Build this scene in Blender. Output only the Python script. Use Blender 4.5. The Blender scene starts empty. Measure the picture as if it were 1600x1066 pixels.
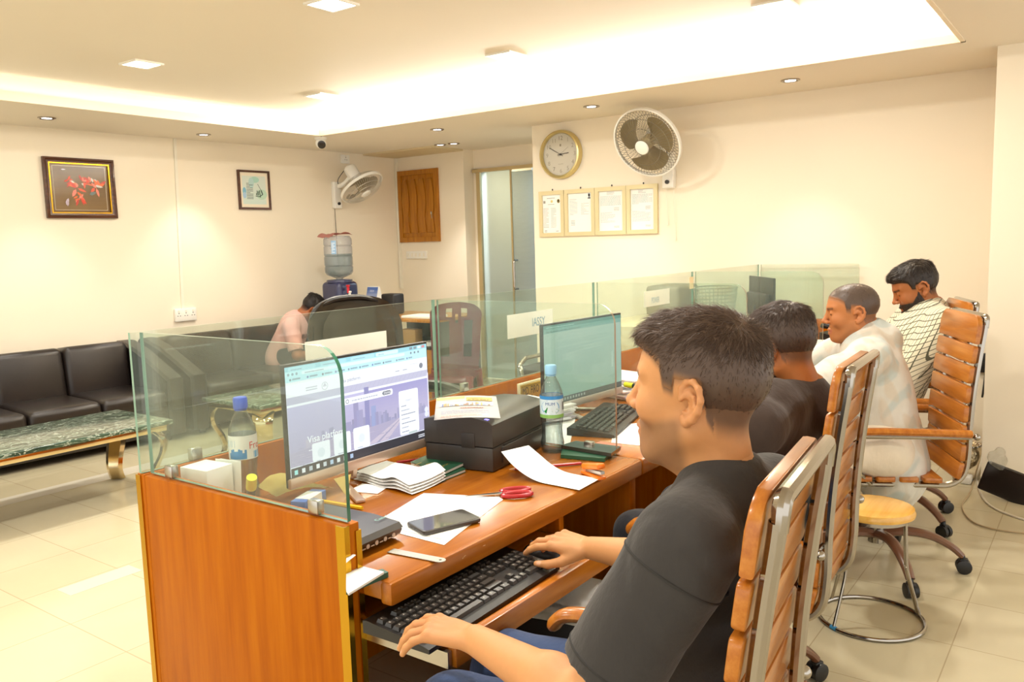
import bpy, bmesh, math, random
import numpy as np
from mathutils import Vector, Matrix, Euler, noise as mnoise
rad = math.radians
V = Vector
random.seed(7)
rng = np.random.default_rng(7)
SC = bpy.context.scene
COL = SC.collection

def lin(c):
    if isinstance(c, str):
        c = tuple(int(c[i:i + 2], 16) for i in (0, 2, 4))
    return tuple(((x / 255) / 12.92 if x / 255 <= .04045 else ((x / 255 + .055) / 1.055) ** 2.4) for x in c)

# ------------------------------------------------------------ materials
def new_mat(name):
    m = bpy.data.materials.new(name); m.use_nodes = True
    nt = m.node_tree
    return m, nt, nt.nodes['Principled BSDF']

def setin(b, **k):
    for n, v in k.items():
        n = n.replace('_', ' ')
        if n in b.inputs: b.inputs[n].default_value = v

def nd(nt, t, **k):
    n = nt.nodes.new(t)
    for a, v in k.items(): setattr(n, a, v)
    return n

def coords(nt, scale=(1, 1, 1), space='Object'):
    t = nd(nt, 'ShaderNodeTexCoord'); mp = nd(nt, 'ShaderNodeMapping')
    mp.inputs['Scale'].default_value = scale
    nt.links.new(t.outputs[space], mp.inputs['Vector'])
    return mp.outputs['Vector']

def tex_noise(nt, vec, scale, detail=3, rough=.55):
    n = nd(nt, 'ShaderNodeTexNoise')
    n.inputs['Scale'].default_value = scale; n.inputs['Detail'].default_value = detail; n.inputs['Roughness'].default_value = rough
    nt.links.new(vec, n.inputs['Vector'])
    return n.outputs['Fac']

def ramp(nt, fac, stops):
    r = nd(nt, 'ShaderNodeValToRGB')
    while len(r.color_ramp.elements) < len(stops): r.color_ramp.elements.new(.5)
    for e, (p, c) in zip(r.color_ramp.elements, stops):
        e.position = p; e.color = tuple(c) + (1,)
    nt.links.new(fac, r.inputs['Fac'])
    return r.outputs['Color']

def add_bump(nt, b, h, strength, dist=.01):
    n = nd(nt, 'ShaderNodeBump'); n.inputs['Strength'].default_value = strength; n.inputs['Distance'].default_value = dist
    nt.links.new(h, n.inputs['Height']); nt.links.new(n.outputs['Normal'], b.inputs['Normal'])

def mat(name, c, rough=.5, metal=0, var=0, vs=6, bump=0, bs=60, bd=.004, coat=0, spec=.5, sheen=0, stretch=(1, 1, 1)):
    m, nt, b = new_mat(name); c = lin(c)
    setin(b, Base_Color=c + (1,), Roughness=rough, Metallic=metal, Coat_Weight=coat, Specular_IOR_Level=spec, Sheen_Weight=sheen)
    b.inputs['Coat Roughness'].default_value = .12
    if var:
        f = tex_noise(nt, coords(nt, stretch), vs)
        col = ramp(nt, f, [(.3, tuple(x * (1 - var) for x in c)), (.7, tuple(min(1, x * (1 + var)) for x in c))])
        nt.links.new(col, b.inputs['Base Color'])
    if bump:
        add_bump(nt, b, tex_noise(nt, coords(nt, stretch), bs), bump, bd)
    return m

def wood_mat(name, dark, base, light, axis=0, scale=1.0, rough=.32, coat=.25, wear=0, spec=.35):
    m, nt, b = new_mat(name)
    sc = [14 * scale] * 3; sc[axis] = 1.1 * scale
    v = coords(nt, tuple(sc))
    f = tex_noise(nt, v, 2.2, 6, .62)
    col = ramp(nt, f, [(.28, lin(dark)), (.5, lin(base)), (.75, lin(light))])
    if wear:
        sw = [18.0] * 3; sw[axis] = 5.0
        wv = tex_noise(nt, coords(nt, tuple(sw)), 3.0, 4, .7)
        mask = ramp(nt, wv, [(.70, (0, 0, 0)), (.74, (wear,) * 3)])
        mx = nd(nt, 'ShaderNodeMixRGB'); mx.inputs['Color2'].default_value = lin('e8c48c') + (1,)
        nt.links.new(mask, mx.inputs['Fac']); nt.links.new(col, mx.inputs['Color1']); col = mx.outputs['Color']
    nt.links.new(col, b.inputs['Base Color'])
    setin(b, Roughness=rough, Coat_Weight=coat, Specular_IOR_Level=spec); b.inputs['Coat Roughness'].default_value = .15
    add_bump(nt, b, f, .06, .002)
    return m

def attr_mat(name, rough=.5, emit=0, var=0, sss=0, bump=0, bs=200, spec=.5, sheen=0, bdet=3, bd=.002, stretch=(1, 1, 1)):
    m, nt, b = new_mat(name)
    a = nd(nt, 'ShaderNodeAttribute'); a.attribute_name = 'Col'
    col = a.outputs['Color']
    if var:
        f = tex_noise(nt, coords(nt), var[0], 4)
        h = nd(nt, 'ShaderNodeHueSaturation')
        r = nd(nt, 'ShaderNodeMapRange'); r.inputs['To Min'].default_value = 1 - var[1]; r.inputs['To Max'].default_value = 1 + var[1]
        nt.links.new(f, r.inputs['Value']); nt.links.new(r.outputs['Result'], h.inputs['Value']); nt.links.new(col, h.inputs['Color']); col = h.outputs['Color']
    nt.links.new(col, b.inputs['Base Color'])
    setin(b, Roughness=rough, Specular_IOR_Level=spec, Sheen_Weight=sheen)
    if emit:
        nt.links.new(col, b.inputs['Emission Color']); b.inputs['Emission Strength'].default_value = emit
        nt.links.remove(b.inputs['Base Color'].links[0]); b.inputs['Base Color'].default_value = (.01, .01, .01, 1)
    if sss:
        b.inputs['Subsurface Weight'].default_value = sss; b.inputs['Subsurface Radius'].default_value = (1, .35, .2); b.inputs['Subsurface Scale'].default_value = .006
    if bump: add_bump(nt, b, tex_noise(nt, coords(nt, stretch), bs, bdet), bump, bd)
    return m

def emit_mat(name, c, s):
    m, nt, b = new_mat(name)
    setin(b, Base_Color=(.8, .8, .8, 1), Emission_Color=lin(c) + (1,), Emission_Strength=s)
    return m

def thin_glass(name, tint='eef6ee', refl=1.0, haze=.03, hazec='dfe8d8', rough=.0, ior=1.5, rim=None):
    m, nt, b = new_mat(name); nt.nodes.remove(b)
    out = nt.nodes['Material Output']
    tr = nd(nt, 'ShaderNodeBsdfTransparent'); tr.inputs['Color'].default_value = lin(tint) + (1,)
    gl = nd(nt, 'ShaderNodeBsdfGlossy'); gl.inputs['Roughness'].default_value = rough
    df = nd(nt, 'ShaderNodeBsdfDiffuse'); df.inputs['Color'].default_value = lin(hazec) + (1,)
    if rim:
        lr = nd(nt, 'ShaderNodeLayerWeight'); lr.inputs['Blend'].default_value = .35
        mr = nd(nt, 'ShaderNodeMixRGB'); mr.inputs['Color1'].default_value = lin(tint) + (1,); mr.inputs['Color2'].default_value = lin(rim) + (1,)
        nt.links.new(lr.outputs['Facing'], mr.inputs['Fac']); nt.links.new(mr.outputs['Color'], tr.inputs['Color'])
    m1 = nd(nt, 'ShaderNodeMixShader'); m2 = nd(nt, 'ShaderNodeMixShader')
    f = tex_noise(nt, coords(nt), 5, 5)
    r = nd(nt, 'ShaderNodeMapRange'); r.inputs['From Min'].default_value = .35; r.inputs['From Max'].default_value = .8
    r.inputs['To Min'].default_value = haze * .5; r.inputs['To Max'].default_value = haze * 1.8
    nt.links.new(f, r.inputs['Value']); nt.links.new(r.outputs['Result'], m1.inputs['Fac'])
    nt.links.new(tr.outputs[0], m1.inputs[1]); nt.links.new(df.outputs[0], m1.inputs[2])
    lw = nd(nt, 'ShaderNodeLayerWeight'); lw.inputs['Blend'].default_value = .5
    pw = nd(nt, 'ShaderNodeMath', operation='POWER'); pw.inputs[1].default_value = 5
    mu = nd(nt, 'ShaderNodeMath', operation='MULTIPLY_ADD'); mu.inputs[1].default_value = .9 * refl; mu.inputs[2].default_value = .035 * refl
    nt.links.new(lw.outputs['Facing'], pw.inputs[0]); nt.links.new(pw.outputs[0], mu.inputs[0]); nt.links.new(mu.outputs[0], m2.inputs['Fac'])
    nt.links.new(m1.outputs[0], m2.inputs[1]); nt.links.new(gl.outputs[0], m2.inputs[2])
    nt.links.new(m2.outputs[0], out.inputs['Surface'])
    return m

# ------------------------------------------------------------ objects
def tag(o, label, cat, group=None, kind=None):
    o['label'] = label; o['category'] = cat
    if group: o['group'] = group
    if kind: o['kind'] = kind
    return o

MW = {}
def mw(o):
    m = Matrix.LocRotScale(o.location, o.rotation_euler, None)
    return mw(o.parent) @ m if o.parent else m

def thing(name, label, cat, loc=(0, 0, 0), rz=0, group=None):
    o = bpy.data.objects.new(name, None); COL.objects.link(o)
    o.location = loc; o.rotation_euler = (0, 0, rz); o.empty_display_size = .05
    return tag(o, label, cat, group)

def link_mesh(name, me, mats, parent=None, world=True, smooth=True, angle=35):
    if not isinstance(mats, (list, tuple)): mats = [mats]
    for m in mats: me.materials.append(m)
    if smooth:
        me.polygons.foreach_set('use_smooth', [True] * len(me.polygons))
        if angle: me.set_sharp_from_angle(angle=rad(angle))
    o = bpy.data.objects.new(name, me); COL.objects.link(o)
    if parent:
        if world: me.transform(mw(parent).inverted())
        o.parent = parent
    return o

def rotm(rot):
    if rot is None: return Matrix.Identity(4)
    if isinstance(rot, Matrix): return rot.to_4x4()
    return Euler(rot).to_matrix().to_4x4()

class MB:
    def __init__(s): s.bm = bmesh.new(); s.mi = 0
    def _mark(s, faces):
        for f in faces: f.material_index = s.mi
    def box(s, c, d, rot=None, bev=0, seg=2):
        M = Matrix.Translation(c) @ rotm(rot)
        vs = [s.bm.verts.new(M @ V((x * d[0] / 2, y * d[1] / 2, z * d[2] / 2))) for x in (-1, 1) for y in (-1, 1) for z in (-1, 1)]
        fs = [s.bm.faces.new([vs[i] for i in q]) for q in ((0, 1, 3, 2), (4, 6, 7, 5), (0, 4, 5, 1), (2, 3, 7, 6), (0, 2, 6, 4), (1, 5, 7, 3))]
        s._mark(fs)
        if bev:
            es = list({e for f in fs for e in f.edges})
            r = bmesh.ops.bevel(s.bm, geom=es, offset=bev, segments=seg, affect='EDGES', profile=.5)
            s._mark(r['faces'])
        return s
    def box2(s, a, b, bev=0, seg=2):
        return s.box([(a[i] + b[i]) / 2 for i in range(3)], [abs(b[i] - a[i]) for i in range(3)], None, bev, seg)
    def rings(s, rings, closed=False, caps=True):
        R = [[s.bm.verts.new(p) for p in r] for r in rings]
        n = len(R[0]); fs = []
        m = len(R)
        for i in range(m if closed else m - 1):
            a, b = R[i], R[(i + 1) % m]
            for j in range(n):
                try: fs.append(s.bm.faces.new((a[j], a[(j + 1) % n], b[(j + 1) % n], b[j])))
                except ValueError: pass
        if caps and not closed:
            fs.append(s.bm.faces.new(R[0][::-1])); fs.append(s.bm.faces.new(R[-1]))
        s._mark(fs); return s
    def tube(s, pts, r, n=10, closed=False, caps=True, flat=1.0, up=None):
        pts = [V(p) for p in pts]; m = len(pts)
        rs = r if isinstance(r, (list, tuple)) else [r] * m
        T = []
        for i in range(m):
            if closed: t = pts[(i + 1) % m] - pts[i - 1]
            else: t = pts[min(i + 1, m - 1)] - pts[max(i - 1, 0)]
            T.append(t.normalized())
        u = V(up) if up else (V((0, 0, 1)) if abs(T[0].z) < .9 else V((1, 0, 0)))
        out = []
        for i in range(m):
            u = (u - T[i] * u.dot(T[i])).normalized() if not up else (V(up) - T[i] * V(up).dot(T[i])).normalized()
            w = T[i].cross(u)
            out.append([pts[i] + (u * math.cos(2 * math.pi * k / n) * flat + w * math.sin(2 * math.pi * k / n)) * rs[i] for k in range(n)])
        return s.rings(out, closed, caps)
    def cyl(s, a, b, r, r2=None, n=24):
        return s.tube([a, b], [r, r if r2 is None else r2], n)
    def lathe(s, prof, n=32, M=None, caps=True):
        M = M or Matrix.Identity(4)
        return s.rings([[M @ V((r * math.cos(2 * math.pi * k / n), r * math.sin(2 * math.pi * k / n), z)) for k in range(n)] for r, z in prof], caps=caps)
    def prism(s, poly, h, M=None, bev=0):
        M = M or Matrix.Identity(4)
        a = [s.bm.verts.new(M @ V((x, y, 0))) for x, y in poly]; b = [s.bm.verts.new(M @ V((x, y, h))) for x, y in poly]
        n = len(poly)
        fs = [s.bm.faces.new(a[::-1]), s.bm.faces.new(b)] + [s.bm.faces.new((a[i], a[(i + 1) % n], b[(i + 1) % n], b[i])) for i in range(n)]
        s._mark(fs)
        if bev:
            es = list(fs[0].edges) + list(fs[1].edges)
            r = bmesh.ops.bevel(s.bm, geom=es, offset=bev, segments=2, affect='EDGES', profile=.5); s._mark(r['faces'])
        return s
    def ell(s, c, r, rot=None, nu=20, nv=12):
        M = Matrix.Translation(c) @ rotm(rot)
        if not isinstance(r, (tuple, list)): r = (r, r, r)
        rg = []
        for i in range(nv + 1):
            t = math.pi * min(max(i / nv, .012), .988)
            rg.append([M @ V((r[0] * math.sin(t) * math.cos(2 * math.pi * k / nu), r[1] * math.sin(t) * math.sin(2 * math.pi * k / nu), -r[2] * math.cos(t))) for k in range(nu)])
        return s.rings(rg)
    def surf(s, fn, nu, nv, thick=0):
        P = [[s.bm.verts.new(fn(i / nu, j / nv)) for j in range(nv + 1)] for i in range(nu + 1)]
        fs = [s.bm.faces.new((P[i][j], P[i + 1][j], P[i + 1][j + 1], P[i][j + 1])) for i in range(nu) for j in range(nv)]
        s._mark(fs)
        if thick:
            r = bmesh.ops.solidify(s.bm, geom=fs, thickness=thick)
            s._mark([g for g in r['geom'] if isinstance(g, bmesh.types.BMFace)])
        return s
    def quad(s, *p):
        s._mark([s.bm.faces.new([s.bm.verts.new(q) for q in p])]); return s
    def build(s, name, mats, parent=None, world=True, smooth=True, angle=35):
        bmesh.ops.recalc_face_normals(s.bm, faces=s.bm.faces)
        me = bpy.data.meshes.new(name); s.bm.to_mesh(me); s.bm.free()
        return link_mesh(name, me, mats, parent, world, smooth, angle)

def struct(o, label=None, cat=None):
    o['kind'] = 'structure'
    if label: o['label'] = label
    o['category'] = cat or 'room'
    return o

def dup(root, loc=None, rz=None, label=None, group=None):
    def cp(o, par):
        c = o.copy(); COL.objects.link(c)
        if par: c.parent = par
        for ch in list(o.children): cp(ch, c)
        return c
    r = cp(root, None)
    if loc is not None: r.location = loc
    if rz is not None: r.rotation_euler = (0, 0, rz)
    if label: r['label'] = label
    if group: r['group'] = group
    return r

def smooth_path(pts, n=8, closed=False):
    P = [V(p) for p in pts]; out = []; m = len(P)
    for i in range(m if closed else m - 1):
        if closed: a, b, c, d = P[i - 1], P[i], P[(i + 1) % m], P[(i + 2) % m]
        else: a, b, c, d = P[max(i - 1, 0)], P[i], P[i + 1], P[min(i + 2, m - 1)]
        for k in range(n):
            t = k / n
            out.append(.5 * ((2 * b) + (c - a) * t + (2 * a - 5 * b + 4 * c - d) * t * t + (3 * b - a - 3 * c + d) * t ** 3))
    if not closed: out.append(P[-1])
    return out

def rounded(pts, r, n=5, closed=False):
    """polyline with rounded corners"""
    P = [V(p) for p in pts]; m = len(P); out = []
    for i in range(m):
        if not closed and i in (0, m - 1): out.append(P[i]); continue
        a, b, c = P[i - 1], P[i], P[(i + 1) % m]
        q = min(r, (a - b).length * .49, (c - b).length * .49)
        p0 = b + (a - b).normalized() * q; p1 = b + (c - b).normalized() * q
        for k in range(n + 1):
            t = k / n
            out.append((1 - t) ** 2 * p0 + 2 * t * (1 - t) * b + t * t * p1)
    return out

def rrect(w, h, r, n=5, cx=0, cy=0):
    out = []
    for sx, sy, a0 in ((1, 1, 0), (-1, 1, 90), (-1, -1, 180), (1, -1, 270)):
        for k in range(n + 1):
            a = rad(a0 + 90 * k / n)
            out.append((cx + sx * (w / 2 - r) + r * math.cos(a), cy + sy * (h / 2 - r) + r * math.sin(a)))
    return out

# ------------------------------------------------------------ flat printed matter
_tc = {}
def text_geo(txt):
    if txt in _tc: return _tc[txt]
    cu = bpy.data.curves.new('t', 'FONT'); cu.body = txt; cu.size = 1; cu.resolution_u = 3
    ob = bpy.data.objects.new('t', cu); COL.objects.link(ob)
    dg = bpy.context.evaluated_depsgraph_get(); dg.update()
    me = bpy.data.meshes.new_from_object(ob.evaluated_get(dg))
    vs = [(v.co.x, v.co.y) for v in me.vertices]; fs = [tuple(p.vertices) for p in me.polygons]
    bpy.data.objects.remove(ob); bpy.data.curves.remove(cu); bpy.data.meshes.remove(me)
    x1 = max([v[0] for v in vs] or [0])
    _tc[txt] = (vs, fs, x1)
    return _tc[txt]

class DC:
    """coloured flat shapes in a 2-D frame, each a hair above the last"""
    def __init__(s): s.v = []; s.f = []; s.c = []; s.z = 0.0; s.dz = .00012
    def _add(s, pts, faces, col):
        o = len(s.v)
        s.v += [(x, y, s.z) for x, y in pts]
        for f in faces: s.f.append([o + i for i in f]); s.c.append(lin(col) if not isinstance(col, tuple) or max(col) > 1 else col)
    def up(s): s.z += s.dz; return s
    def rect(s, x, y, w, h, c, n=1):
        pts = []; fs = []
        for i in range(n + 1): pts += [(x + w * i / n, y), (x + w * i / n, y + h)]
        for i in range(n): fs.append((2 * i, 2 * i + 2, 2 * i + 3, 2 * i + 1))
        s._add(pts, fs, c); return s
    def grad(s, x, y, w, h, c0, c1, n=12):
        a, b = lin(c0), lin(c1)
        for i in range(n):
            t = (i + .5) / n
            s._add([(x, y + h * i / n), (x + w, y + h * i / n), (x + w, y + h * (i + 1) / n), (x, y + h * (i + 1) / n)], [(0, 1, 2, 3)], tuple(a[k] * (1 - t) + b[k] * t for k in range(3)))
        return s
    def poly(s, pts, c): s._add(pts, [tuple(range(len(pts)))], c); return s
    def rr(s, x, y, w, h, r, c): return s.poly(rrect(w, h, r, 4, x + w / 2, y + h / 2), c)
    def circ(s, cx, cy, r, c, n=20, ry=None):
        return s.poly([(cx + r * math.cos(2 * math.pi * k / n), cy + (ry or r) * math.sin(2 * math.pi * k / n)) for k in range(n)], c)
    def ring(s, cx, cy, r, t, c, n=24):
        pts = []
        for k in range(n):
            a = 2 * math.pi * k / n
            pts += [(cx + r * math.cos(a), cy + r * math.sin(a)), (cx + (r - t) * math.cos(a), cy + (r - t) * math.sin(a))]
        s._add(pts, [(2 * k, (2 * k + 2) % (2 * n), (2 * k + 3) % (2 * n), 2 * k + 1) for k in range(n)], c); return s
    def line(s, p, q, t, c):
        d = V((q[0] - p[0], q[1] - p[1])); d.normalize(); nx, ny = -d.y * t / 2, d.x * t / 2
        return s.poly([(p[0] + nx, p[1] + ny), (p[0] - nx, p[1] - ny), (q[0] - nx, q[1] - ny), (q[0] + nx, q[1] + ny)], c)
    def text(s, txt, x, y, h, c, al='l', sx=1.0, slope=0):
        vs, fs, x1 = text_geo(txt); k = h / .72
        off = {'l': 0, 'c': -x1 * k * sx / 2, 'r': -x1 * k * sx}[al]
        s._add([(x + off + vx * k * sx + slope * vy * k, y + vy * k) for vx, vy in vs], fs, c); return s
    def scrib(s, x, y, w, h, c, n, fill=.85, t=.45, rnd=None):
        """n lines of tiny unreadable print"""
        rnd = rnd or random
        for i in range(n):
            yy = y + h - (i + 1) * h / n; xx = x; end = x + w * (fill if rnd.random() > .25 else rnd.uniform(.3, fill))
            while xx < end:
                ww = min(rnd.uniform(.03, .12) * w, end - xx)
                s.rect(xx, yy, ww * .85, h / n * t, c); xx += ww
        return s
    def build(s, name, m, o, u, v, parent=None, warp=None, lift=.0004, world=True):
        o, u, v = V(o), V(u).normalized(), V(v).normalized(); w = u.cross(v)
        me = bpy.data.meshes.new(name)
        if warp: P = [warp(x, y, z + lift) for x, y, z in s.v]
        else: P = [o + u * x + v * y + w * (z + lift) for x, y, z in s.v]
        me.from_pydata([tuple(p) for p in P], [], s.f)
        a = me.color_attributes.new('Col', 'FLOAT_COLOR', 'CORNER')
        buf = []
        for f, c in zip(s.f, s.c): buf += list(tuple(c) + (1.0,)) * len(f)
        a.data.foreach_set('color', buf)
        return link_mesh(name, me, m, parent, world, smooth=False)

# ------------------------------------------------------------ smooth fields for bodies and cloth
def surfnet(f, org, h):
    nx, ny, nz = f.shape; N = (nx - 1, ny - 1, nz - 1)
    cnt = np.zeros(N, np.float32); acc = [np.zeros(N, np.float32) for _ in range(3)]
    for ax in range(3):
        o1, o2 = [a for a in range(3) if a != ax]
        for p in (0, 1):
            for q in (0, 1):
                s0 = [None] * 3; s1 = [None] * 3
                s0[ax] = slice(0, N[ax]); s1[ax] = slice(1, N[ax] + 1)
                s0[o1] = s1[o1] = slice(p, p + N[o1]); s0[o2] = s1[o2] = slice(q, q + N[o2])
                A, B = f[tuple(s0)], f[tuple(s1)]
                m = (A < 0) != (B < 0)
                t = np.where(m, A / np.where(m, A - B, 1), 0)
                acc[ax] += t; acc[o1] += m * p; acc[o2] += m * q; cnt += m
    ce = cnt > 0
    idx = -np.ones(N, np.int64); idx[ce] = np.arange(ce.sum())
    ijk = np.argwhere(ce).astype(np.float32); c = cnt[ce]
    P = np.stack([ijk[:, k] + acc[k][ce] / c for k in range(3)], 1) * h + np.asarray(org, np.float32)
    Q = []; s = f < 0
    for ax in range(3):
        o1, o2 = [a for a in range(3) if a != ax]
        if ax == 1: o1, o2 = o2, o1
        a0 = [slice(1, -1)] * 3; a1 = [slice(1, -1)] * 3
        a0[ax] = slice(0, -1); a1[ax] = slice(1, None)
        S0, S1 = s[tuple(a0)], s[tuple(a1)]
        for flip, m in ((False, S0 & ~S1), (True, ~S0 & S1)):
            w = np.argwhere(m)
            if not len(w): continue
            b = w.copy()
            for o in (o1, o2): b[:, o] += 1
            def at(d1, d2):
                c = b.copy(); c[:, o1] -= d1; c[:, o2] -= d2
                return idx[c[:, 0], c[:, 1], c[:, 2]]
            q = np.stack([at(1, 1), at(0, 1), at(0, 0), at(1, 0)], 1)
            Q.append(q[:, ::-1] if flip else q)
    Q = np.concatenate(Q) if Q else np.zeros((0, 4), np.int64)
    return P, Q[(Q >= 0).all(1)]

class Field:
    def __init__(s, lo, hi, h):
        s.lo = np.array(lo, float); s.h = h
        s.n = np.ceil((np.array(hi, float) - s.lo) / h).astype(int) + 1
        s.ax = [s.lo[k] + h * np.arange(s.n[k]) for k in range(3)]
        s.f = np.full(tuple(s.n), 1.0, np.float32)
    def _sl(s, lo, hi):
        a = np.clip(np.floor((np.array(lo) - s.lo) / s.h).astype(int), 0, s.n); b = np.clip(np.ceil((np.array(hi) - s.lo) / s.h).astype(int) + 1, 0, s.n)
        return tuple(slice(a[k], b[k]) for k in range(3))
    def _grid(s, sl):
        return np.stack(np.meshgrid(*[s.ax[k][sl[k]] for k in range(3)], indexing='ij'), -1).astype(np.float32)
    def _mix(s, sl, d, k, op):
        f = s.f[sl]
        if op == 'add':
            h = np.maximum(k - np.abs(f - d), 0) / k
            s.f[sl] = np.minimum(f, d) - h * h * k * .25
        else:
            d = -d; h = np.maximum(k - np.abs(f - d), 0) / k
            s.f[sl] = np.maximum(f, d) + h * h * k * .25
    def rc(s, a, b, ra, rb, k=.015, op='add', sq=None, cut=False, cuta=False):
        a = np.array(a, float); b = np.array(b, float)
        m = max(ra, rb) * (sq[2] if sq and len(sq) > 2 else 1) + 2 * k + .01
        sl = s._sl(np.minimum(a, b) - m, np.maximum(a, b) + m)
        P = s._grid(sl)
        if P.size == 0: return s
        A, B = a, b; fac = 1
        if sq:
            n = np.array(sq[0], float); n /= np.linalg.norm(n); g = sq[1]
            P2 = P + ((g - 1) * ((P - A) @ n))[..., None] * n
            B = b + (g - 1) * ((b - a) @ n) * n
        else: P2 = P
        ab = B - A; L = max(ab @ ab, 1e-9)
        t = np.clip(((P2 - A) @ ab) / L, 0, 1)
        d = np.linalg.norm(P2 - A - t[..., None] * ab, axis=-1) - (ra + (rb - ra) * t)
        if cut or cuta:
            u = (b - a) / np.linalg.norm(b - a)
            if cut: d = np.maximum(d, (P - b) @ u)
            if cuta: d = np.maximum(d, -((P - a) @ u))
        s._mix(sl, d.astype(np.float32), k, op); return s
    def chain(s, pts, rs, k=.01, **kw):
        for i in range(len(pts) - 1): s.rc(pts[i], pts[i + 1], rs[i], rs[i + 1], k, **kw)
        return s
    def ell(s, c, r, rot=None, k=.012, op='add'):
        c = np.array(c, float); r = np.array(r, float); m = r.max() + 2 * k + .01
        sl = s._sl(c - m, c + m); P = s._grid(sl) - c
        if P.size == 0: return s
        if rot is not None: P = P @ np.array(Euler(rot).to_matrix())
        k0 = np.linalg.norm(P / r, axis=-1); k1 = np.linalg.norm(P / (r * r), axis=-1)
        d = k0 * (k0 - 1) / np.maximum(k1, 1e-6)
        d = np.where(k0 < .05, -r.min(), d)
        s._mix(sl, d.astype(np.float32), k, op); return s
    def fn(s, g):
        P = s._grid(tuple(slice(0, n) for n in s.n)); s.f = g(P, s.f).astype(np.float32); return s
    def half(s, p, n, k=.004):
        """cut away the side n points to"""
        n = np.array(n, float); n /= np.linalg.norm(n)
        return s.fn(lambda P, f: np.maximum(f, (P - np.array(p)) @ n))
    def mesh(s): return surfnet(s.f, s.lo, s.h)

def wob(P, freq, seed, n=5):
    r = np.random.default_rng(seed); out = 0
    for i in range(n):
        d = r.normal(size=3); d /= np.linalg.norm(d); out = out + np.sin((P @ d) * freq * r.uniform(.6, 1.6) + r.uniform(0, 6.28))
    return out / n

def lap(P, Q, it=2, lam=.5):
    n = len(P)
    E = np.concatenate([Q[:, [0, 1]], Q[:, [1, 2]], Q[:, [2, 3]], Q[:, [3, 0]]]); E = np.concatenate([E, E[:, ::-1]])
    cnt = np.bincount(E[:, 0], minlength=n).astype(float)[:, None]
    for _ in range(it):
        S = np.stack([np.bincount(E[:, 0], weights=P[E[:, 1], k], minlength=n) for k in range(3)], 1)
        P = P + lam * (S / np.maximum(cnt, 1) - P)
    return P

def mesh_np(name, P, Q, m, parent, col=None, world=False, angle=0):
    me = bpy.data.meshes.new(name)
    me.from_pydata(P.tolist(), [], Q.tolist())
    if col is not None:
        a = me.color_attributes.new('Col', 'FLOAT_COLOR', 'POINT')
        a.data.foreach_set('color', np.concatenate([col, np.ones((len(P), 1))], 1).astype(np.float32).ravel())
    return link_mesh(name, me, m, parent, world, True, angle)
# ============================================================ camera frame
CAM = V((0, 0, 1.49)); FPX = 1292.4
_yaw, _pit, _rol = .6295822, -.1181466, -.028558
_fw = V((math.cos(_pit) * math.cos(_yaw), math.cos(_pit) * math.sin(_yaw), math.sin(_pit)))
_r = _fw.cross(V((0, 0, 1))).normalized(); _u = _r.cross(_fw)
CR = _r * math.cos(_rol) + _u * math.sin(_rol); CU = -_r * math.sin(_rol) + _u * math.cos(_rol)
cd = bpy.data.cameras.new('camera'); cam = bpy.data.objects.new('camera', cd); COL.objects.link(cam)
cam.matrix_world = Matrix(((CR.x, CU.x, -_fw.x, CAM.x), (CR.y, CU.y, -_fw.y, CAM.y), (CR.z, CU.z, -_fw.z, CAM.z), (0, 0, 0, 1)))
cd.sensor_width = 36; cd.lens = 36 * FPX / 1600; cd.clip_start = .05; cd.clip_end = 60
SC.camera = cam

# ============================================================ shared materials
M_wall = mat('cream_wall_paint', 'f2e6d0', .55, var=.02, vs=.8, bump=.04, bs=180, bd=.001)
M_ceil = mat('ceiling_paint', 'ece3d2', .6, var=.015, vs=.7)
M_white = mat('white_plastic', 'f2efe6', .35)
M_cream_pl = mat('cream_plastic', 'efe8d6', .4)
M_black = mat('black_plastic', '1c1a19', .42)
M_dark = mat('charcoal_plastic', '35312e', .45)
M_chrome = mat('chrome', 'a8a197', .14, 1)
M_steel = mat('brushed_steel', 'b9b5ac', .28, 1)
M_gold = mat('gold_trim', 'c89a28', .25, 1)
M_paper = mat('white_paper', 'f4f2ef', .6)
M_print = attr_mat('printed_ink', .55)
M_printg = attr_mat('glossy_print', .2)
M_screen = attr_mat('lit_screen', .3, emit=1.5)
M_wood = wood_mat('desk_veneer', '9c4e00', 'ad5c00', 'ba6a04', axis=2, scale=.9, coat=.0, spec=.12, rough=.42)
M_woodx = wood_mat('desk_veneer_long', '94500a', 'a65e10', 'b4701e', axis=0, scale=.8, rough=.26, coat=.25)
M_woodedge = wood_mat('desk_edge_worn', '98540a', 'ae6410', 'bf761c', axis=0, scale=1, wear=.8)
M_slat = wood_mat('chair_slat_wood', '9a5414', 'b26a20', 'c68236', axis=0, scale=1.4, rough=.3, coat=.35)
M_brown = mat('brown_enamel', '6e4630', .28, coat=.5)
M_glass = thin_glass('clear_glass', 'f5faf6', 1.0, .04)
M_gedge = mat('green_glass_edge', '7fa592', .15, coat=.5)
M_gedge2 = mat('dark_green_glass_edge', '2f7258', .12, coat=.5)

def at(px, py, z=None, X=None, Y=None, D=None):
    """world point on a level or wall plane along the sight line through a photo measurement"""
    d = _fw * FPX + CR * (px - 800) - CU * (py - 533)
    if z is not None: t = (z - CAM.z) / d.z
    elif X is not None: t = (X - CAM.x) / d.x
    elif Y is not None: t = (Y - CAM.y) / d.y
    else: t = D / FPX
    return CAM + d * t

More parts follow.
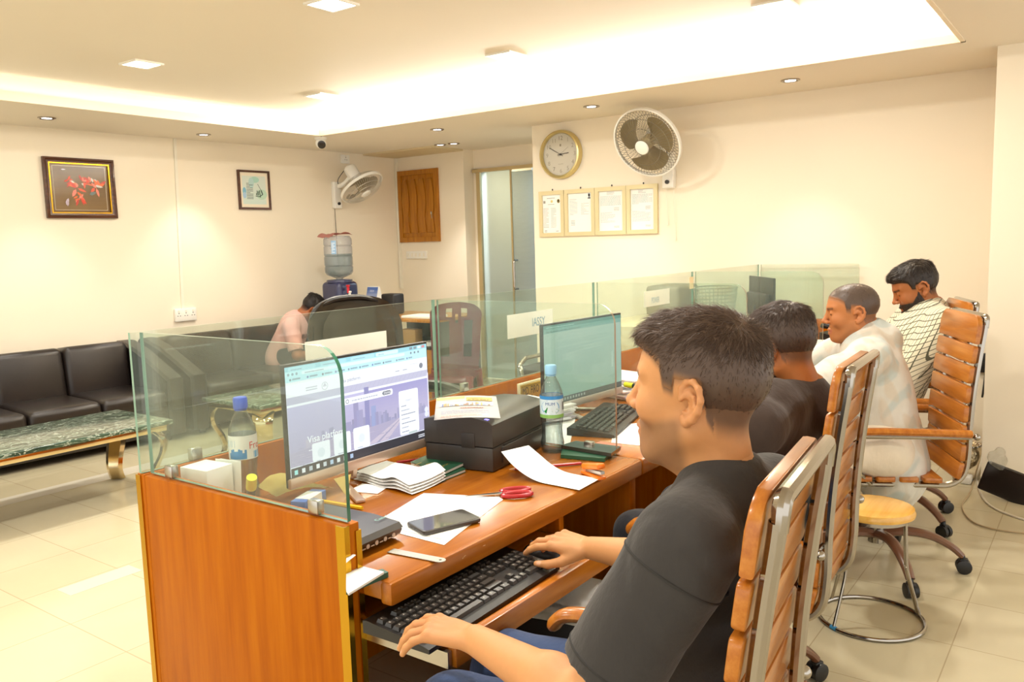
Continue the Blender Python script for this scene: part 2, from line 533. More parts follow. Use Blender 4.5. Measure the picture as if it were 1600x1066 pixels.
# ============================================================ floor
def floor_mat():
    m, nt, b = new_mat('polished_tiles')
    t = nd(nt, 'ShaderNodeTexCoord'); mp = nd(nt, 'ShaderNodeMapping'); mp.inputs['Location'].default_value = (-1.52 + 4.23, -.41 + 4.23, 0)
    nt.links.new(t.outputs['Object'], mp.inputs['Vector'])
    br = nd(nt, 'ShaderNodeTexBrick'); br.offset = 0; br.squash = 1
    nt.links.new(mp.outputs['Vector'], br.inputs['Vector'])
    for k, v in (('Scale', 1), ('Mortar Size', .0022), ('Brick Width', .423), ('Row Height', .423), ('Mortar Smooth', .1), ('Bias', 0)): br.inputs[k].default_value = v
    br.inputs['Color1'].default_value = lin('d6cbac') + (1,); br.inputs['Color2'].default_value = lin('d2c7a6') + (1,); br.inputs['Mortar'].default_value = lin('b9a98a') + (1,)
    f = tex_noise(nt, coords(nt), 3, 4)
    mx = nd(nt, 'ShaderNodeMixRGB', blend_type='MULTIPLY'); mx.inputs['Fac'].default_value = .12
    nt.links.new(br.outputs['Color'], mx.inputs['Color1']); nt.links.new(f, mx.inputs['Color2'])
    nt.links.new(mx.outputs['Color'], b.inputs['Base Color'])
    setin(b, Roughness=.16, Specular_IOR_Level=.45)
    add_bump(nt, b, br.outputs['Fac'], -.15, .002)
    return m
struct(MB().box2((-3, -3, -.1), (8.6, 7.2, 0)).build('floor', floor_mat(), smooth=False), 'pale cream polished tile floor with thin grout lines')
m = MB(); m.mi = 0
st = MB(); st.box2((1.66, 3.655, -.01), (1.995, 3.775, .0015))
struct(st.build('trim_1', mat('floor_hatch', 'cfcabc', .4), smooth=False), 'pale rectangular cover strip set in the floor tiles')
bd = MB(); bd.box2((-2, 5.36, -.01), (3.9, 5.53, .0012))
struct(bd.build('trim_2', mat('floor_border', 'dcd6c6', .25), smooth=False), 'light border strip in the floor before the sofa')

# ============================================================ walls
SO = V((2.96, 6.93, 0)); SU = V((.99827, -.0589, 0)); SN = V((-.0589, -.99827, 0))
def onS(s, z, off=0): return SO + SU * s + V((0, 0, z)) + SN * off
w = MB(); w.prism([tuple((SO + SU * -7)[:2]), tuple((SO + SU * 4.2)[:2]), tuple((SO + SU * 4.2 - SN * .15)[:2]), tuple((SO + SU * -7 - SN * .15)[:2])], 2.8)
struct(w.build('wall_left', M_wall, smooth=False), 'cream wall behind the sofas with framed pictures')
w = MB(); w.box2((7.03, 5.70, 0), (7.35, 6.69, 2.8)); w.box2((7.2, 3.0, 2.27), (7.35, 5.70, 2.8)); w.box2((7.2, 5.64, 0), (7.35, 5.70, 2.3))
struct(w.build('wall_back', M_wall, smooth=False), 'cream corner wall holding the small wooden cupboard')
w = MB(); w.box2((6.13, .3, 0), (6.28, 4.185, 2.8))
struct(w.build('wall_right', M_wall, smooth=False), 'cream wall with the clock, fan and framed certificates')
w = MB(); w.box2((5.46, -2.2, 0), (6.3, .578, 2.8))
struct(w.build('wall_column', M_wall, smooth=False), 'cream wall projection at the right edge of the room')
w = MB(); w.box2((6.115, .585, 0), (6.13, 4.185, .09)); struct(w.build('baseboard_right', mat('beige_skirting', 'cbb894', .4), smooth=False), 'beige skirting along the right wall')
w = MB(); w.prism([tuple(onS(-6.9, 0)[:2]), tuple(onS(4.07, 0)[:2]), tuple(onS(4.07, 0, .012)[:2]), tuple(onS(-6.9, 0, .012)[:2])], .09); struct(w.build('baseboard_left', mat('beige_skirting2', 'cbb894', .4), smooth=False), 'beige skirting along the sofa wall')
# corridor behind the glass door
w = MB(); w.box2((8.35, 3.2, 0), (8.45, 6.6, 2.6)); struct(w.build('wall_corridor', mat('corridor_paint', '9fb0bb', .6), smooth=False), 'bluish corridor wall seen through the frosted door')
w = MB(); w.box2((7.36, 5.72, 0), (8.35, 5.8, 2.6)); struct(w.build('wall_corridor_side', mat('corridor_side_paint', 'a5906a', .6), smooth=False), 'tan corridor side wall behind the frosted door')

# ============================================================ ceiling with a raised tray
TX, TY0, TY1, TXL = 5.186, .70, 5.856, -2.0
c = MB()
c.box2((TX, -3, 2.5), (7.35, 7.2, 2.56)); c.box2((-3, TY1, 2.5), (TX, 7.2, 2.56)); c.box2((-3, -3, 2.5), (TX, TY0, 2.56)); c.box2((-3, TY0, 2.5), (TXL, TY1, 2.56))
c.box2((-3, -3, 2.66), (7.35, 7.2, 2.72))
c.box2((TX + .14, TY0 - .14, 2.56), (TX + .2, TY1 + .14, 2.66)); c.box2((TXL, TY1 + .04, 2.56), (TX + .2, TY1 + .1, 2.66)); c.box2((TXL, TY0 - .2, 2.56), (TX + .2, TY0 - .14, 2.66))
struct(c.build('ceiling', M_ceil, smooth=False), 'cream ceiling with a raised lit tray')
c = MB()
for a, b in (((TX - .022, TY0 - .0, 2.494), (TX, TY1, 2.54)), ((TXL, TY1 - .022, 2.494), (TX, TY1, 2.54)), ((TXL, TY0, 2.494), (TX, TY0 + .022, 2.54))): c.box2(a, b)
struct(c.build('trim_3', mat('tray_lip_paint', 'f6e8cf', .5), smooth=False), 'pale lip around the ceiling tray')
c = MB(); c.box2((6.53, 5.70, 2.482), (7.03, 6.7, 2.5)); struct(c.build('trim_4', mat('ceiling_hatch_board', 'd5c39c', .6), smooth=False), 'beige ceiling board in the far corner')
# cable trunking down the wall and corner strip
c = MB()
a0 = onS(1.408, 2.5); a1 = onS(1.362, .93)
c.rings([[p + SU * sx * .013 + SN * so for sx, so in ((-1, 0), (1, 0), (1, .014), (-1, .014))] for p in (a0, a1)])
struct(c.build('trim_5', M_cream_pl, smooth=False), 'white cable trunking running down the sofa wall')
c = MB(); c.box2((7.0, 6.655, 1.0), (7.03, 6.685, 2.48)); struct(c.build('trim_6', M_cream_pl, smooth=False), 'cream corner trunking')

# ============================================================ glass door
dw = bpy.data.objects.new('door_1', None); COL.objects.link(dw); dw.location = (7.2, 5.3, 0); struct(dw, 'frosted glass double door beside the clock wall', 'door')
M_frost, nt, b = new_mat('frosted_glass')
setin(b, Base_Color=lin('c3d2d6') + (1,), Roughness=.35, Transmission_Weight=.75, IOR=1.2)
add_bump(nt, b, tex_noise(nt, coords(nt), 300, 2), .1, .001)
M_rib, nt, b = new_mat('ribbed_glass')
setin(b, Base_Color=lin('bccacd') + (1,), Roughness=.4, Transmission_Weight=.6, IOR=1.2)
wv = nd(nt, 'ShaderNodeTexWave'); wv.bands_direction = 'Z'; wv.inputs['Scale'].default_value = 26; wv.inputs['Distortion'].default_value = .4
nt.links.new(coords(nt), wv.inputs['Vector']); add_bump(nt, b, wv.outputs['Fac'], .35, .004)
f = MB(); f.box2((7.17, 5.595, 0), (7.21, 5.645, 2.27)); f.box2((7.15, 4.2, 2.255), (7.21, 5.68, 2.29)); f.box2((7.18, 5.18, 0), (7.2, 5.2, 2.26))
f.build('door_frame', mat('gold_aluminium', 'c9b487', .3, .6), dw, smooth=False)
g = MB(); g.box2((7.2, 5.2, .01), (7.21, 5.6, 2.255)); g.build('glass_panel', M_frost, dw, smooth=False)
g = MB(); g.box2((7.19, 4.2, .01), (7.2, 5.18, 2.235)); lf = g.build('glass_leaf', M_rib, dw, smooth=False)
p0, p1 = at(803, 407, X=7.12), at(803, 452, X=7.12)
h = MB(); h.tube(rounded([(7.185, p0.y, p0.z), (7.12, p0.y, p0.z), (7.12, p0.y, p1.z), (7.185, p0.y, p1.z)], .02), .011, 10)
h.build('door_handle', M_chrome, dw)

# ============================================================ ceiling lamps
M_diff = emit_mat('lamp_diffuser', 'fff8ee', 14)
M_led = emit_mat('downlight_bulb', 'f4f6ff', 12)
def alight(name, loc, sx, sy, power, col=(1, .96, .88), rot=(0, 0, 0), spread=None):
    d = bpy.data.lights.new(name, 'AREA'); d.shape = 'RECTANGLE'; d.size = sx; d.size_y = sy; d.energy = power; d.color = col
    if spread: d.spread = spread
    o = bpy.data.objects.new(name, d); COL.objects.link(o); o.location = loc; o.rotation_euler = rot
    return o
PW = {}
panels = [((221, 99), 'square ceiling panel light nearest the flower picture'), ((502, 149), 'square ceiling panel light nearest the security camera'), ((518, 5), 'square ceiling panel light at the top edge, left one'),
          ((791, 86), 'square ceiling panel light in the bright middle of the tray'), ((1212, 8), 'square ceiling panel light at the top edge, right one')]
for i, (q, lab) in enumerate(panels):
    p = at(*q, z=2.66)
    t = thing('ceiling_light', lab, 'ceiling light', (p.x, p.y, 2.66), 0, 'square panel lights in the ceiling tray')
    f = MB()
    for sx, sy, wx, wy in ((0, .088, .19, .014), (0, -.088, .19, .014), (.088, 0, .014, .162), (-.088, 0, .014, .162)): f.box((sx, sy, -.005), (wx, wy, .01))
    f.build('frame', M_white, t, world=False, smooth=False)
    MB().box((0, 0, -.0035), (.164, .164, .005)).build('diffuser', M_diff, t, world=False, smooth=False)
    alight('panel_lamp', (p.x, p.y, 2.64), .16, .16, 24)
for x, y, lab in ((2.87, 1.42, 'added square ceiling panel light, out of view above the second desk'), (1.4, 1.42, 'added square ceiling panel light, out of view above the nearest desk'), (1.4, 3.09, 'added square ceiling panel light, out of view left of the top edge pair'), (1.4, 4.9, 'added square ceiling panel light, out of view beyond the left edge'), (-.1, 1.42, 'added square ceiling panel light, out of view above the photographer'), (-.1, 3.09, 'added square ceiling panel light, out of view behind the photographer')):
    dup(t, (x, y, 2.66), None, lab); alight('panel_lamp', (x, y, 2.64), .16, .16, 24)  # unseen panels added on the same grid to brighten the camera side
downs = [((73, 184), 'round recessed downlight above the flower picture', .2), ((318, 210), 'round recessed downlight between the two pictures', .2), ((683, 202), 'round recessed downlight standing alone near the ceiling corner', .2),
         ((688, 226), 'round recessed downlight, left of the close pair', .15), ((709, 224), 'round recessed downlight, right of the close pair', .15),
         ((924, 166), 'round recessed downlight above the wall clock', .2), ((1235, 125), 'round recessed downlight above the bare cream wall', .2)]
for q, lab, _ in downs:
    p = at(*q, z=2.5)
    t = thing('downlight', lab, 'ceiling light', (p.x, p.y, 2.5), 0, 'round recessed downlights')
    f = MB(); f.lathe([(.062, 0), (.062, -.006), (.055, -.009), (.046, -.006), (.044, .02)], 28, caps=False); f.build('rim', M_chrome, t, world=False)
    MB().lathe([(.001, -.003), (.03, -.003), (.044, .004)], 24, caps=False).build('bulb', M_led, t, world=False)
    d = bpy.data.lights.new('downlight_lamp', 'SPOT'); d.energy = 42; d.color = (1, .96, .9); d.spot_size = rad(75); d.spot_blend = .6; d.shadow_soft_size = .03
    o = bpy.data.objects.new('downlight_lamp', d); COL.objects.link(o); o.location = (p.x, p.y, 2.48)
# hidden light strip behind the tray lip, on the clock side and along the near side
alight('cove_lamp', (TX + .065, (TY0 + TY1) / 2, 2.575), .05, TY1 - TY0, 180, (1, .95, .84), (rad(180), rad(-38), 0))
alight('cove_lamp_side', (1.8, TY1 + .0, 2.565), 6.5, .03, 3, (1, .93, .8), (rad(180), 0, 0))
alight('corridor_fill', (7.8, 4.9, 2.5), .6, .6, 110, (.88, .94, 1))  # unseen cool light added behind the door to brighten its frosted glass
# even warm fill added as world light through the open sides
wd = bpy.data.worlds.new('world'); SC.world = wd; wd.use_nodes = True
wd.node_tree.nodes['Background'].inputs['Color'].default_value = (1, .98, .935, 1); wd.node_tree.nodes['Background'].inputs['Strength'].default_value = 2.1
SC.view_settings.view_transform = 'Standard'; SC.view_settings.look = 'None'; SC.view_settings.exposure = -.2; SC.view_settings.gamma = 1
SC.cycles.transparent_max_bounces = 40; SC.cycles.max_bounces = 8; SC.cycles.caustics_reflective = False; SC.cycles.caustics_refractive = False
SC.cycles.use_denoising = True

# ============================================================ things on the walls
pic = thing('picture_frame', 'dark wooden framed picture of red flowers on the sofa wall', 'picture', onS(.55, 1.79))
def frame_on(parent, o, u, w_, h_, bw, th, mats, name='frame', mould=0):
    """mitred frame: o is the lower left corner on the wall"""
    u = V(u).normalized(); v = V((0, 0, 1)); n = u.cross(v)
    prof = [(0, 0), (0, th), (bw * .35, th * 1.15), (bw * .6, th * .8), (bw, th * .7), (bw, 0)] if mould else [(0, 0), (0, th), (bw, th), (bw, 0)]
    m = MB()
    cs = [(0, 0, 1, 1), (w_, 0, -1, 1), (w_, h_, -1, -1), (0, h_, 1, -1)]
    m.rings([[V(o) + u * (x + sx * i) + v * (y + sy * i) + n * d for i, d in prof] for x, y, sx, sy in cs], closed=True)
    return m.build(name, mats, parent, angle=25)
M_fr1 = wood_mat('dark_frame_wood', '3a2012', '4f2c18', '6a4026', axis=0, rough=.3)
o = onS(.272, 1.79, .001)
frame_on(pic, o, SU, .56, .485, .042, .03, M_fr1, mould=1)
frame_on(pic, onS(.272 + .04, 1.83, .002), SU, .48, .405, .009, .022, M_gold, 'gold_slip')
d = DC(); d.rect(0, 0, .47, .395, '6e5232'); d.up(); d.grad(.03, .022, .41, .35, '7a5f38', '553c22', 10); d.up()
for x0, y0, w_, h_ in ((.026, .02, .418, .003), (.026, .372, .418, .003), (.026, .02, .003, .355), (.441, .02, .003, .355)): d.rect(x0, y0, w_, h_, 'd9cdb4')
d.up(); rr_ = random.Random(3)
def petal(cx, cy, a, L, wd_, c):
    pts = [(0, 0), (L * .35, wd_), (L * .75, wd_ * .75), (L, 0), (L * .7, -wd_ * .8), (L * .3, -wd_)]
    d.poly([(cx + x * math.cos(a) - y * math.sin(a), cy + x * math.sin(a) + y * math.cos(a)) for x, y in pts], c); d.up()
for cx, cy, s in ((.2, .2, 1.15), (.22, .12, .9), (.37, .21, 1.1), (.27, .24, .8), (.14, .25, .6), (.32, .27, .7)):
    for k in range(9):
        petal(cx + rr_.uniform(-.02, .02), cy + rr_.uniform(-.02, .02), rr_.uniform(0, 6.28), rr_.uniform(.035, .07) * s, rr_.uniform(.008, .014) * s, rr_.choice(['d8432c', 'e2604a', 'c23a30', 'ef8a78', 'd9d2c8', 'e86a3a']))
petal(.11, .06, 1.2, .06, .012, 'c9bccb'); petal(.12, .05, 1.5, .055, .01, 'b9a9b6'); petal(.30, .15, .3, .06, .014, '6c7a78'); petal(.09, .345, 0, .04, .005, 'e2e0e6')
d.build('painting', M_printg, onS(.272 + .046, 1.836, .006), SU, (0, 0, 1), pic)
pic2 = thing('picture_frame', 'small framed calligraphy print in pale green on the sofa wall', 'picture', onS(2.19, 1.882))
frame_on(pic2, onS(2.012, 1.882, .001), SU, .352, .374, .02, .024, M_fr1)
d = DC(); d.rect(0, 0, .32, .342, 'f0e4cc'); d.up(); d.grad(.03, .035, .26, .27, 'cfe0d6', 'd9e0d4', 8); d.up()
for cx, cy, rx, ry, c_ in ((.17, .27, .05, .03, 'a9d2c2'), (.05, .16, .02, .035, '7fb6cf'), (.24, .13, .06, .05, 'bcd8c2'), (.13, .24, .03, .05, 'b5d3cf'), (.05, .12, .02, .03, 'a6c6df')): d.circ(cx, cy, rx, c_, 18, ry); d.up()
d.scrib(.075, .085, .075, .16, '4b5a58', 11, .95, .4, rr_); d.up()
for p, q, t in (((.2, .23), (.235, .17), .005), ((.235, .17), (.25, .13), .012), ((.25, .13), (.215, .11), .008), ((.19, .17), (.185, .12), .006), ((.17, .115), (.23, .105), .007), ((.2, .16), (.2, .12), .01), ((.215, .17), (.22, .12), .01), ((.175, .13), (.19, .14), .008)): d.line(p, q, t, '33463f'); d.up()
d.build('print', M_print, onS(2.012 + .016, 1.898, .012), SU, (0, 0, 1), pic2)

def outlet(name, label, cat, P, u, n, w_, h_, k, pins=True, group=None, par=None):
    """wall plate with k sockets or switches; P is its centre on the wall"""
    t = thing(name, label, cat, P, 0, group)
    u = V(u); n = V(n)
    def bx(c, d, bev=0):
        M = Matrix((u, n, V((0, 0, 1)))).transposed()
        return MB().box(V(P) + u * c[0] + n * c[1] + V((0, 0, c[2])), d, M, bev)
    bx((0, .012, 0), (w_, .024, h_), .004).build('back_box', M_white, t, smooth=True)
    bx((0, .027, 0), (w_ * 1.0, .008, h_ * 1.0), .003).build('plate', M_white, t)
    for i in range(k):
        cx = w_ * ((i + .5) / k - .5)
        if pins:
            m = MB(); M = Matrix((u, n, V((0, 0, 1)))).transposed()
            for dx, dz, sx, sz in ((0, .016, .007, .01), (-.012, -.008, .009, .006), (.012, -.008, .009, .006)): m.box(V(P) + u * (cx + dx) + n * .0312 + V((0, 0, dz)), (sx, .001, sz), M)
            m.build('socket_hole', M_dark, t, smooth=False)
            bx((cx - .0, .033, .036 if h_ > .1 else .03), (.016, .006, .012), .002).build('switch', M_cream_pl, t)
        else:
            bx((cx, .033, 0), (.022, .007, .04), .002).build('switch', M_cream_pl, t)
    return t
outlet('wall_socket', 'white double socket plate at the foot of the wall trunking', 'socket', onS(1.379, .925), SU, SN, .205, .115, 3)
outlet('wall_socket', 'white single socket high up above the side-on wall fan', 'socket', onS(3.327, 2.43), SU, SN, .105, .088, 1)
outlet('switch_plate', 'white row of light switches under the wooden cupboard', 'light switch', V((7.03, 6.41, 1.385)), V((0, -1, 0)), V((-1, 0, 0)), .3, .085, 5, False)

# wooden cupboard door in the wall
cb = thing('wall_cupboard', 'honey-coloured carved wooden cupboard set in the corner wall', 'cupboard', (7.03, 6.39, 1.53))
M_honey = wood_mat('honey_wood', '96580c', 'ad6e14', 'bd7f22', axis=2, scale=1.1)
y0, y1, z0, z1 = 6.055, 6.65, 1.53, 2.33
frame_on(cb, (7.029, y1, z0), (0, -1, 0), y1 - y0, z1 - z0, .052, .03, M_honey)
m = MB(); m.box2((7.012, y0 + .04, z0 + .04), (7.04, y1 - .04, z1 - .04), .003)
dr = m.build('door', M_honey, cb)
for k in range(4):
    yc = y0 + .11 + k * (y1 - y0 - .22) / 3; hw = .052
    prof = []
    for i in range(17):
        t = i / 16; zz = z0 + .1 + t * (z1 - z0 - .2); s_ = .55 + .45 * abs(math.cos(t * math.pi * 1.5 + .3)) if t < .9 else .5
        prof.append((hw * s_, zz))
    poly = [(yc + a, z) for a, z in prof] + [(yc - a, z) for a, z in prof[::-1]]
    m = MB(); M = Matrix(((0, 0, -1, 7.012), (1, 0, 0, 0), (0, 1, 0, 0), (0, 0, 0, 1)))
    m.prism(poly, .014, M, .005); m.build('carved_panel', M_honey, dr)
m = MB(); m.cyl((7.0, 6.15, 1.86), (7.012, 6.15, 1.86), .012); m.box((6.99, 6.15, 1.845), (.004, .02, .03), None, .001); m.box((6.992, 6.147, 1.81), (.003, .008, .05)); m.build('key', M_steel, dr)

# clock
ck = thing('wall_clock', 'round gold-rimmed wall clock above the certificates', 'clock', (6.13, 3.88, 2.23))
CKM = Matrix(((0, 0, -1, 6.13), (-1, 0, 0, 3.88), (0, 1, 0, 2.23), (0, 0, 0, 1)))   # x right, y up, z out of the wall
MB().lathe([(.001, .002), (.19, .002), (.19, .018), (.001, .018)], 48, CKM).build('case', M_dark, ck)
MB().lathe([(.176, .015), (.178, .045), (.185, .055), (.198, .05), (.206, .03), (.207, .002), (.18, .002)], 56, CKM, False).build('rim', mat('satin_gold', 'd8c68c', .3, .8), ck)
d = DC(); d.circ(0, 0, .18, 'c9c3b4', 48); d.up()
def ckb(d_, name, lift): return d_.build(name, M_print, (6.13, 3.88, 2.23), (0, -1, 0), (0, 0, 1), ck, lift=lift)
for hh in range(1, 13):
    a = rad(90 - 30 * hh); d.text(str(hh), .138 * math.cos(a), .138 * math.sin(a) - .017, .036, '9a917c' if hh not in (12, 7) else '7d7460', 'c')
for k in range(60):
    a = rad(6 * k); d.line((.165 * math.cos(a), .165 * math.sin(a)), (.172 * math.cos(a), .172 * math.sin(a)), .0012, 'a49b88')
d.text('QUARTZ', 0, -.085, .009, '8b8270', 'c'); d.rect(-.008, .068, .016, .02, '8b8270')
ckb(d, 'dial', .02)
def hand(L, w_, a, name, z):
    d_ = DC(); dx, dy = math.cos(a), math.sin(a); d_.line((-dx * .03, -dy * .03), (dx * L, dy * L), w_, '4a4036'); return ckb(d_, name, z)
hand(.085, .007, rad(90 - 30 * 2.82), 'hour_hand', .024); hand(.125, .005, rad(90 - 6 * 50), 'minute_hand', .026); hand(.1, .0018, rad(35), 'second_hand', .028)
MB().lathe([(.001, .02), (.009, .02), (.007, .033), (.001, .033)], 16, CKM).build('hand_cap', M_dark, ck)

# certificates
M_cert = mat('champagne_frame', 'd9cba0', .35, .2)
cw = [(4.12, 3.862), (3.857, 3.556), (3.552, 3.258), (3.254, 2.975)]
cl = ['framed licence at the left end of the row, with three small emblems', 'framed licence with a passport photo at its top right corner', 'framed letter third in the row, beside the photo licence', 'framed letter at the right end of the row, below the fan']
rr_ = random.Random(5)
for k, (ya, yb) in enumerate(cw):
    t = thing('certificate_frame', cl[k], 'framed certificate', (6.13, (ya + yb) / 2, 1.53), 0, 'framed certificates under the clock')
    W = ya - yb; H = .395; o = V((6.129, ya, 1.533))
    frame_on(t, o, (0, -1, 0), W, H, .034, .016 + .002 * k, M_cert)
    d = DC(); w_, h_ = W - .06, H - .06; d.rect(0, 0, w_, h_, 'f3f1ec'); d.up()
    if k == 0:
        d.rect(.012, h_ - .075, .022, .022, '9a968c'); d.circ(w_ / 2, h_ - .06, .012, 'd8c27a'); d.circ(w_ - .03, h_ - .06, .015, '9b8a55', ry=.018); d.circ(w_ - .03, h_ - .058, .008, 'c9a98c')
        d.scrib(.05, h_ - .035, w_ - .1, .012, '7b7b78', 1); d.scrib(.06, h_ - .088, w_ - .12, .01, '8a8a80', 1); d.scrib(.01, .05, w_ * .35, h_ - .16, '9a9a96', 16, .8, .35, rr_); d.scrib(w_ * .45, .05, w_ * .4, h_ - .16, 'a3a3a0', 16, .7, .35, rr_); d.scrib(.02, .012, .03, .02, '5a5a60', 2); d.scrib(w_ - .06, .015, .04, .012, '5a5a60', 1)
    elif k == 1:
        d.rect(w_ - .045, h_ - .055, .034, .045, 'dfe6ea'); d.circ(w_ - .028, h_ - .025, .009, '3b2f2b', 14, .013); d.circ(w_ - .028, h_ - .03, .007, 'c79b7c', 14, .01); d.poly([(w_ - .044, h_ - .055), (w_ - .012, h_ - .055), (w_ - .018, h_ - .044), (w_ - .038, h_ - .044)], '26262c')
        d.scrib(.02, h_ * .45, w_ * .4, h_ * .42, 'b2b2ae', 11, .8, .3, rr_); d.scrib(w_ * .55, h_ * .45, w_ * .4, h_ * .3, 'b2b2ae', 9, .8, .3, rr_); d.scrib(.03, h_ * .18, .05, .05, '93989c', 4, .8, .4, rr_)
    else:
        d.scrib(w_ * .33, h_ - .035, w_ * .35, .028, '90959a', 3, .9, .35, rr_)
        d.scrib(.018, h_ * .64, w_ - .036, h_ * .24, '9fa6ab', 8, .98, .35, rr_); d.scrib(w_ * .62, h_ * .5, w_ * .3, .03, '8f949a', 4, .7, .4, rr_)
        d.scrib(.018, h_ * .22, w_ - .036, h_ * .26, 'a4aab0', 10, .7 + .2 * (k == 3), .35, rr_); d.scrib(w_ * .62, h_ * .08, w_ * .3, .02, '8f949a', 3, .7, .4, rr_)
    d.build('document', M_print, V(o) + V((-.004, -.03, .03)), (0, -1, 0), (0, 0, 1), t)
    m = MB(); m.ell((6.125, (ya + yb) / 2 - .01, 1.938), (.006, .006, .008), None, 10, 6); m.build('nail', M_dark, t)

# wall fans
def wall_fan(name, label, C, n, R_, base, bn, bu, white, cage):
    t = thing(name, label, 'fan', tuple(base))
    n = V(n).normalized(); up = V((0, 0, 1)); a = n.cross(up).normalized(); b_ = a.cross(n)
    M = Matrix(((a.x, b_.x, n.x, C[0]), (a.y, b_.y, n.y, C[1]), (a.z, b_.z, n.z, C[2]), (0, 0, 0, 1)))
    def P(r, ang, z): return M @ V((r * math.cos(ang), r * math.sin(ang), z))
    # guard: front and rear wire domes
    g = MB()
    N = 60
    for k in range(N):
        an = 2 * math.pi * k / N
        g.tube([P(.055, an, .085), P(R_ * .55, an + .12, .078), P(R_ * .88, an + .2, .05), P(R_, an + .22, 0)], .0014, 4, caps=False)
        g.tube([P(.07, an, -.1), P(R_ * .6, an, -.085), P(R_ * .92, an, -.045), P(R_, an, 0)], .0014, 4, caps=False)
    for r, z in ((R_ * .55, .079), (R_ * .8, .06), (.058, .085), (R_ * .7, -.078)):
        g.tube([P(r, 2 * math.pi * k / 40, z) for k in range(40)], .002, 5, closed=True)
    g.build('guard', cage, t)
    r = MB(); r.rings([[P(R_ + dr, 2 * math.pi * k / 48, dz) for dr, dz in ((-.004, -.014), (.008, -.014), (.01, .0), (.008, .014), (-.004, .014))] for k in range(48)], closed=True); r.build('rim', white, t)
    MB().lathe([(.001, .1), (.03, .1), (.05, .094), (.056, .086), (.05, .08), (.001, .08)], 28, M).build('badge_cap', M_white, t)
    MB().lathe([(.001, -.05), (.05, -.05), (.052, .02), (.035, .045), (.001, .05)], 24, M).build('hub', M_fanblade, t)
    for k in range(3):
        a0 = 2 * math.pi * k / 3 + .35
        m = MB()
        def blade(u, v):
            r = .045 + (R_ * .86 - .045) * u
            wd_ = .38 + .62 * math.sin(min(1, u * 1.25) * math.pi * .5)
            an = a0 + (v - .5) * 1.75 * wd_ + .3 * u
            return P(r * (1 - .16 * u * u * abs(2 * v - 1) ** 2.5), an, (v - .5) * .075 * (1 - .4 * u))
        m.surf(blade, 12, 10, .0025); m.build('blade', M_fanblade, t)
    mt = MB().lathe([(.001, -.27), (.045, -.27), (.066, -.25), (.07, -.12), (.062, -.1), (.001, -.1)], 28, M).build('motor_housing', white, t)
    # arm and wall bracket
    B = V(base); bn = V(bn); bu = V(bu)
    q = M @ V((0, 0, -.18)); e = B + bn * .07 + V((0, 0, .09))
    m = MB(); m.tube(smooth_path([e, e + bn * .05 + V((0, 0, .01)), (e + q) / 2 + V((0, 0, -.02)), q], 6), [.024] * 19, 12); m.build('arm', white, t)
    MM = Matrix((bu, bn, V((0, 0, 1)))).transposed()
    m = MB(); m.box(B + bn * .028, (.1, .056, .28), MM, .012, 3); br_ = m.build('wall_bracket', white, t)
    m = MB(); m.cyl(B + bn * .056 + V((0, 0, -.09)), B + bn * .07 + V((0, 0, -.09)), .016); m.build('knob', M_dark, br_)
    m = MB(); m.tube(smooth_path([q + V((0, 0, .03)), q + V((0, 0, .09)) - bn * .05, e + V((0, 0, .08)), e], 6), .004, 6); m.build('cord', M_dark, t)
    return t
M_fanblade = mat('smoke_fan_blade', 'a3936f', .3)
bk = (CAM - V((5.8, 2.95, 2.2))).normalized()
n1 = bk * .69 + (-CR - CU) / 1.4142 * .72
fan = wall_fan('wall_fan', 'large wall fan with smoky blades to the right of the clock', at(1011, 223, X=5.74), n1, .268, (6.13, 2.87, 2.02), (-1, 0, 0), (0, 1, 0), M_white, mat('cage_grey', '8d8778', .35, .6))
m = MB()
for dy, z1 in ((.02, 1.62), (-.045, 1.5)):
    m.tube([(6.09, 2.87 + dy, 1.9), (6.1, 2.868 + dy, 1.7), (6.112, 2.866 + dy, z1)], .0022, 6)
    m.lathe([(.001, z1 - .03), (.006, z1 - .025), (.004, z1), (.001, z1)], 8, Matrix.Translation((6.112, 2.866 + dy, 0)))
m.build('pull_cord', M_cream_pl, fan)
bk = (CAM - V((6.1, 6.4, 2.1))).normalized()
n2 = CR * .52 - CU * .80 + bk * .16
C2 = V((6.19, 6.39, 2.11))
fan2 = wall_fan('wall_fan', 'white wall fan seen side-on above the water dispenser', C2, n2, .235, onS(3.18, 2.045), SN, SU, M_white, mat('cage_white', 'dcd6c8', .35, .3))
MB().tube([onS(3.15, 1.92, .02), onS(3.16, 1.7, .012), onS(3.165, 1.2, .012)], .003, 6).build('power_cord', M_dark, fan2)

# security camera hanging at the tray corner
cv = thing('security_camera', 'small white dome security camera hanging at the tray corner', 'camera', (5.26, 5.93, 2.5))
q = at(500, 226, D=7.15)
cc = V((5.27, 5.945, 2.445))
MB().lathe([(.001, 2.5), (.055, 2.5), (.055, 2.48), (.03, 2.47), (.001, 2.47)], 24, Matrix.Translation((cc.x, cc.y, 0))).build('mount', M_white, cv)
MB().ell(cc, .048, None, 24, 16).build('housing', M_white, cv)
dv = (CAM - cc).normalized(); dv = (dv + V((.12, -.1, -.25))).normalized()
MB().tube([cc + dv * .02, cc + dv * .05, cc + dv * .053], [.036, .036, .03], 24).build('lens', mat('camera_lens', '2a2522', .15), cv)
MB().tube(smooth_path([cc + V((0, 0, .05)), cc + V((-.04, -.06, .06)), cc + V((-.05, -.13, .12)), cc + V((-.03, -.14, .2))], 6), .003, 6).build('cable', M_dark, cv)

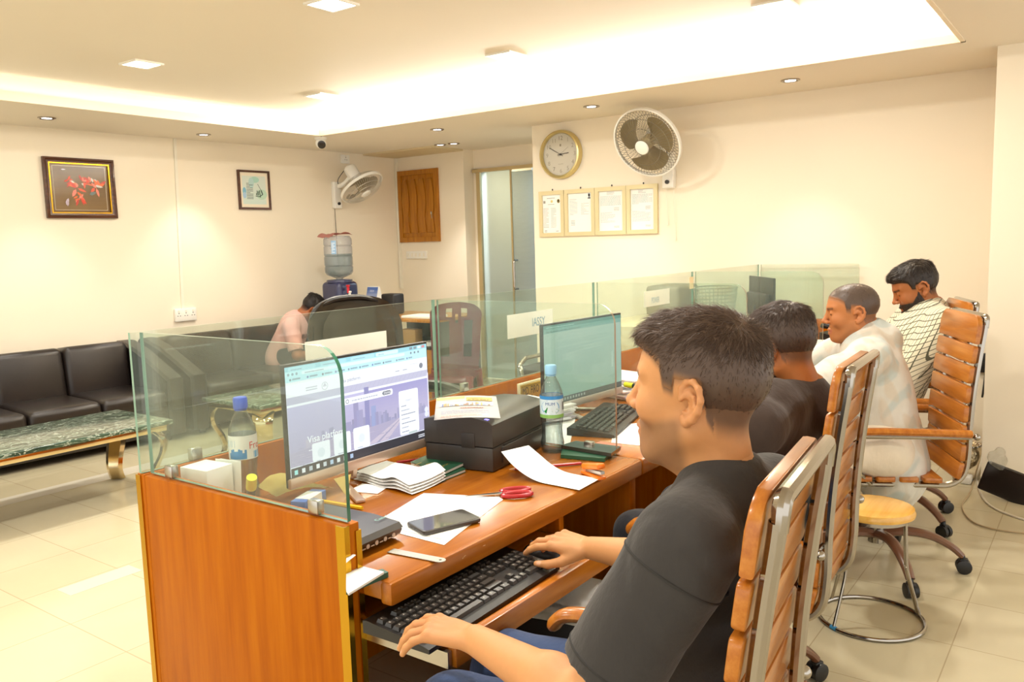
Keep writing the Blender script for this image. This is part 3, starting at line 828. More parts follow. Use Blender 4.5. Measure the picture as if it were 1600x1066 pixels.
# dark trunk box and its cable on the right wall
bx = thing('socket_box', 'black plastic box on the wall behind the far chairs', 'box', (6.13, .64, .56))
MB().box2((6.085, .592, .565), (6.13, .69, .69), .006).build('housing', M_black, bx)
MB().tube([(6.11, .64, .565), (6.09, .645, .48), (6.1, .655, .4)], [.008, .008, .006], 8).build('plug_lead', M_black, bx)
# ============================================================ desks with glass screens
XS = [1.19, 2.43, 3.665, 4.895, 6.10]
YF, YB, ZD, ZP = 1.25, 2.13, .76, .886
dl = ['orange-brown wooden desk nearest the camera, with its keyboard tray pulled out', 'orange-brown wooden desk second in the row, bearing the name plate', 'orange-brown wooden desk third in the row, behind the man in white', 'orange-brown wooden desk at the far end of the row, against the wall']
desks = []
for i in range(4):
    x0, x1 = XS[i], XS[i + 1]
    t = thing('office_desk', dl[i], 'desk', ((x0 + x1) / 2, 1.7, 0), 0, 'desks in the partitioned row')
    xa = x0 + .045 if i == 0 else x0 + .001
    m = MB(); m.box2((xa, YF, .712), (x1 - .001, YB, ZD), .006); m.build('worktop', M_woodx, t)
    m = MB(); m.box2((xa - .002 * (i == 0), YF - .006, .704), (x1 - .002, YF + .03, ZD - .002), .008); m.build('front_edge', M_woodedge, t)
    m = MB(); m.box2((x0, YB, 0), (x1 - .001, YB + .035, ZP), .003); m.build('rear_panel', M_wood, t)
    m = MB(); m.box2((x1 - .045, YF + .02, 0), (x1 - .003, YB, .712), .003); m.build('side_panel', M_wood, t)
    if i == 0:
        m = MB(); m.box2((x0, 1.335, 0), (x0 + .044, YB, ZP - .002), .003); ep = m.build('end_panel', M_wood, t)
        
        for a_, b_ in (((x0 - .003, 1.332, 0), (x0 + .012, 1.36, ZP - .003)), ((x0 - .004, YB + .015, 0), (x0 + .01, YB + .037, ZP - .003))): MB().box2(a_, b_).build('gold_edging', M_gold, ep)
        MB().box2((x0 + .03, 1.331, 0), (x0 + .046, 1.345, ZP - .02)).build('gold_edging', M_gold, ep)
        tr = MB(); tr.box2((1.255, 1.10, .632), (1.93, 1.62, .65), .003); tr = tr.build('keyboard_tray', M_woodx, t)
        m = MB(); m.box2((1.25, 1.078, .603), (1.935, 1.102, .659), .005); m.build('front_lip', M_woodedge, tr)
        m = MB(); m.box2((1.236, 1.09, .606), (1.249, 1.6, .642)); m.box2((1.24, 1.1, .618), (1.2515, 1.55, .63)); m.box2((1.2365, 1.14, .612), (1.2505, 1.17, .634)); m.build('drawer_slide', M_steel, tr)
        m = MB(); m.box2((1.936, 1.09, .606), (1.949, 1.6, .642)); m.build('drawer_slide', M_steel, tr)
        m = MB(); m.box2((1.95, 1.27, .6), (1.975, 2.1, .71), .002); m.build('tray_support', M_wood, t)
    if i == 3: MB().box2((6.06, 1.42, ZD + .001), (6.098, YB - .002, ZP), .003).build('end_panel', M_wood, t)
    desks.append(t)

def pane_poly(y0, y1, z0, z1, r):
    out = [(y1, z0), (y1, z1)]
    for k in range(8): a = rad(90 + 90 * k / 7); out.append((y0 + r + r * math.cos(a), z1 - r + r * math.sin(a)))
    return out + [(y0, z0)]
def mark_pane(o, axis):
    for p in o.data.polygons:
        n = p.normal
        if abs(n[axis]) > .8: p.material_index = 0
        elif n.y < -.6 and axis == 0: p.material_index = 2
        else: p.material_index = 1
def clamp(par, c, d):
    MB().box(c, d, None, .003).build('clamp', M_steel, par)
sl = ['clear glass side screen standing on the end panel of the nearest desk', 'clear glass side screen between the nearest and the second desk', 'clear glass side screen between the second and the third desk', 'clear glass side screen between the third and the last desk', 'clear glass screen against the cream wall at the end of the row']
for i in range(5):
    x = XS[i] + (.022 if i == 0 else -.012 if i == 4 else 0)
    z0 = ZP + .002 if i == 0 else ZD + .003
    y0 = 1.342 if i < 4 else 1.43
    t = thing('glass_screen', sl[i], 'glass screen', (x, 1.75, z0), 0, 'clear glass side screens')
    m = MB(); M = Matrix(((0, 0, 1, x - .005), (1, 0, 0, 0), (0, 1, 0, 0), (0, 0, 0, 1)))
    m.prism(pane_poly(y0, 2.124, z0, 1.278, .07 if i < 4 else .012), .01, M)
    o = m.build('pane', [M_glass, M_gedge, M_gedge2 if i == 0 else M_steel], t, angle=25); mark_pane(o, 0)
    for yc in ((1.45, 2.03) if i < 4 else (1.6, 2.0)):
        clamp(t, (x, yc, z0 + .0175), (.022, .034, .032))
rl = ['clear glass rear screen along the back of the nearest desk', 'clear glass rear screen along the back of the second desk', 'clear glass rear screen along the back of the third desk', 'clear glass rear screen along the back of the last desk']
for i in range(4):
    x0, x1 = XS[i] + (.004 if i else 0), XS[i + 1] - .004
    t = thing('glass_screen', rl[i], 'glass screen', ((x0 + x1) / 2, 2.147, ZP), 0, 'clear glass rear screens')
    o = MB().box2((x0, 2.142, ZP + .002), (x1, 2.152, 1.278)).build('pane', [M_glass, M_gedge, M_gedge], t, smooth=False); mark_pane(o, 1)
    for xc in (x0 + .17, x1 - .3): clamp(t, (xc, 2.147, ZP + .019), (.034, .024, .034))

# papers stuck on the rear screens
def sheet_on_glass(label, q0, q1, h_, words=None, col='f7f4e6'):
    a = at(*q0, Y=2.1405); b = at(*q1, Y=2.1405)
    t = thing('paper_sheet', label, 'paper', (a.x, 2.14, a.z - h_), 0)
    W = b.x - a.x
    m = MB(); m.box2((a.x, 2.1395, a.z - h_), (b.x, 2.1405, a.z)); m.build('sheet', mat('sheet_paper', col, .6), t, smooth=False)
    if words:
        d = DC()
        for w_, x, y, h, c, sx in words: d.text(w_, x * W, y * h_, h, c, 'l', sx)
        d.build('lettering', M_print, (a.x, 2.1392, a.z - h_), (1, 0, 0), (0, 0, 1), t)
    return t
sheet_on_glass('blank white paper taped on the rear glass above the lit screen', (476, 535), (603, 514), .14, [('~ ||||| ~', .42, .45, .014, 'cfc9a8', 1.1)])
sheet_on_glass('white paper with blue letters taped on the glass beside the dark screen', (792, 493), (863, 485), .105, [('IASSY', .52, .36, .04, '6f9fb8', .8)])
sheet_on_glass('white paper with blue letters taped on the glass behind the dark-haired man', (1006, 456), (1046, 452), .09, [('POWER', .28, .2, .034, '8fb6c8', .62)], 'eceee0')
t = thing('sticky_note', 'small yellow note on the upper edge of the rear glass', 'paper', at(1082, 450, Y=2.14))
a = at(1077, 433, Y=2.14); MB().box2((a.x, 2.138, a.z - .075), (a.x + .06, 2.1385, a.z)).build('note', mat('note_yellow', 'f0deb0', .6), t, smooth=False)

# ============================================================ slatted chairs
def make_chair(label, loc, rz, base_rot=0.3):
    t = thing('slatted_office_chair', label, 'chair', loc, rz, 'slatted wooden office chairs')
    L = dict(world=False)
    prof = [(.27, .43), (.12, .43), (-.12, .43), (-.215, .432), (-.268, .475), (-.283, .56), (-.286, .68), (-.296, .83), (-.312, .97), (-.326, 1.07), (-.331, 1.115)]
    side = smooth_path([(0, y, z) for y, z in prof], 5)
    def onp(s):   # point and direction along the back/seat curve by fraction of length
        d = [0]
        for a, b in zip(side, side[1:]): d.append(d[-1] + (b - a).length)
        x = s * d[-1]
        for i in range(len(d) - 1):
            if d[i + 1] >= x:
                f = (x - d[i]) / max(1e-6, d[i + 1] - d[i]); return side[i].lerp(side[i + 1], f), (side[i + 1] - side[i]).normalized(), d[-1]
        return side[-1], (side[-1] - side[-2]).normalized(), d[-1]
    # one bent chrome tube: up one side, across the top, down the other
    hw = .185
    left = [V((-hw, p.y, p.z)) for p in side]; right = [V((hw, p.y, p.z)) for p in side][::-1]
    loop = left[:-1] + rounded([left[-1] + V((0, -.001, -.02)), left[-1] + V((0, -.004, .02)), right[0] + V((0, -.004, .02)), right[0] + V((0, -.001, -.02))], .055, 6) + right[1:]
    front = rounded([right[-1], right[-1] + V((0, .03, -.004)), left[0] + V((0, .03, -.004)), left[0]], .03, 5)
    m = MB(); m.tube(loop + front[1:-1], .0135, 10, closed=True); m.build('tube_frame', M_chrome, t, **L)
    # slats
    _, _, LEN = onp(0)
    def slat(s0, s1, w_, name, top=False):
        s = (s0 + s1) / 2; p, d, _ = onp(min(s, .999)); p = p + d * max(0, s - .999) * LEN; n = V((0, -d.z, d.y)) * -1; h = (s1 - s0) * LEN - .009
        n = V((0, d.z, -d.y)); 
        if d.z < .5: n = V((0, 0, 1)) if abs(d.y) > .85 else n
        if d.y < 0 and n.z < 0: n = -n
        c = p + n * .0275
        M = Matrix(((1, 0, 0, c.x), (0, d.y, n.y, c.y), (0, d.z, n.z, c.z), (0, 0, 0, 1)))
        m = MB()
        if top:
            pl = [(-w_ / 2, -h / 2), (w_ / 2, -h / 2)] + [(w_ / 2 - .05 + .05 * math.cos(rad(a)), h / 2 - .05 + .05 * math.sin(rad(a))) for a in range(0, 91, 15)] + [(-w_ / 2 + .05 + .05 * math.cos(rad(a)), h / 2 - .05 + .05 * math.sin(rad(a))) for a in range(90, 181, 15)]
        else: pl = rrect(w_, h, .012, 3)
        m.prism(pl, .021, M @ Matrix.Translation((0, 0, -.0105)), .004)
        m.build(name, M_slat, t, **L)
    zs = 1 / LEN
    for k in range(5): slat((.0 + k * .092) * zs, (.085 + k * .092) * zs, .45, 'seat_slat')
    s = .53; hh_ = (LEN + .028 - s - .125) / 7
    for k in range(8):
        h = hh_ if k < 7 else .125
        slat(min(s, LEN - .05) * zs, (s + h) * zs, .425, 'back_slat', k == 7); s += h
    # arms
    for sx in (-1, 1):
        m = MB()
        x = sx * .27
        pl = smooth_path([(x, -.262, .668), (x, -.1, .672), (x, .1, .675), (x, .22, .665), (x, .262, .625)], 5)
        m.tube(pl, [.016] * (len(pl) - 3) + [.017, .014, .008], 12, flat=1.5, up=(1, 0, 0)); ar = m.build('armrest', M_slat, t, **L)
        m = MB(); m.tube(rounded([(sx * .185, -.27, .652), (x, -.268, .652), (x, .15, .652)], .02), .009, 8)
        m.tube(smooth_path([(x, .15, .652), (x, .2, .6), (sx * .235, .16, .5), (sx * .2, .1, .43)], 5), .009, 8)
        m.ell((x, -.285, .655), .014, None, 10, 8)
        m.build('arm_bracket', M_chrome, t, **L)
    # gas column and five star base
    m = MB(); m.cyl((0, .02, .13), (0, .02, .4), .022); m.cyl((0, .02, .11), (0, .02, .19), .036); m.box((0, .02, .405), (.22, .2, .03), None, .006); m.build('column', M_chrome, t, **L)
    for k in range(5):
        a = base_rot + 2 * math.pi * k / 5; c, s_ = math.cos(a), math.sin(a)
        def Q(r, z): return V((r * c, .02 + r * s_, z))
        m = MB(); pl = smooth_path([Q(.02, .15), Q(.12, .168), Q(.22, .155), Q(.3, .115), Q(.345, .075)], 5)
        m.tube(pl, [.03 - .011 * i / (len(pl) - 1) for i in range(len(pl))], 10, flat=.75); leg = m.build('base_leg', M_brown, t, **L)
        m = MB(); hx = V((-s_, c, 0))
        for q in (-1, 1):
            C = Q(.352, .031) + hx * .014 * q
            m.tube([C - hx * .011, C - hx * .009, C + hx * .009, C + hx * .011], [.025, .031, .031, .025], 18)
        m.tube([Q(.345, .078), Q(.35, .05)], .012, 8); m.box(Q(.352, .055), (.034, .03, .022), (0, 0, a), .004)
        m.build('caster', M_black, leg, **L)
    return t
make_chair('slatted wooden office chair nearest the camera, behind the man in grey tee', (1.235, .70, 0), rad(6), .1)
make_chair('slatted wooden office chair of the man in glasses, second from the camera', (2.40, .885, 0), rad(3), -.52)
make_chair('slatted wooden office chair under the man in white, behind the round stool', (3.86, .79, 0), rad(26.5), -1.75)
make_chair('slatted wooden office chair of the man in the checked shirt, farthest one', (4.55, .90, 0), rad(22), -1.2)

# round stool
ts = thing('stool', 'round stool with yellow wooden seat and chrome ring foot', 'stool', (3.27, .70, 0))
L = dict(world=False)
MB().lathe([(.001, .425), (.135, .425), (.148, .43), (.15, .442), (.144, .455), (.12, .46), (.001, .46)], 48).build('seat', wood_mat('yellow_seat_wood', 'd89a3c', 'e6b050', 'efc168', axis=0, scale=.8, rough=.2, coat=.6), ts, **L)
m = MB(); m.tube([(.19 * math.cos(a * math.pi / 24), .19 * math.sin(a * math.pi / 24), .008) for a in range(48)], .0075, 8, closed=True); rg = m.build('foot_ring', M_chrome, ts, **L)
m = MB(); m.tube([(.19 * math.cos(a), .19 * math.sin(a), .008) for a in (2.55, 2.62, 2.69)], .0085, 8); m.build('blue_tape', mat('blue_tape', '3b8fc4', .5), rg, **L)
MB().lathe([(.115, .41), (.128, .41), (.128, .425), (.115, .425)], 40, caps=False).build('seat_ring', M_chrome, ts, **L)
for a in (-.95, 2.62, 1.1):
    m = MB(); c, s_ = math.cos(a), math.sin(a)
    for da in (0, .085):
        c, s_ = math.cos(a + da), math.sin(a + da)
        m.tube(rounded([(.19 * c, .19 * s_, .01), (.135 * c, .135 * s_, .2), (.125 * c, .125 * s_, .415), (.09 * c, .09 * s_, .418)], .03), .006, 8)
        if a > 1: break
    m.build('leg', M_chrome, ts, **L)

# ============================================================ sofas and marble tables
M_leather = mat('dark_leather', '211a17', .33, var=.15, vs=9, bump=.25, bs=260, bd=.002, spec=.5)
def sofa(label, s0, s1, arm_r, arm_l, n):
    """black sofa along the left wall between s0 and s1 (metres along the wall)"""
    t = thing('sofa', label, 'sofa', onS((s0 + s1) / 2, 0, .5), 0, 'dark leather sofas along the wall')
    rot = Matrix((SU, SN, V((0, 0, 1)))).transposed()
    def bx(sa, sb, oa, ob, za, zb, bev, name, par=t, tilt=0):
        MM = rot if not tilt else rot @ Euler((tilt, 0, 0)).to_matrix()
        return MB().box(onS((sa + sb) / 2, (za + zb) / 2, (oa + ob) / 2), (sb - sa, ob - oa, zb - za), MM, bev, 4).build(name, M_leather, par)
    sa = s0 + (.14 if arm_l else 0); sb = s1 - (.14 if arm_r else 0)
    bx(sa, sb, .1, .88, .06, .3, .02, 'base')
    w_ = (sb - sa) / n
    for k in range(n):
        bx(sa + k * w_ + .002, sa + (k + 1) * w_ - .002, .2, .9, .27, .41, .045, 'seat_cushion')
        bx(sa + k * w_ + .002, sa + (k + 1) * w_ - .002, .05, .32, .3, .765, .05, 'back_cushion', tilt=.12)
    for on, x in ((arm_l, s0), (arm_r, s1 - .14)):
        if on:
            m = MB(); rings = []
            for sx in (0, .02, .12, .14):
                ins = .02 if sx in (0, .14) else 0
                pts = [(.06, .05), (.9 - ins, .05), (.9 - ins, .5 - ins), (.75, .56 - ins), (.4, .7 - ins), (.16, .76 - ins), (.06, .76 - ins)]
                rings.append([onS(x + sx, z, o_) for o_, z in pts])
            m.rings(rings); m.build('arm', M_leather, t)
    for sx in (s0 + .12, s1 - .12):
        for o_ in (.15, .8): MB().cyl(onS(sx, 0, o_), onS(sx, .07, o_), .025).build('foot', M_black, t)
    return t
sofa('dark leather sofa at the left edge of the photo', -2.0, .84, True, True, 5)
sofa('dark leather sofa seen through the glass with the sleeping man on it', .9, 2.42, True, True, 2)

def marble():
    m, nt, b = new_mat('green_marble')
    v = coords(nt, (1.5, 4, 4)); f = tex_noise(nt, v, 4, 8, .65)
    col = ramp(nt, f, [(.3, lin('1c2e24')), (.5, lin('34493a')), (.7, lin('4d6653'))])
    n2 = nd(nt, 'ShaderNodeTexNoise'); n2.inputs['Scale'].default_value = 3.2; n2.inputs['Detail'].default_value = 9; n2.inputs['Roughness'].default_value = .6; n2.inputs['Distortion'].default_value = 2.2; nt.links.new(v, n2.inputs['Vector'])
    mask = ramp(nt, n2.outputs['Fac'], [(.475, (0, 0, 0)), (.498, (.75,) * 3), (.505, (.75,) * 3), (.53, (0, 0, 0))])
    mx = nd(nt, 'ShaderNodeMixRGB'); mx.inputs['Color2'].default_value = lin('c9d2c2') + (1,)
    nt.links.new(mask, mx.inputs['Fac']); nt.links.new(col, mx.inputs['Color1']); nt.links.new(mx.outputs['Color'], b.inputs['Base Color'])
    setin(b, Roughness=.2, Coat_Weight=.1, Specular_IOR_Level=.35)
    return m
M_marble = marble()
M_gsteel = mat('champagne_steel', 'd8c49a', .12, 1)
def ctable(label, x0, x1, y0, y1):
    t = thing('coffee_table', label, 'coffee table', ((x0 + x1) / 2, (y0 + y1) / 2, 0), 0, 'green marble coffee tables')
    MB().box2((x0, y0, .425), (x1, y1, .455), .01, 3).build('marble_top', M_marble, t)
    m = MB(); m.box2((x0 + .03, y0 + .03, .385), (x1 - .03, y1 - .03, .425), .006); m.build('apron', M_gsteel, t)
    for sx, cx in ((-1, x0 + .09), (1, x1 - .09)):
        for sy, cy in ((-1, y0 + .08), (1, y1 - .08)):
            m = MB()
            pth = smooth_path([(.0, .395), (.05, .34), (.045, .26), (-.005, .16), (-.02, .08), (.02, .005)], 5)
            wd_ = [.075, .07, .062, .055, .05, .05]
            k = len(pth); rg = []
            dx, dy = sx * .75, sy * .66
            for i, p in enumerate(pth):
                u = i / (k - 1) * 5; j = min(int(u), 4); w_ = wd_[j] + (wd_[j + 1] - wd_[j]) * (u - j)
                c = V((cx + p.x * dx, cy + p.x * dy, p.y)); a = V((-dy, dx, 0)).normalized(); n = V((dx, dy, 0)).normalized()
                rg.append([c + a * w_ + n * .004, c + a * w_ * .5 + n * .02, c - a * w_ * .5 + n * .02, c - a * w_ + n * .004, c - a * w_ * .6 - n * .016, c + a * w_ * .6 - n * .016])
            m.rings(rg); m.build('leg', M_gsteel, t)
    return t
ctable('green marble coffee table in front of the left sofa', 1.66, 2.86, 4.72, 5.38)
ctable('green marble coffee table behind the glass, at the sleeping man', 3.40, 4.6, 4.58, 5.24)

# ============================================================ big leather armchair, visitor chairs
ec = thing('executive_chair', 'big dark leather executive chair behind the rear glass', 'chair', (3.03, 2.98, 0), rad(176))
M_lgrey = mat('worn_brown_leather', '4a4034', .3, var=.12, vs=8, bump=.2, bs=220, bd=.002)
def pad(m, w0, w1, z0, z1, y0, y1, th, bow, n=12):
    def f(u, v):
        z = z0 + (z1 - z0) * v; s = 2 * u - 1
        w_ = (w0 + (w1 - w0) * v) * (1 if v < .8 else math.sqrt(max(.02, 1 - ((v - .8) / .2) ** 2 * .5)))
        return V((s * w_ / 2, y0 + (y1 - y0) * v + bow * s * s * .12, z + .04 * (1 - s ** 4) * max(0, (v - .7) / .3)))
    m.surf(f, n, n, th)
m = MB(); pad(m, .56, .66, .5, 1.19, -.24, -.33, .1, .5); m.build('backrest', M_lgrey, ec, world=False, angle=60)
m = MB(); pad(m, .4, .44, .54, 1.15, -.205, -.295, .05, .1); m.build('back_cushion', M_lgrey, ec, world=False, angle=60)
for sx in (-1, 1):
    m = MB(); m.tube(smooth_path([(sx * .24, -.2, .55), (sx * .265, -.225, .8), (sx * .285, -.27, 1.0), (sx * .24, -.3, 1.16), (sx * .12, -.318, 1.215), (0, -.32, 1.225)], 6), .016, 8); m.build('piping', M_black, ec, world=False)
    m = MB(); m.tube(smooth_path([(sx * .33, -.22, .7), (sx * .34, 0, .72), (sx * .33, .22, .68), (sx * .31, .26, .55)], 6), .034, 10); m.build('armrest', M_black, ec, world=False)
MB().box((0, .02, .46), (.6, .56, .14), None, .05, 4).build('seat', M_lgrey, ec, world=False)
m = MB(); m.cyl((0, 0, .08), (0, 0, .4), .03); m.build('column', M_chrome, ec, world=False)
for k in range(5):
    a = .4 + 2 * math.pi * k / 5; m = MB(); m.tube([(0, 0, .12), (.2 * math.cos(a), .2 * math.sin(a), .12), (.34 * math.cos(a), .34 * math.sin(a), .07)], [.03, .026, .02], 10); lg = m.build('base_leg', M_chrome, ec, world=False)
    MB().ell((.34 * math.cos(a), .34 * math.sin(a), .033), .032, None, 14, 10).build('caster', M_black, lg, world=False)

def visitor_chair(label, x, y, rz, hz=.92):
    t = thing('visitor_chair', label, 'chair', (x, y, 0), rz, 'chrome tube visitor chairs')
    m = MB()
    for sx in (-1, 1):
        m.tube(rounded([(sx * .27, .25, .02), (sx * .27, -.25, .02)], .01), .014, 8)
        m.tube(rounded([(sx * .27, .25, .02), (sx * .27, .25, .62), (sx * .27, -.22, .64)], .09, 6), .014, 8)
        m.tube(smooth_path([(sx * .27, -.25, .02), (sx * .25, -.2, .45), (sx * .24, -.24, .7), (sx * .2, -.28, hz - .04), (sx * .12, -.29, hz)], 6), .014, 8)
    m.tube([(-.12, -.29, hz), (.12, -.29, hz)], .014, 8); m.build('tube_frame', M_chrome, t, world=False)
    MB().box((0, 0, .44), (.48, .46, .08), None, .03, 3).build('seat', M_leather, t, world=False)
    MB().box((0, -.255, hz - .17), (.4, .05, .26), (.12, 0, 0), .022, 3).build('backrest', M_leather, t, world=False)
_q = at(838, 556, Y=2.97); visitor_chair('chrome tube visitor chair behind the glass of the second desk', _q.x, 2.68, rad(180), _q.z)


# burgundy plastic chair
pc = thing('plastic_chair', 'burgundy moulded plastic chair by the glass door', 'chair', (5.18, 4.40, 0), rad(118))
M_burg = mat('burgundy_plastic', '7e3540', .3, coat=.3)
def bk_(u, v):
    s = 2 * u - 1; w_ = .2 + .03 * v; zz = .44 + .56 * v
    if v > .85: w_ *= math.sqrt(max(.05, 1 - ((v - .85) / .15) ** 2 * .5))
    return V((s * w_, -.2 - .1 * v + .05 * s * s, zz - .02 * s * s * (v > .8)))
m = MB()
NU, NV = 17, 22
P = [[m.bm.verts.new(bk_(i / NU, j / NV)) for j in range(NV + 1)] for i in range(NU + 1)]
fs = []
for i in range(NU):
    for j in range(NV):
        u, v = (i + .5) / NU, (j + .5) / NV
        hole = (.2 < v < .72 and (.2 < u < .33 or .67 < u < .8)) or (.76 < v < .9 and (.28 < u < .42 or .58 < u < .72)) or (.66 < v < .82 and .45 < u < .55)
        if not hole: fs.append(m.bm.faces.new((P[i][j], P[i + 1][j], P[i + 1][j + 1], P[i][j + 1])))
bmesh.ops.solidify(m.bm, geom=fs, thickness=.014)
m.build('backrest', M_burg, pc, world=False)
m = MB(); m.surf(lambda u, v: V(((2 * u - 1) * (.2 + .02 * v), -.2 + .44 * v, .44 - .02 * math.sin(v * 3.1) * (1 - (2 * u - 1) ** 2) - .05 * max(0, v - .85) / .15 - .03 * abs(2 * u - 1) ** 6)), 14, 12, .015); m.build('seat', M_burg, pc, world=False)
for sx in (-1, 1):
    for y, yt in ((-.24, -.19), (.25, .22)):
        m = MB(); m.tube([(sx * .19, yt, .44), (sx * .215, y, .0)], [.03, .02], 8); m.build('leg', M_burg, pc, world=False)

# ============================================================ back corner: cabinet, dispenser, odds and ends
cbn = thing('counter_cabinet', 'wood-edged dark counter cabinet by the plastic chair', 'cabinet', (5.85, 5.25, 0))
M_dkwood = wood_mat('dark_counter', '2c2219', '3a2d21', '4a3a2a', axis=1, rough=.35)
MB().box2((5.5, 4.86, .80), (6.2, 5.82, .83), .004).build('top', M_honey, cbn)
m = MB()
for a, b_ in (((5.52, 4.88, 0), (5.55, 4.91, .8)), ((5.52, 5.77, 0), (5.55, 5.8, .8)), ((6.15, 4.88, 0), (6.18, 5.8, .8)), ((5.52, 4.88, .56), (6.18, 5.8, .58))): m.box2(a, b_)
m.build('carcass', M_dkwood, cbn, smooth=False)
MB().box2((5.525, 4.91, .03), (5.545, 5.77, .555), .003).build('front_panel', M_honey, cbn)
MB().box2((5.56, 4.885, .58), (6.15, 4.895, .8)).build('end_panel', M_dkwood, cbn, smooth=False)
def loose_box(name, label, cat, a, b_, m_, group=None, bev=.003):
    t = thing(name, label, cat, ((a[0] + b_[0]) / 2, (a[1] + b_[1]) / 2, a[2]), 0, group)
    MB().box2(a, b_, bev).build('body', m_, t); return t
loose_box('paper_stack', 'white papers lying on the counter cabinet', 'paper', (5.55, 4.95, .831), (5.8, 5.3, .852), M_paper)
loose_box('carton', 'small tan carton on the open shelf of the counter cabinet', 'box', (5.6, 5.18, .581), (5.7, 5.36, .72), mat('tan_card', 'b58a4c', .6))
tp = thing('paper_stack', 'fanned white papers on the open shelf of the counter cabinet', 'paper', (5.65, 5.0, .581))
for k in range(5): MB().box((5.65 + .01 * k, 5.06 - .012 * k, .584 + .006 * k), (.16, .22, .004), (0, 0, .12 * k - .2)).build('sheet', M_paper, tp, smooth=False)
# water dispenser
wd_t = thing('water_dispenser', 'navy blue water dispenser in the far corner', 'water dispenser', (5.66, 6.22, 0))
M_navy = mat('navy_plastic', '2c2f52', .3, coat=.3)
MB().box2((5.525, 6.085, .02), (5.795, 6.355, 1.16), .05, 4).build('body', M_navy, wd_t)
MB().lathe([(.001, 1.15), (.13, 1.15), (.125, 1.175), (.09, 1.18), (.001, 1.18)], 28, Matrix.Translation((5.66, 6.22, 0))).build('top_collar', M_navy, wd_t)
tapd = (CAM - V((5.66, 6.22, 1.2))); tapd.z = 0; tapd.normalize(); tv = V((-tapd.y, tapd.x, 0))
for off, c_, nm in ((.055, 'c8202c', 'hot'), (.1, 'e8e6e2', 'cold')):
    c0 = V((5.66, 6.22, 1.03 + (.06 if nm == 'hot' else 0))) + tapd * .15 + tv * (.06 + off * .3)
    m = MB(); m.cyl(c0, c0 + tapd * .06, .014); m.cyl(c0 + tapd * .05 + V((0, 0, .02)), c0 + tapd * .05 + V((0, 0, -.04)), .012); m.box(c0 + tapd * .05 + V((0, 0, .03)), (.03, .03, .02), None, .006); m.build('tap', mat('tap_' + nm, c_, .3), wd_t)
jg = thing('water_jug', 'clear ribbed water jug upside down on the navy dispenser', 'water jug', (5.66, 6.22, 1.17))
M_jug = thin_glass('jug_plastic', 'eef0f2', .9, .2, 'e6e6ea', .08, rim='c2c8d2')
prof = [(.03, 1.172), (.035, 1.19), (.12, 1.225), (.137, 1.25), (.139, 1.3), (.131, 1.31), (.139, 1.32), (.139, 1.4), (.131, 1.41), (.139, 1.42), (.139, 1.5), (.131, 1.51), (.139, 1.52), (.137, 1.575), (.118, 1.605), (.001, 1.61)]
MB().lathe(prof, 40, Matrix.Translation((5.66, 6.22, 0)), False).build('bottle', M_jug, jg)
MB().lathe([(.001, 1.2), (.1, 1.225), (.13, 1.255), (.133, 1.43), (.001, 1.431)], 32, Matrix.Translation((5.66, 6.22, 0))).build('water', thin_glass('jug_water', 'cfdcdc', .3, .12, 'cfd8d8'), jg)
d = DC(); d.rect(0, 0, 1, 1, '8fb2d4', 6); d.up(); d.scrib(.1, .1, .8, .8, 'e8eef6', 7)
d.build('label', M_print, (0, 0, 0), (1, 0, 0), (0, 0, 1), jg, warp=lambda x, y, z: V((5.66 + (.1405 + z) * math.cos(3.5 + .35 * x), 6.22 + (.1405 + z) * math.sin(3.5 + .35 * x), 1.43 + .13 * y)))
cl = thing('pink_cloth', 'pink cloth crumpled on top of the water jug', 'cloth', (5.66, 6.22, 1.61))
def clo(u, v):
    x, y = (u - .5) * .27, (v - .5) * .22
    return V((5.64 + x, 6.23 + y, 1.626 + .022 * mnoise.noise(V((x * 14, y * 14, 3))) - (1.1 * max(0, -x - .105) if x < -.105 else 0)))
m = MB(); m.surf(clo, 26, 22, .008); m.build('cloth', mat('pink_cloth', 'd89a8e', .8), cl, angle=0)
bb = thing('drinking_bottle', 'small blue bottle beside the navy dispenser', 'bottle', (5.43, 6.1, .72))
st_ = loose_box('side_table', 'low dark side table beside the dispenser, behind the armchair', 'table', (5.42, 5.86, 0), (5.58, 6.02, .9), M_dkwood)
bb.location = (5.5, 5.95, .9)
MB().lathe([(.001, 0), (.026, 0), (.028, .02), (.028, .08), (.014, .1), (.013, .12), (.001, .12)], 16).build('body', mat('blue_bottle', '2f7fd0', .2), bb, world=False)
MB().lathe([(.001, .12), (.016, .12), (.016, .14), (.001, .14)], 12).build('cap', M_white, bb, world=False)
# calendar, kettle and boxes on the cabinet
q = at(581, 451, X=5.95)
cal = thing('desk_calendar', 'blue tent calendar with a mountain picture on the counter cabinet', 'calendar', (5.95, q.y, .83))
m = MB(); M = Matrix(((0, 0, 1, 5.9), (1, 0, 0, q.y), (0, 1, 0, .832), (0, 0, 0, 1)))
yw = .075
m.rings([[V((5.9 + dx, q.y + s_ * yw, z)) for dx, z in ((0, .832), (.07, 1.09), (.085, 1.09), (.16, .832))] for s_ in (-1, 1)]); m.build('stand', M_white, cal, smooth=False)
d = DC(); d.grad(0, 0, .15, .26, 'e8e6e0', '3f68b4', 8); d.up(); d.poly([(.01, .1), (.05, .15), (.075, .13), (.1, .16), (.14, .1)], 'dfe8f2'); d.rect(.0, .0, .15, .09, '5a86c4'); d.up(); d.scrib(.015, .015, .12, .06, 'f2f4f8', 4); d.text('2024', .04, .21, .022, 'eef2fa')
d.build('picture', M_print, (5.8965, q.y + .075, .833), (0, -1, 0), (.07, 0, .26), cal)
kt = thing('electric_kettle', 'black and red appliance at the back of the counter cabinet', 'appliance', (5.85, 5.6, .83))
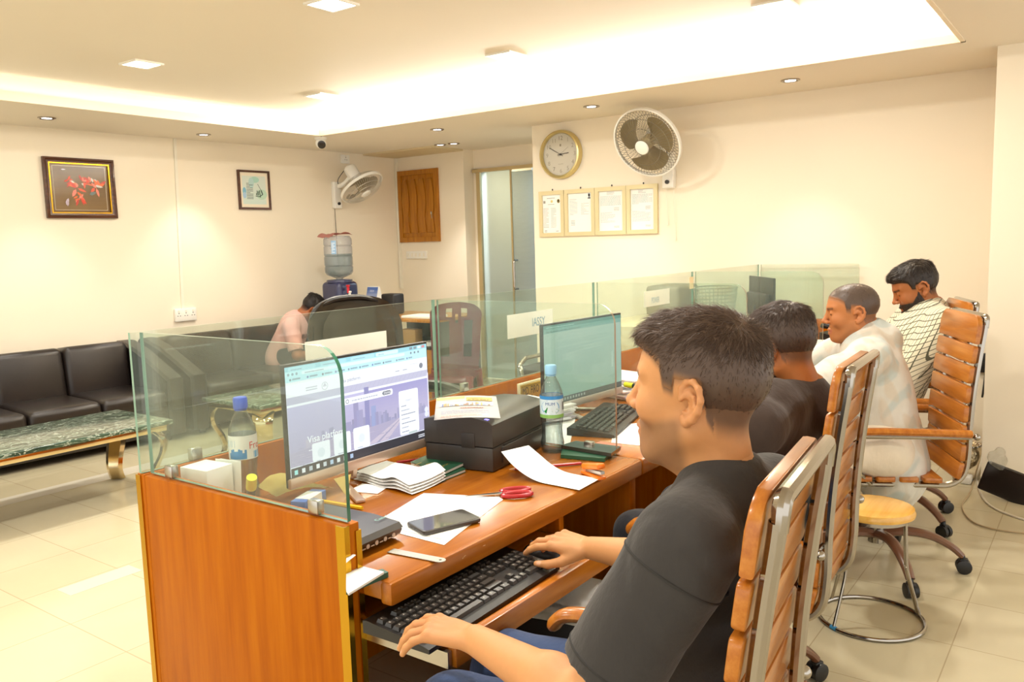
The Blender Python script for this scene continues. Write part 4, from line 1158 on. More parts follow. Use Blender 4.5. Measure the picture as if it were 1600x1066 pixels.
MB().box2((5.8, at(627, 470, X=5.9).y, .831), (5.95, at(606, 470, X=5.9).y, 1.03), .02, 3).build('body', M_black, kt)
MB().ell((5.72, at(597, 470, X=5.72).y, .88), (.08, .1, .05), None, 20, 12).build('lid', M_white, kt)
MB().box2((5.62, at(610, 470, X=5.7).y, .832), (5.8, at(590, 470, X=5.7).y, .85), .01).build('base', mat('red_plastic', 'c22a2a', .3), kt)

# by the far wall: vase, bag, cables
vs = thing('silver_urn', 'ornate silver urn standing by the far wall', 'urn', (5.50, .675, 0))
m = MB(); m.lathe([(.001, 0), (.07, 0), (.072, .015), (.03, .035), (.022, .06), (.04, .08), (.085, .12), (.105, .18), (.1, .22), (.082, .245), (.1, .27), (.11, .275), (.1, .262), (.001, .24)], 36)
for v in m.bm.verts: v.co *= .8
m.build('bowl', mat('engraved_silver', 'b8a888', .25, 1, bump=.8, bs=45, bd=.02, var=.3, vs=40), vs, world=False)
m = MB()
for k in range(18):
    a = k * math.pi / 9; m.ell((.085 * math.cos(a), .085 * math.sin(a), .214), .008, None, 8, 6)
m.build('scalloped_rim', M_chrome, vs, world=False)
bg = thing('black_case', 'flat black case leaning against the wall projection', 'case', (5.17, .40, 0))
MB().box((5.19, .42, .088), (.03, .27, .17), (.2, .3, -.3), .012, 3).build('body', M_leather, bg)
pb = thing('plastic_bag', 'crumpled clear plastic bag on top of the black case', 'bag', (5.2, .47, .17))
m = MB(); m.ell((0, 0, 0), (.045, .045, .06), None, 22, 18)
for v in m.bm.verts: v.co *= 1 + .35 * mnoise.noise(v.co * 28); v.co += V((5.2, .47, .225))
m.build('film', thin_glass('bag_film', 'f3f3f0', 1.5, .12, 'f0efe8', .1), pb)
def cable(label, pts, r, c, name='cable'):
    t = tag(MB().tube(smooth_path(pts, 8), r, 6).build(name, mat('cable_' + label[:6].strip(), c, .5)), label, 'cable')
    return t
cable('white cable trailing along the floor past the urn', [(6.08, .63, .3), (5.9, .62, .06), (5.5, .6, .006), (5.05, .5, .006), (4.86, .34, .006), (4.8, .15, .006)], .006, 'dcd5c4')
cable('tan cable looping on the floor below the black case', [(6.09, .62, .32), (5.98, .64, .05), (5.7, .63, .01), (5.4, .61, .005), (5.15, .6, .005), (4.9, .6, .005), (4.65, .5, .005), (4.62, .3, .005), (4.75, .1, .005)], .004, 'b8a27e')
loose_box('adapter', 'white power adapter on the floor beside the urn', 'adapter', (5.38, .62, .001), (5.47, .68, .045), M_white, None, .008)

# under the nearest desk
pt = thing('computer_tower', 'black computer tower under the nearest desk', 'computer', (2.08, 1.45, 0))
MB().box2((1.99, 1.22, .005), (2.19, 1.62, .40), .008).build('case', M_black, pt)
MB().box2((1.992, 1.21, .01), (2.188, 1.222, .395), .006).build('front_panel', mat('glossy_front', '3a332c', .12, coat=.5), pt)
m = MB(); m.cyl((2.03, 1.211, .33), (2.03, 1.207, .33), .012); m.cyl((2.06, 1.211, .345), (2.06, 1.207, .345), .008); m.build('button', M_chrome, pt)
MB().box((2.035, 1.207, .318), (.02, .003, .008)).build('blue_light', emit_mat('blue_led', '4fb2ff', 3), pt, smooth=False)
for k, (dx, dy, a) in enumerate(((-.03, .02, .2), (.0, .0, -.1), (-.05, .03, .35), (.02, -.03, .05), (-.02, .05, .5))):
    t = thing('loose_paper', ['white paper lowest in the pile on the computer tower', 'white paper second lowest on the computer tower', 'white paper in the middle of the pile on the computer tower', 'white paper second from the top on the computer tower', 'curling white paper topmost on the computer tower'][k], 'paper', (2.05 + dx, 1.3 + dy, .402), 0, 'papers piled on the computer tower')
    M = Matrix.Translation((2.0 + dx, 1.33 + dy, .404 + k * .013)) @ Matrix.Rotation(a, 4, 'Z')
    m = MB(); m.surf(lambda u, v: M @ V(((u - .5) * .21, (v - .5) * .297, .004 * math.sin(6 * u + k) + (.05 * max(0, .35 - v) / .35 * (k == 4)) + .008 * (1 + math.sin(5 * v)) * .3)), 8, 8, .001); m.build('sheet', M_paper, t)
loose_box('storage_box', 'black box standing under the second desk', 'box', (2.55, 1.5, 0), (2.8, 1.95, .5), M_black)
# ============================================================ lit screens
M_rose = mat('rose_gold_plastic', 'cdb4a0', .3, .6)
M_silver = mat('silver_plastic', 'c4bfb6', .3, .5)
def monitor(label, ctr, rz, W, H, zb, body, picture, foot=None):
    """ctr is the middle of the lower edge of the housing; the screen faces -y before turning"""
    t = thing('monitor', label, 'monitor', (ctr[0], ctr[1], ZD), rz)
    L = dict(world=False); z0 = zb - ZD
    MB().box2((-W / 2, 0, z0), (W / 2, .016, z0 + H), .004).build('housing', M_black, t, **L)
    MB().box2((-W / 2 + .05, .014, z0 + .05), (W / 2 - .05, .05, z0 + H - .1), .012).build('rear_shell', M_dark, t, **L)
    MB().box2((-W / 2, -.006, z0 - .001), (W / 2, .012, z0 + .03), .004).build('chin', body, t, **L)
    d = DC(); picture(d, W - .012, H - .04)
    d.build('screen', M_screen, (-W / 2 + .006, -.0005, z0 + .032), (1, 0, 0), (0, 0, 1), t, world=False, lift=.0005)
    st = MB(); st.tube(smooth_path([(0, .035, z0 + .12), (0, .06, z0 + .02), (0, .07, .02)], 5), .02, 8, flat=.6); st.build('stand', body, t, **L)
    for sx in (-1, 1):
        m = MB(); m.box((sx * .085, -.01, .006), (.028, .25, .01), (0, 0, sx * .5), .003); m.build('foot', body, t, **L)
    return t
def visa_page(d, W, H):
    R_ = random.Random(11)
    d.rect(0, 0, W, H, 'dfe3ee'); d.up()
    d.rect(0, H * .955, W, H * .045, '6fc3cf'); d.rect(0, H * .86, W, H * .095, 'a9e2ea'); d.up()
    for x in (.02, .22, .42, .6): d.rr(W * x, H * .957, W * .17, H * .035, .004, ['8fd2dc', '9ad8e0', 'c8eef2', '82cbd6'][int(x * 4) % 4]); d.scrib(W * x + .01, H * .965, W * .1, .006, '4a7f8a', 1)
    for k, c_ in enumerate(('38606c', '38606c', 'd8dde0', 'c0444c')): d.rect(W * (.86 + .033 * k), H * .965, .014, .008, c_)
    d.rr(W * .1, H * .915, W * .72, H * .03, .004, 'd2f1f4'); d.up(); d.scrib(W * .12, H * .922, W * .14, .006, '6e9098', 1)
    for x in (.02, .045, .07): d.circ(W * x, H * .93, .004, '5b8b95')
    for x in (.87, .9, .93): d.circ(W * x, H * .93, .004, '2f4f58')
    x = .03
    while x < .9:
        d.circ(W * x, H * .882, .0035, R_.choice(['2f5f9a', '3d4b58', '58707a', '2c6a72'])); d.scrib(W * (x + .012), H * .876, W * .055, .007, '57808a', 1, .9, .7, R_); x += R_.uniform(.075, .11)
    d.rect(0, H * .655, W, H * .205, 'e9edf4'); d.up()
    d.text('Visa platform', W * .34, H * .765, .011, '5a5f70'); d.ring(W * .24, H * .77, .012, .002, 'a8adba'); d.poly([(W * .24 - .008, H * .765), (W * .24 + .008, H * .765), (W * .24, H * .8)], 'b2b6c2'); d.scrib(W * .12, H * .755, W * .08, .014, 'a0a6b4', 2, .9, .5, R_)
    d.scrib(W * .74, H * .765, W * .04, .006, '6d7280', 1); d.scrib(W * .8, H * .765, W * .04, .006, '6d7280', 1)
    d.rr(W * .85, H * .752, W * .075, .02, .009, 'c3c8d4'); d.up(); d.rr(W * .852, H * .756, W * .071, .0165, .008, 'eef1f6'); d.circ(W * .948, H * .78, .009, '30364a'); d.up()
    d.rect(0, H * .655, W, H * .07, 'a9a6c2'); d.up()
    for k in range(30): d.line((W * k / 30, H * .66), (W * (k + .7) / 30, H * .72), .0012, '9a97b6')
    d.up(); d.rect(0, H * .635, W, H * .022, 'e6e9f4'); d.up()
    d.grad(0, .028, W, H * .635 - .028, '8a7fa6', 'a9a2cc', 14); d.up()
    d.grad(W * .5, H * .3, W * .5, H * .335, '9d90b4', '776db4', 10); d.up(); d.grad(W * .1, .05, W * .5, H * .15, '8e83a6', 'a79cb4', 6); d.up()
    for k in range(46):
        x = R_.uniform(.25, .98); h = R_.uniform(.03, .13); d.rect(W * x, H * .27, W * R_.uniform(.012, .03), H * h, R_.choice(['6f6797', '7a70a0', '655d8c', '857ba8']))
    d.up()
    for x, w_, h_, c_ in ((.42, .035, .3, '6d639a'), (.44, .045, .21, '7870a2'), (.5, .033, .42, '57509a'), (.545, .035, .22, '6a78b2'), (.57, .025, .15, '6e6498'), (.36, .04, .12, '78709e'), (.2, .02, .1, '7b729f'), (.25, .018, .11, '7b729f')):
        d.rect(W * x, H * .255, W * w_, H * h_, c_)
    d.up(); d.poly([(W * .5, .03), (W * .66, .03), (W * .8, H * .3), (W * .77, H * .3)], 'b3a2b4'); d.poly([(0, .03), (W * .5, .03), (W * .76, H * .29), (0, H * .22)], '8d80a4'); d.up()
    for k in range(60):
        x, y = R_.uniform(0, .75), R_.uniform(.07, .26); d.rect(W * x, H * y, W * R_.uniform(.01, .05), .0016, R_.choice(['a597b2', '7d7296', '9a8dac']))
    d.up(); d.poly([(W * .57, .03), (W * .595, .03), (W * .79, H * .3), (W * .785, H * .3)], '7f7396'); d.up()
    d.text('Visa platform', W * .11, H * .275, .021, 'f3f4fa', 'l', .95); d.scrib(W * .115, H * .2, W * .13, .008, 'd8d6e6', 1)
    for x, h_ in ((.135, .17), (.275, .2), (.41, .21)):
        d.rr(W * x, .028, W * .115, H * h_, .006, 'e8ebf2')
    d.up()
    for x, h_ in ((.135, .17), (.275, .2), (.41, .21)): d.circ(W * (x + .057), H * h_ * .75 + .01, .014, 'd2dbe2'); d.scrib(W * (x + .025), H * h_ * .3 + .01, W * .07, .007, '9aa2b0', 1)
    d.rr(W * .35, H * .545, W * .36, H * .062, .006, 'f4f6fb'); d.up(); d.rr(W * .63, H * .555, W * .068, H * .042, .008, '3c3f4c'); d.scrib(W * .41, H * .567, W * .2, .007, 'a3a7b4', 1, .95, .6, R_); d.ring(W * .38, H * .575, .007, .003, '7d808c'); d.up(); d.text('Dismiss', W * .644, H * .567, .007, 'f2f2f4')
    d.rr(W * .755, .03, W * .155, H * .46, .006, 'edf0f6'); d.up(); d.text('Inquiry', W * .833, H * .44, .008, '70748a', 'c'); R2 = random.Random(4)
    for k, y in enumerate((.39, .345, .3, .255, .21, .165, .12)): d.scrib(W * .77, H * y, W * (.12 if k % 2 == 0 else .07), .006, '8f95a4' if k % 2 else '6b7182', 1, .95, .6, R2)
    for k in range(6): d.circ(W * (.83 + .011 * k), H * .1, .004, '9fb3ac')
    d.rect(W * .905, H * .43, .001, .001, 'edf0f6'); d.circ(W * .975, H * .3, .009, 'd9dcf0'); d.circ(W * .975, H * .25, .009, 'd9dcf0'); d.rect(W * .992, .028, W * .008, H * .6, 'dcdcea')
    d.up(); d.rect(0, 0, W, .026, '35353c'); d.up()
    for k in range(9): d.rect(W * (.02 + .045 * k), .006, .012, .013, ['6fd0d0', 'd6d8dc', '9aa4ac', 'e0e0e4', 'b8bcc4', '8fb0d0', 'd4d8dc', 'c8ccd4', '7f9fbf'][k])
    d.scrib(W * .9, .006, W * .08, .012, 'c4c6cc', 2, .9, .6, R_)
    w_ = lin('dde4ee'); d.c = [tuple(.74 * c[k] + .26 * w_[k] for k in range(3)) if c[2] > .05 else c for c in d.c]
def green_page(d, W, H):
    d.grad(0, 0, W, H, '7f9c8a', '8fa89a', 12); d.up(); d.rect(0, H * .955, W, H * .045, '4f7f74'); d.rect(0, H * .9, W, H * .055, '6b9488'); d.up()
    d.scrib(W * .03, H * .91, W * .5, .01, '55796f', 1); d.scrib(W * .03, H * .965, W * .4, .009, '7fa89c', 1)
    d.rect(0, 0, W, .022, '4d5650'); d.up()
    for k in range(14): d.rect(W * (.02 + .035 * k), .006, .01, .01, '8b968e')
    d.rr(W * .86, H * .3, .012, .07, .004, '98b0a2')
monitor('lit computer monitor showing a visa web page on the nearest desk', (1.742, 1.835), 0, .595, .352, .822, M_rose, visa_page)
monitor('computer monitor with a blank green screen on the second desk', (2.975, 1.79), rad(-4), .575, .362, .805, M_silver, green_page)
_q = at(1176, 500, Y=1.80)
monitor('dark computer monitor turned away beyond the man in glasses', (max(_q.x, 5.2), 1.80), rad(38), .46, .3, .93, M_dark, lambda d, W, H: d.grad(0, 0, W, H, '6f7f76', '7d8c84', 6))

# ============================================================ keyboards and mouse
M_key = mat('black_keycaps', '2e2b28', .38, spec=.6)
def keyboard(label, c, rz, sc=1.08, name='keyboard'):
    t = thing(name, label, 'keyboard', c, rz); L = dict(world=False); W, D = .455 * sc, .165 * sc
    m = MB()
    m.rings([[V((x, y, z)) for y, z in ((-D / 2, .002), (D / 2, .002), (D / 2, .03), (D / 2 - .012, .032), (-D / 2 + .02, .016), (-D / 2, .012))] for x in (-W / 2, W / 2)]); m.build('case', M_black, t, **L)
    u = .0192 * sc; x0 = -W / 2 + .008; yb = -D / 2 + .024
    def zz(y): return .016 + (y + D / 2 - .02) * .016 / (D - .032)
    R_ = random.Random(2)
    d = DC(); keys = 0
    def key(cx, cy, w_, h_=1):
        m = MB(); z = zz(cy)
        a, b = w_ * u - .0028, h_ * u - .0028
        m.rings([[V((cx - a / 2, cy - b / 2, z)), V((cx + a / 2, cy - b / 2, z)), V((cx + a / 2, cy + b / 2, z + .001)), V((cx - a / 2, cy + b / 2, z + .001))], [V((cx - a / 2 + .0025, cy - b / 2 + .002, z + .008)), V((cx + a / 2 - .0025, cy - b / 2 + .002, z + .008)), V((cx + a / 2 - .0025, cy + b / 2 - .003, z + .009)), V((cx - a / 2 + .0025, cy + b / 2 - .003, z + .009))]])
        return m
    rows = [[1.25, 1.25, 1.25, 6.25, 1.25, 1.25, 1.25, 1.25], [2.25] + [1] * 10 + [2.75], [1.75] + [1] * 11 + [2.25], [1.5] + [1] * 12 + [1.5], [1] * 13 + [2]]
    def addkey(cx, cy, w_, h_=1):
        nonlocal keys
        m = key(cx, cy, w_, h_)
        big.append(m)
        s_ = R_.choice('QWERTYUIOPASDFGHJKLZXCVBNM1234567890'); z = zz(cy) + .0086
        if w_ < 1.6: dd.append((s_, cx - .004, cy - .002, z))
    big = []; dd = []
    for r, row in enumerate(rows):
        x = x0
        for w_ in row: addkey(x + w_ * u / 2, yb + (r + .5) * u, w_); x += w_ * u
    yt = yb + 5.6 * u
    for i in range(13):
        gx = i + (0 if i == 0 else 1 if i < 5 else 1.5 if i < 9 else 2); addkey(x0 + (gx + .5) * u, yt, 1)
    xb = x0 + 15.35 * u
    for i in range(3):
        addkey(xb + (i + .5) * u, yb + .5 * u, 1); addkey(xb + (i + .5) * u, yb + 3.5 * u, 1); addkey(xb + (i + .5) * u, yb + 4.5 * u, 1); addkey(xb + (i + .5) * u, yt, 1)
    addkey(xb + 1.5 * u, yb + 1.5 * u, 1); xn = xb + 3.35 * u
    for i in range(3):
        for r in range(1, 5): addkey(xn + (i + .5) * u, yb + (r + .5) * u, 1)
    addkey(xn + u, yb + .5 * u, 2); addkey(xn + 2.5 * u, yb + .5 * u, 1); addkey(xn + 3.5 * u, yb + u, 1, 2); addkey(xn + 3.5 * u, yb + 3 * u, 1, 2); addkey(xn + 3.5 * u, yb + 4.5 * u, 1)
    for m in big[:98]: m.build('key', M_key, t, **L)
    if len(big) > 98:
        mm = MB()
        for m in big[98:]:
            me = bpy.data.meshes.new('tmp'); m.bm.to_mesh(me); mm.bm.from_mesh(me); bpy.data.meshes.remove(me); m.bm.free()
        o = mm.build('key', M_key, t, **L); o['kind'] = 'stuff'
    for s_, x, y, z in dd: d.z = z; d.text(s_, x, y, .0052 * sc, 'cfcabf')
    d.build('key_lettering', M_print, (0, 0, 0), (1, 0, 0), (0, 1, 0), t, world=False)
    return t
keyboard('black keyboard with worn keys on the pulled-out tray of the nearest desk', (1.452, 1.205, .6502), rad(1.5), 1.14)
keyboard('dusty black keyboard on the second desk in front of the green screen', (2.86, 1.615, .7602), rad(14), 1.12)
ms = thing('computer_mouse', 'black mouse under the hand of the man in grey', 'mouse', (1.765, 1.205, .6502), rad(8))
m = MB(); m.ell((0, 0, .004), (.034, .058, .036), None, 24, 14)
for v in m.bm.verts: v.co.z = max(v.co.z, .0)
m.build('shell', M_black, ms, world=False); MB().box((0, .025, .038), (.006, .022, .006), (.1, 0, 0), .002).build('scroll_wheel', M_dark, ms, world=False)

# ============================================================ drinking bottles
M_pet = thin_glass('clear_bottle', 'fafcfc', 2.2, .03, 'ffffff', rim='8f989c')
M_water = thin_glass('bottle_water', 'f4f8f8', .35, .02, rim='a8b4b8')
def bottle(label, c, capc, lab, full):
    t = thing('water_bottle', label, 'bottle', c); L = dict(world=False)
    pr = [(.001, .004), (.03, .0), (.036, .008), (.037, .03), (.033, .05), (.031, .075), (.034, .1), (.0355, .112), (.036, .118), (.036, .175), (.0355, .182), (.034, .195), (.024, .222), (.0145, .24), (.0135, .262)]
    pr = [(r * 1.12, z * 1.1) for r, z in pr]
    MB().lathe(pr, 36, caps=False).build('body', M_pet, t, **L)
    wt = [(r * .95, z + .002) for r, z in pr if z < full]; wt.append((wt[-1][0], full)); wt.append((.001, full))
    MB().lathe(wt, 30).build('water', M_water, t, **L)
    MB().lathe([(.001, .268), (.018, .268), (.018, .272), (.0205, .274), (.0205, .302), (.018, .306), (.001, .306)], 26).build('cap', mat('cap_' + capc, capc, .35), t, **L)
    d = DC(); lab(d)
    a0 = math.atan2(-c[1], -c[0])
    d.build('label', M_printg, (0, 0, 0), (1, 0, 0), (0, 0, 1), t, warp=lambda x, y, z: V(((.0408 + z) * math.cos(a0 + x / .0408), (.0408 + z) * math.sin(a0 + x / .0408), y)), world=False)
    return t
def lab1(d):
    d.rect(-.128, .128, .256, .07, 'f0eee8', 40); d.up()
    for k in range(9): d.rect(-.045 + .006 * k, .13, .0062, .018 + .012 * abs(math.sin(k * .9)), '2a86c8'); 
    d.rect(-.05, .165, .012, .02, '6fa8d4'); d.rect(-.034, .165, .01, .02, '9ab8cf'); d.rect(.03, .13, .05, .02, '57a5d8', 6); d.up()
    d.text('Fresh', .016, .158, .022, 'd8342a', 'l', .9)
def lab2(d):
    d.rect(-.128, .125, .256, .075, 'd8ecf2', 40); d.up(); d.rect(-.128, .19, .256, .012, '3f8fd0', 40); d.rect(-.128, .125, .256, .012, '8fc46a', 40); d.up()
    d.circ(-.006, .163, .034, '5fa6d8', 24, .026); d.up(); d.circ(-.006, .163, .031, 'd6ecf6', 24, .023); d.up()
    d.poly([(-.03, .15), (-.015, .163), (0, .158), (.015, .148), (0, .14), (-.02, .142)], '2f8f4a'); d.poly([(0, .15), (.018, .158), (.028, .15), (.016, .142)], '49a860'); d.up(); d.text('MUM', -.006, .17, .011, '2f5fa0', 'c')
    for k in range(8): d.rect(.043 + .0028 * k, .15, .0014 + .0004 * (k % 3), .03, '5b6670')
bottle('clear water bottle with a blue cap in the corner of the nearest desk', (1.452, 2.045, ZD), '3f5fd0', lab1, .13)
bottle('clear water bottle with a pale blue cap beside the black label printer', (2.372, 1.565, ZD), '8fc2e0', lab2, .10)

# ============================================================ label printer
pr = thing('label_printer', 'black label printer with a paper strip hanging from its slot', 'printer', (2.25, 1.72, ZD), rad(9))
PA = rad(9); pu = V((math.cos(PA), math.sin(PA), 0)); pv = V((-math.sin(PA), math.cos(PA), 0)); PO = V((2.04, 1.574, ZD))
def PL(x, y, z): return PO + pu * x + pv * y + V((0, 0, z))
PM = Matrix((pu, pv, V((0, 0, 1)))).transposed()
M_prn = mat('printer_plastic', '3d3935', .38, spec=.5)
m = MB(); m.box(PL(.205, .128, .041), (.41, .256, .08), PM, .008); m.build('base', M_prn, pr)
m = MB()
m.rings([[PL(x, y, z) for y, z in ((.0, .083), (.0, .155), (.012, .165), (.08, .178), (.17, .176), (.256, .16), (.256, .083))] for x in (0, .006, .404, .41)]); m.build('lid', M_prn, pr, angle=30)
m = MB(); m.box(PL(.21, .012, .07), (.27, .03, .012), PM); m.build('paper_slot', M_black, pr, smooth=False)
m = MB(); m.box(PL(.21, -.0, .045), (.3, .012, .055), PM, .004); m.build('front_flap', M_prn, pr)
m = MB(); m.box(PL(-.001, .09, .1), (.004, .05, .05), PM, .002); m.build('latch', M_dark, pr)
for k, c_ in enumerate(('5a4fff', 'ff5a30')):
    MB().box(PL(.02, .03 + .05 * k - .02 * k, .1685), (.012, .014, .003), PM @ Euler((.09, 0, 0)).to_matrix(), .001).build('status_light', emit_mat('light_' + c_, c_, 2), pr)
_l = [at(783, 706, z=ZD + .075), at(800, 726, z=ZD + .05), at(820, 742, z=ZD + .022), at(842, 753, z=ZD + .006), at(870, 759, z=ZD + .004), at(905, 766, z=ZD + .005)]
_r2 = [at(826, 696, z=ZD + .075), at(845, 712, z=ZD + .05), at(862, 726, z=ZD + .022), at(882, 737, z=ZD + .006), at(908, 743, z=ZD + .004), at(938, 748, z=ZD + .005)]
_l, _r2 = smooth_path(_l, 5), smooth_path(_r2, 5); m = MB()
vsA = [m.bm.verts.new(p) for p in _l]; vsB = [m.bm.verts.new(p) for p in _r2]
for i in range(len(_l) - 1): m.bm.faces.new((vsA[i], vsB[i], vsB[i + 1], vsA[i + 1]))
sp = tag(m.build('paper_strip', M_paper, None, angle=0), 'long white paper strip coming out of the label printer', 'paper')
tp = thing('printed_sheet', 'printed sheet with coloured pictures lying on the label printer', 'paper', PL(.1, .15, .185), 0)
a, b, c_ = at(678, 655, z=ZD + .186), at(782, 652, z=ZD + .186), at(682, 624, z=ZD + .192)
o = a; ux = (b - a); uy = (c_ - a); uy = uy * 1.0
def shw(x, y, z): return o + ux * x + uy * y + V((0, 0, z + .006 * math.sin(3.1 * x) - .004 * math.cos(3 * y)))
m = MB(); m.surf(lambda u, v: shw(u, v, 0), 10, 6, .0005); m.build('sheet', M_paper, tp, angle=0)
d = DC(); R_ = random.Random(9); d.dz = .0003
d.rect(.01, .84, .46, .12, 'f0cf72'); d.rect(.5, .72, .42, .17, 'b9a15a', 6); d.rect(.07, .52, .85, .16, 'c4c8d8', 8); d.up()
for k in range(26): d.rect(.08 + R_.uniform(0, .8), .52, .02 + R_.uniform(0, .03), R_.uniform(.04, .14), R_.choice(['8f7a5a', 'b0643a', '6c7aa8', 'd0a86a', '9aa4c0'])); d.rect(.51 + R_.uniform(0, .36), .74, .04, R_.uniform(.03, .1), R_.choice(['6b6a3a', '8a7a3a', 'cfae5a']))
d.up(); d.scrib(.4, .4, .4, .05, 'd0705a', 1, .9, .5, R_); d.scrib(.1, .2, .8, .16, 'b9c0d8', 3, .95, .3, R_); d.scrib(.1, .05, .7, .1, 'e0b0a0', 2, .9, .3, R_)
d.build('print', M_print, (0, 0, 0), (1, 0, 0), (0, 0, 1), tp, warp=lambda x, y, z: shw(x, y, z + .001))

# ============================================================ papers and small things on the nearest desk
def flat(name, label, cat, qs, z, th, m_, group=None, part='sheet', bev=0):
    P = [at(*q, z=z) for q in qs]; c = sum(P, V()) / len(P)
    t = thing(name, label, cat, (c.x, c.y, z), 0, group)
    m = MB(); m.rings([[p for p in P], [p + V((0, 0, th)) for p in P]]); m.build(part, m_, t, smooth=False); return t
flat('paper_sheet', 'lower of the two white sheets under the black phone', 'paper', [(577, 822), (662, 771), (780, 777), (786, 781), (694, 852)], ZD + .001, .0006, M_paper)
flat('paper_sheet', 'upper of the two white sheets under the black phone', 'paper', [(583, 819), (658, 773), (776, 779), (778, 784), (700, 845)], ZD + .0025, .0006, M_paper)
ph = thing('smartphone', 'black smartphone face down on white sheets of the nearest desk', 'phone', (1.6, 1.405, ZD + .004), 0)
z = ZD + .0145; P = [at(*q, z=z) for q in ((632, 816), (722, 795.5), (755, 808), (663, 832))]
c0 = sum(P, V()) / 4; px_ = ((P[1] - P[0]) + (P[2] - P[3])).normalized(); py_ = V((-px_.y, px_.x, 0)); PW_, PH_ = (P[1] - P[0]).length, abs((P[3] - P[0]).dot(py_))
PMx = Matrix((px_, py_, V((0, 0, 1)))).transposed().to_4x4(); PMx.translation = V((c0.x, c0.y, ZD + .0042))
MB().prism(rrect(PW_, PH_, .012, 4), .0105, PMx, .003).build('body', mat('phone_rim', '4a4640', .35, .3), ph)
MB().prism(rrect(PW_ - .008, PH_ - .008, .01, 4), .0006, PMx @ Matrix.Translation((0, 0, .0104)), 0).build('glass_back', mat('phone_glass', '3a3832', .04, coat=1), ph, smooth=False)
m = MB(); m.cyl(PMx @ V((-PW_ / 2 - .0004, 0, .005)), PMx @ V((-PW_ / 2 + .001, 0, .005)), .0025); m.box(PMx @ V((-PW_ / 2, .02, .005)), (.002, .012, .003), PMx.to_3x3()); m.build('port', M_black, ph)
# scanner
scn = thing('flatbed_scanner', 'slim black flatbed scanner at the end panel of the nearest desk', 'scanner', (1.33, 1.5, ZD))
z = ZD + .035
qa, qb = at(622, 838, z=ZD + .05), at(541, 891, z=ZD + .03)
ea = V((1.445, 1.405, 0)); eb = V((1.245, 1.399, 0)); du = (eb - ea).normalized(); dv_ = V((du.y, -du.x, 0))
if dv_.y < 0: dv_ = -dv_
SL = .195; SD = .29
def SLp(x, y, z): return ea + du * x + dv_ * y + V((0, 0, ZD + z))
m = MB(); rg = []
for x in (0, .008, SL - .008, SL):
    i = .006 if x in (0, SL) else 0
    rg.append([SLp(x, y, z) for y, z in ((.03, .004), (SD, .004), (SD, .03), (.0 + i, .034), (.004, .028), (.012, .014))])
m.rings(rg); m.build('base', mat('scanner_base', '3c3834', .35), scn)
m = MB(); m.rings([[SLp(x, y, z) for y, z in ((0, .0345), (SD, .0345), (SD - .004, .05), (.1, .052), (.012, .046))] for x in (0, SL)]); m.build('lid', mat('scanner_lid', '4a4846', .3, spec=.6), scn)
d = DC(); d.text('CanoScan', .15, .02, .013, '7fb8a8'); d.build('lettering', M_print, SLp(.19, .03, .0515), -du, dv_, scn, lift=.0012)
d = DC(); R_ = random.Random(3)
for k in range(5): d.circ(.03 + .03 * k, 0, .006, 'c9c4ba', 10); d.rect(.04 + .03 * k, -.004, .012, .003, 'c9c4ba')
d.build('button_marks', M_print, SLp(.18, .0068, .0215), -du, (-du).cross(V((0, 0, 1))).cross(-du) if False else V((0, 0, 1)), scn, lift=.0022)
flat('paper_slip', 'white slip lying on the black scanner lid', 'paper', [(541, 862), (556, 868), (541, 880)], ZD + .054, .001, M_paper)
# steel ruler
t = thing('steel_ruler', 'short steel ruler sticking out from under the scanner', 'ruler', (1.39, 1.3, ZD))
a, b = at(610, 861, z=ZD + .002), at(688, 876, z=ZD + .002); dd_ = (b - a).normalized(); n_ = V((-dd_.y, dd_.x, 0)); m = MB()
pl = [a + n_ * .013, a - n_ * .013] + [b + dd_ * .013 * math.sin(rad(k)) - n_ * .013 * math.cos(rad(k)) for k in range(0, 181, 20)]
m.rings([pl, [p + V((0, 0, .0015)) for p in pl]]); m.build('blade', mat('dull_steel', 'c2beb4', .35, .8), t, smooth=False)
m = MB(); m.cyl(b + V((0, 0, .0005)), b + V((0, 0, .002)), .0035, None, 14); m.build('hole', M_dark, t)
# notebook and cards at the desk corner
flat('notebook', 'green-edged notebook at the front corner of the nearest desk', 'notebook', [(541, 930), (607, 902), (598, 897), (541, 910)], ZD + .001, .012, mat('green_cover', '2f5a48', .4), None, 'cover')
flat('card_pile', 'white cards on the green-edged notebook', 'card', [(541, 925), (545, 931), (600, 897), (565, 888), (541, 893)], ZD + .014, .005, M_paper)
# scissors
sc = thing('scissors', 'scissors with red handles lying on the nearest desk', 'scissors', (1.9, 1.43, ZD))
a, b = at(727, 776, z=ZD + .006), at(788, 771, z=ZD + .008); e = at(822, 768, z=ZD + .008); dd_ = (b - a).normalized(); n_ = V((-dd_.y, dd_.x, 0))
for s_ in (-1, 1):
    m = MB(); m.rings([[a + n_ * .001 * s_, b + n_ * (.009 * s_ + .002), b + n_ * (.002 - .004 * s_)], [a + n_ * .001 * s_ + V((0, 0, .002)), b + n_ * (.009 * s_ + .002) + V((0, 0, .002)), b + n_ * (.002 - .004 * s_) + V((0, 0, .002))]])
    m.build('blade', M_steel, sc, smooth=False)
    c = b + (e - b) * .55 + n_ * .022 * s_
    m = MB(); m.tube(smooth_path([c + dd_ * .042 * math.cos(q) + n_ * .018 * math.sin(q) for q in [k * math.pi / 7 for k in range(14)]], 2, True), .0065, 8, closed=True); m.tube([b, c - dd_ * .035], .006, 8); m.build('handle', mat('red_handle%d' % s_, 'b01c26', .3, coat=.4), sc)
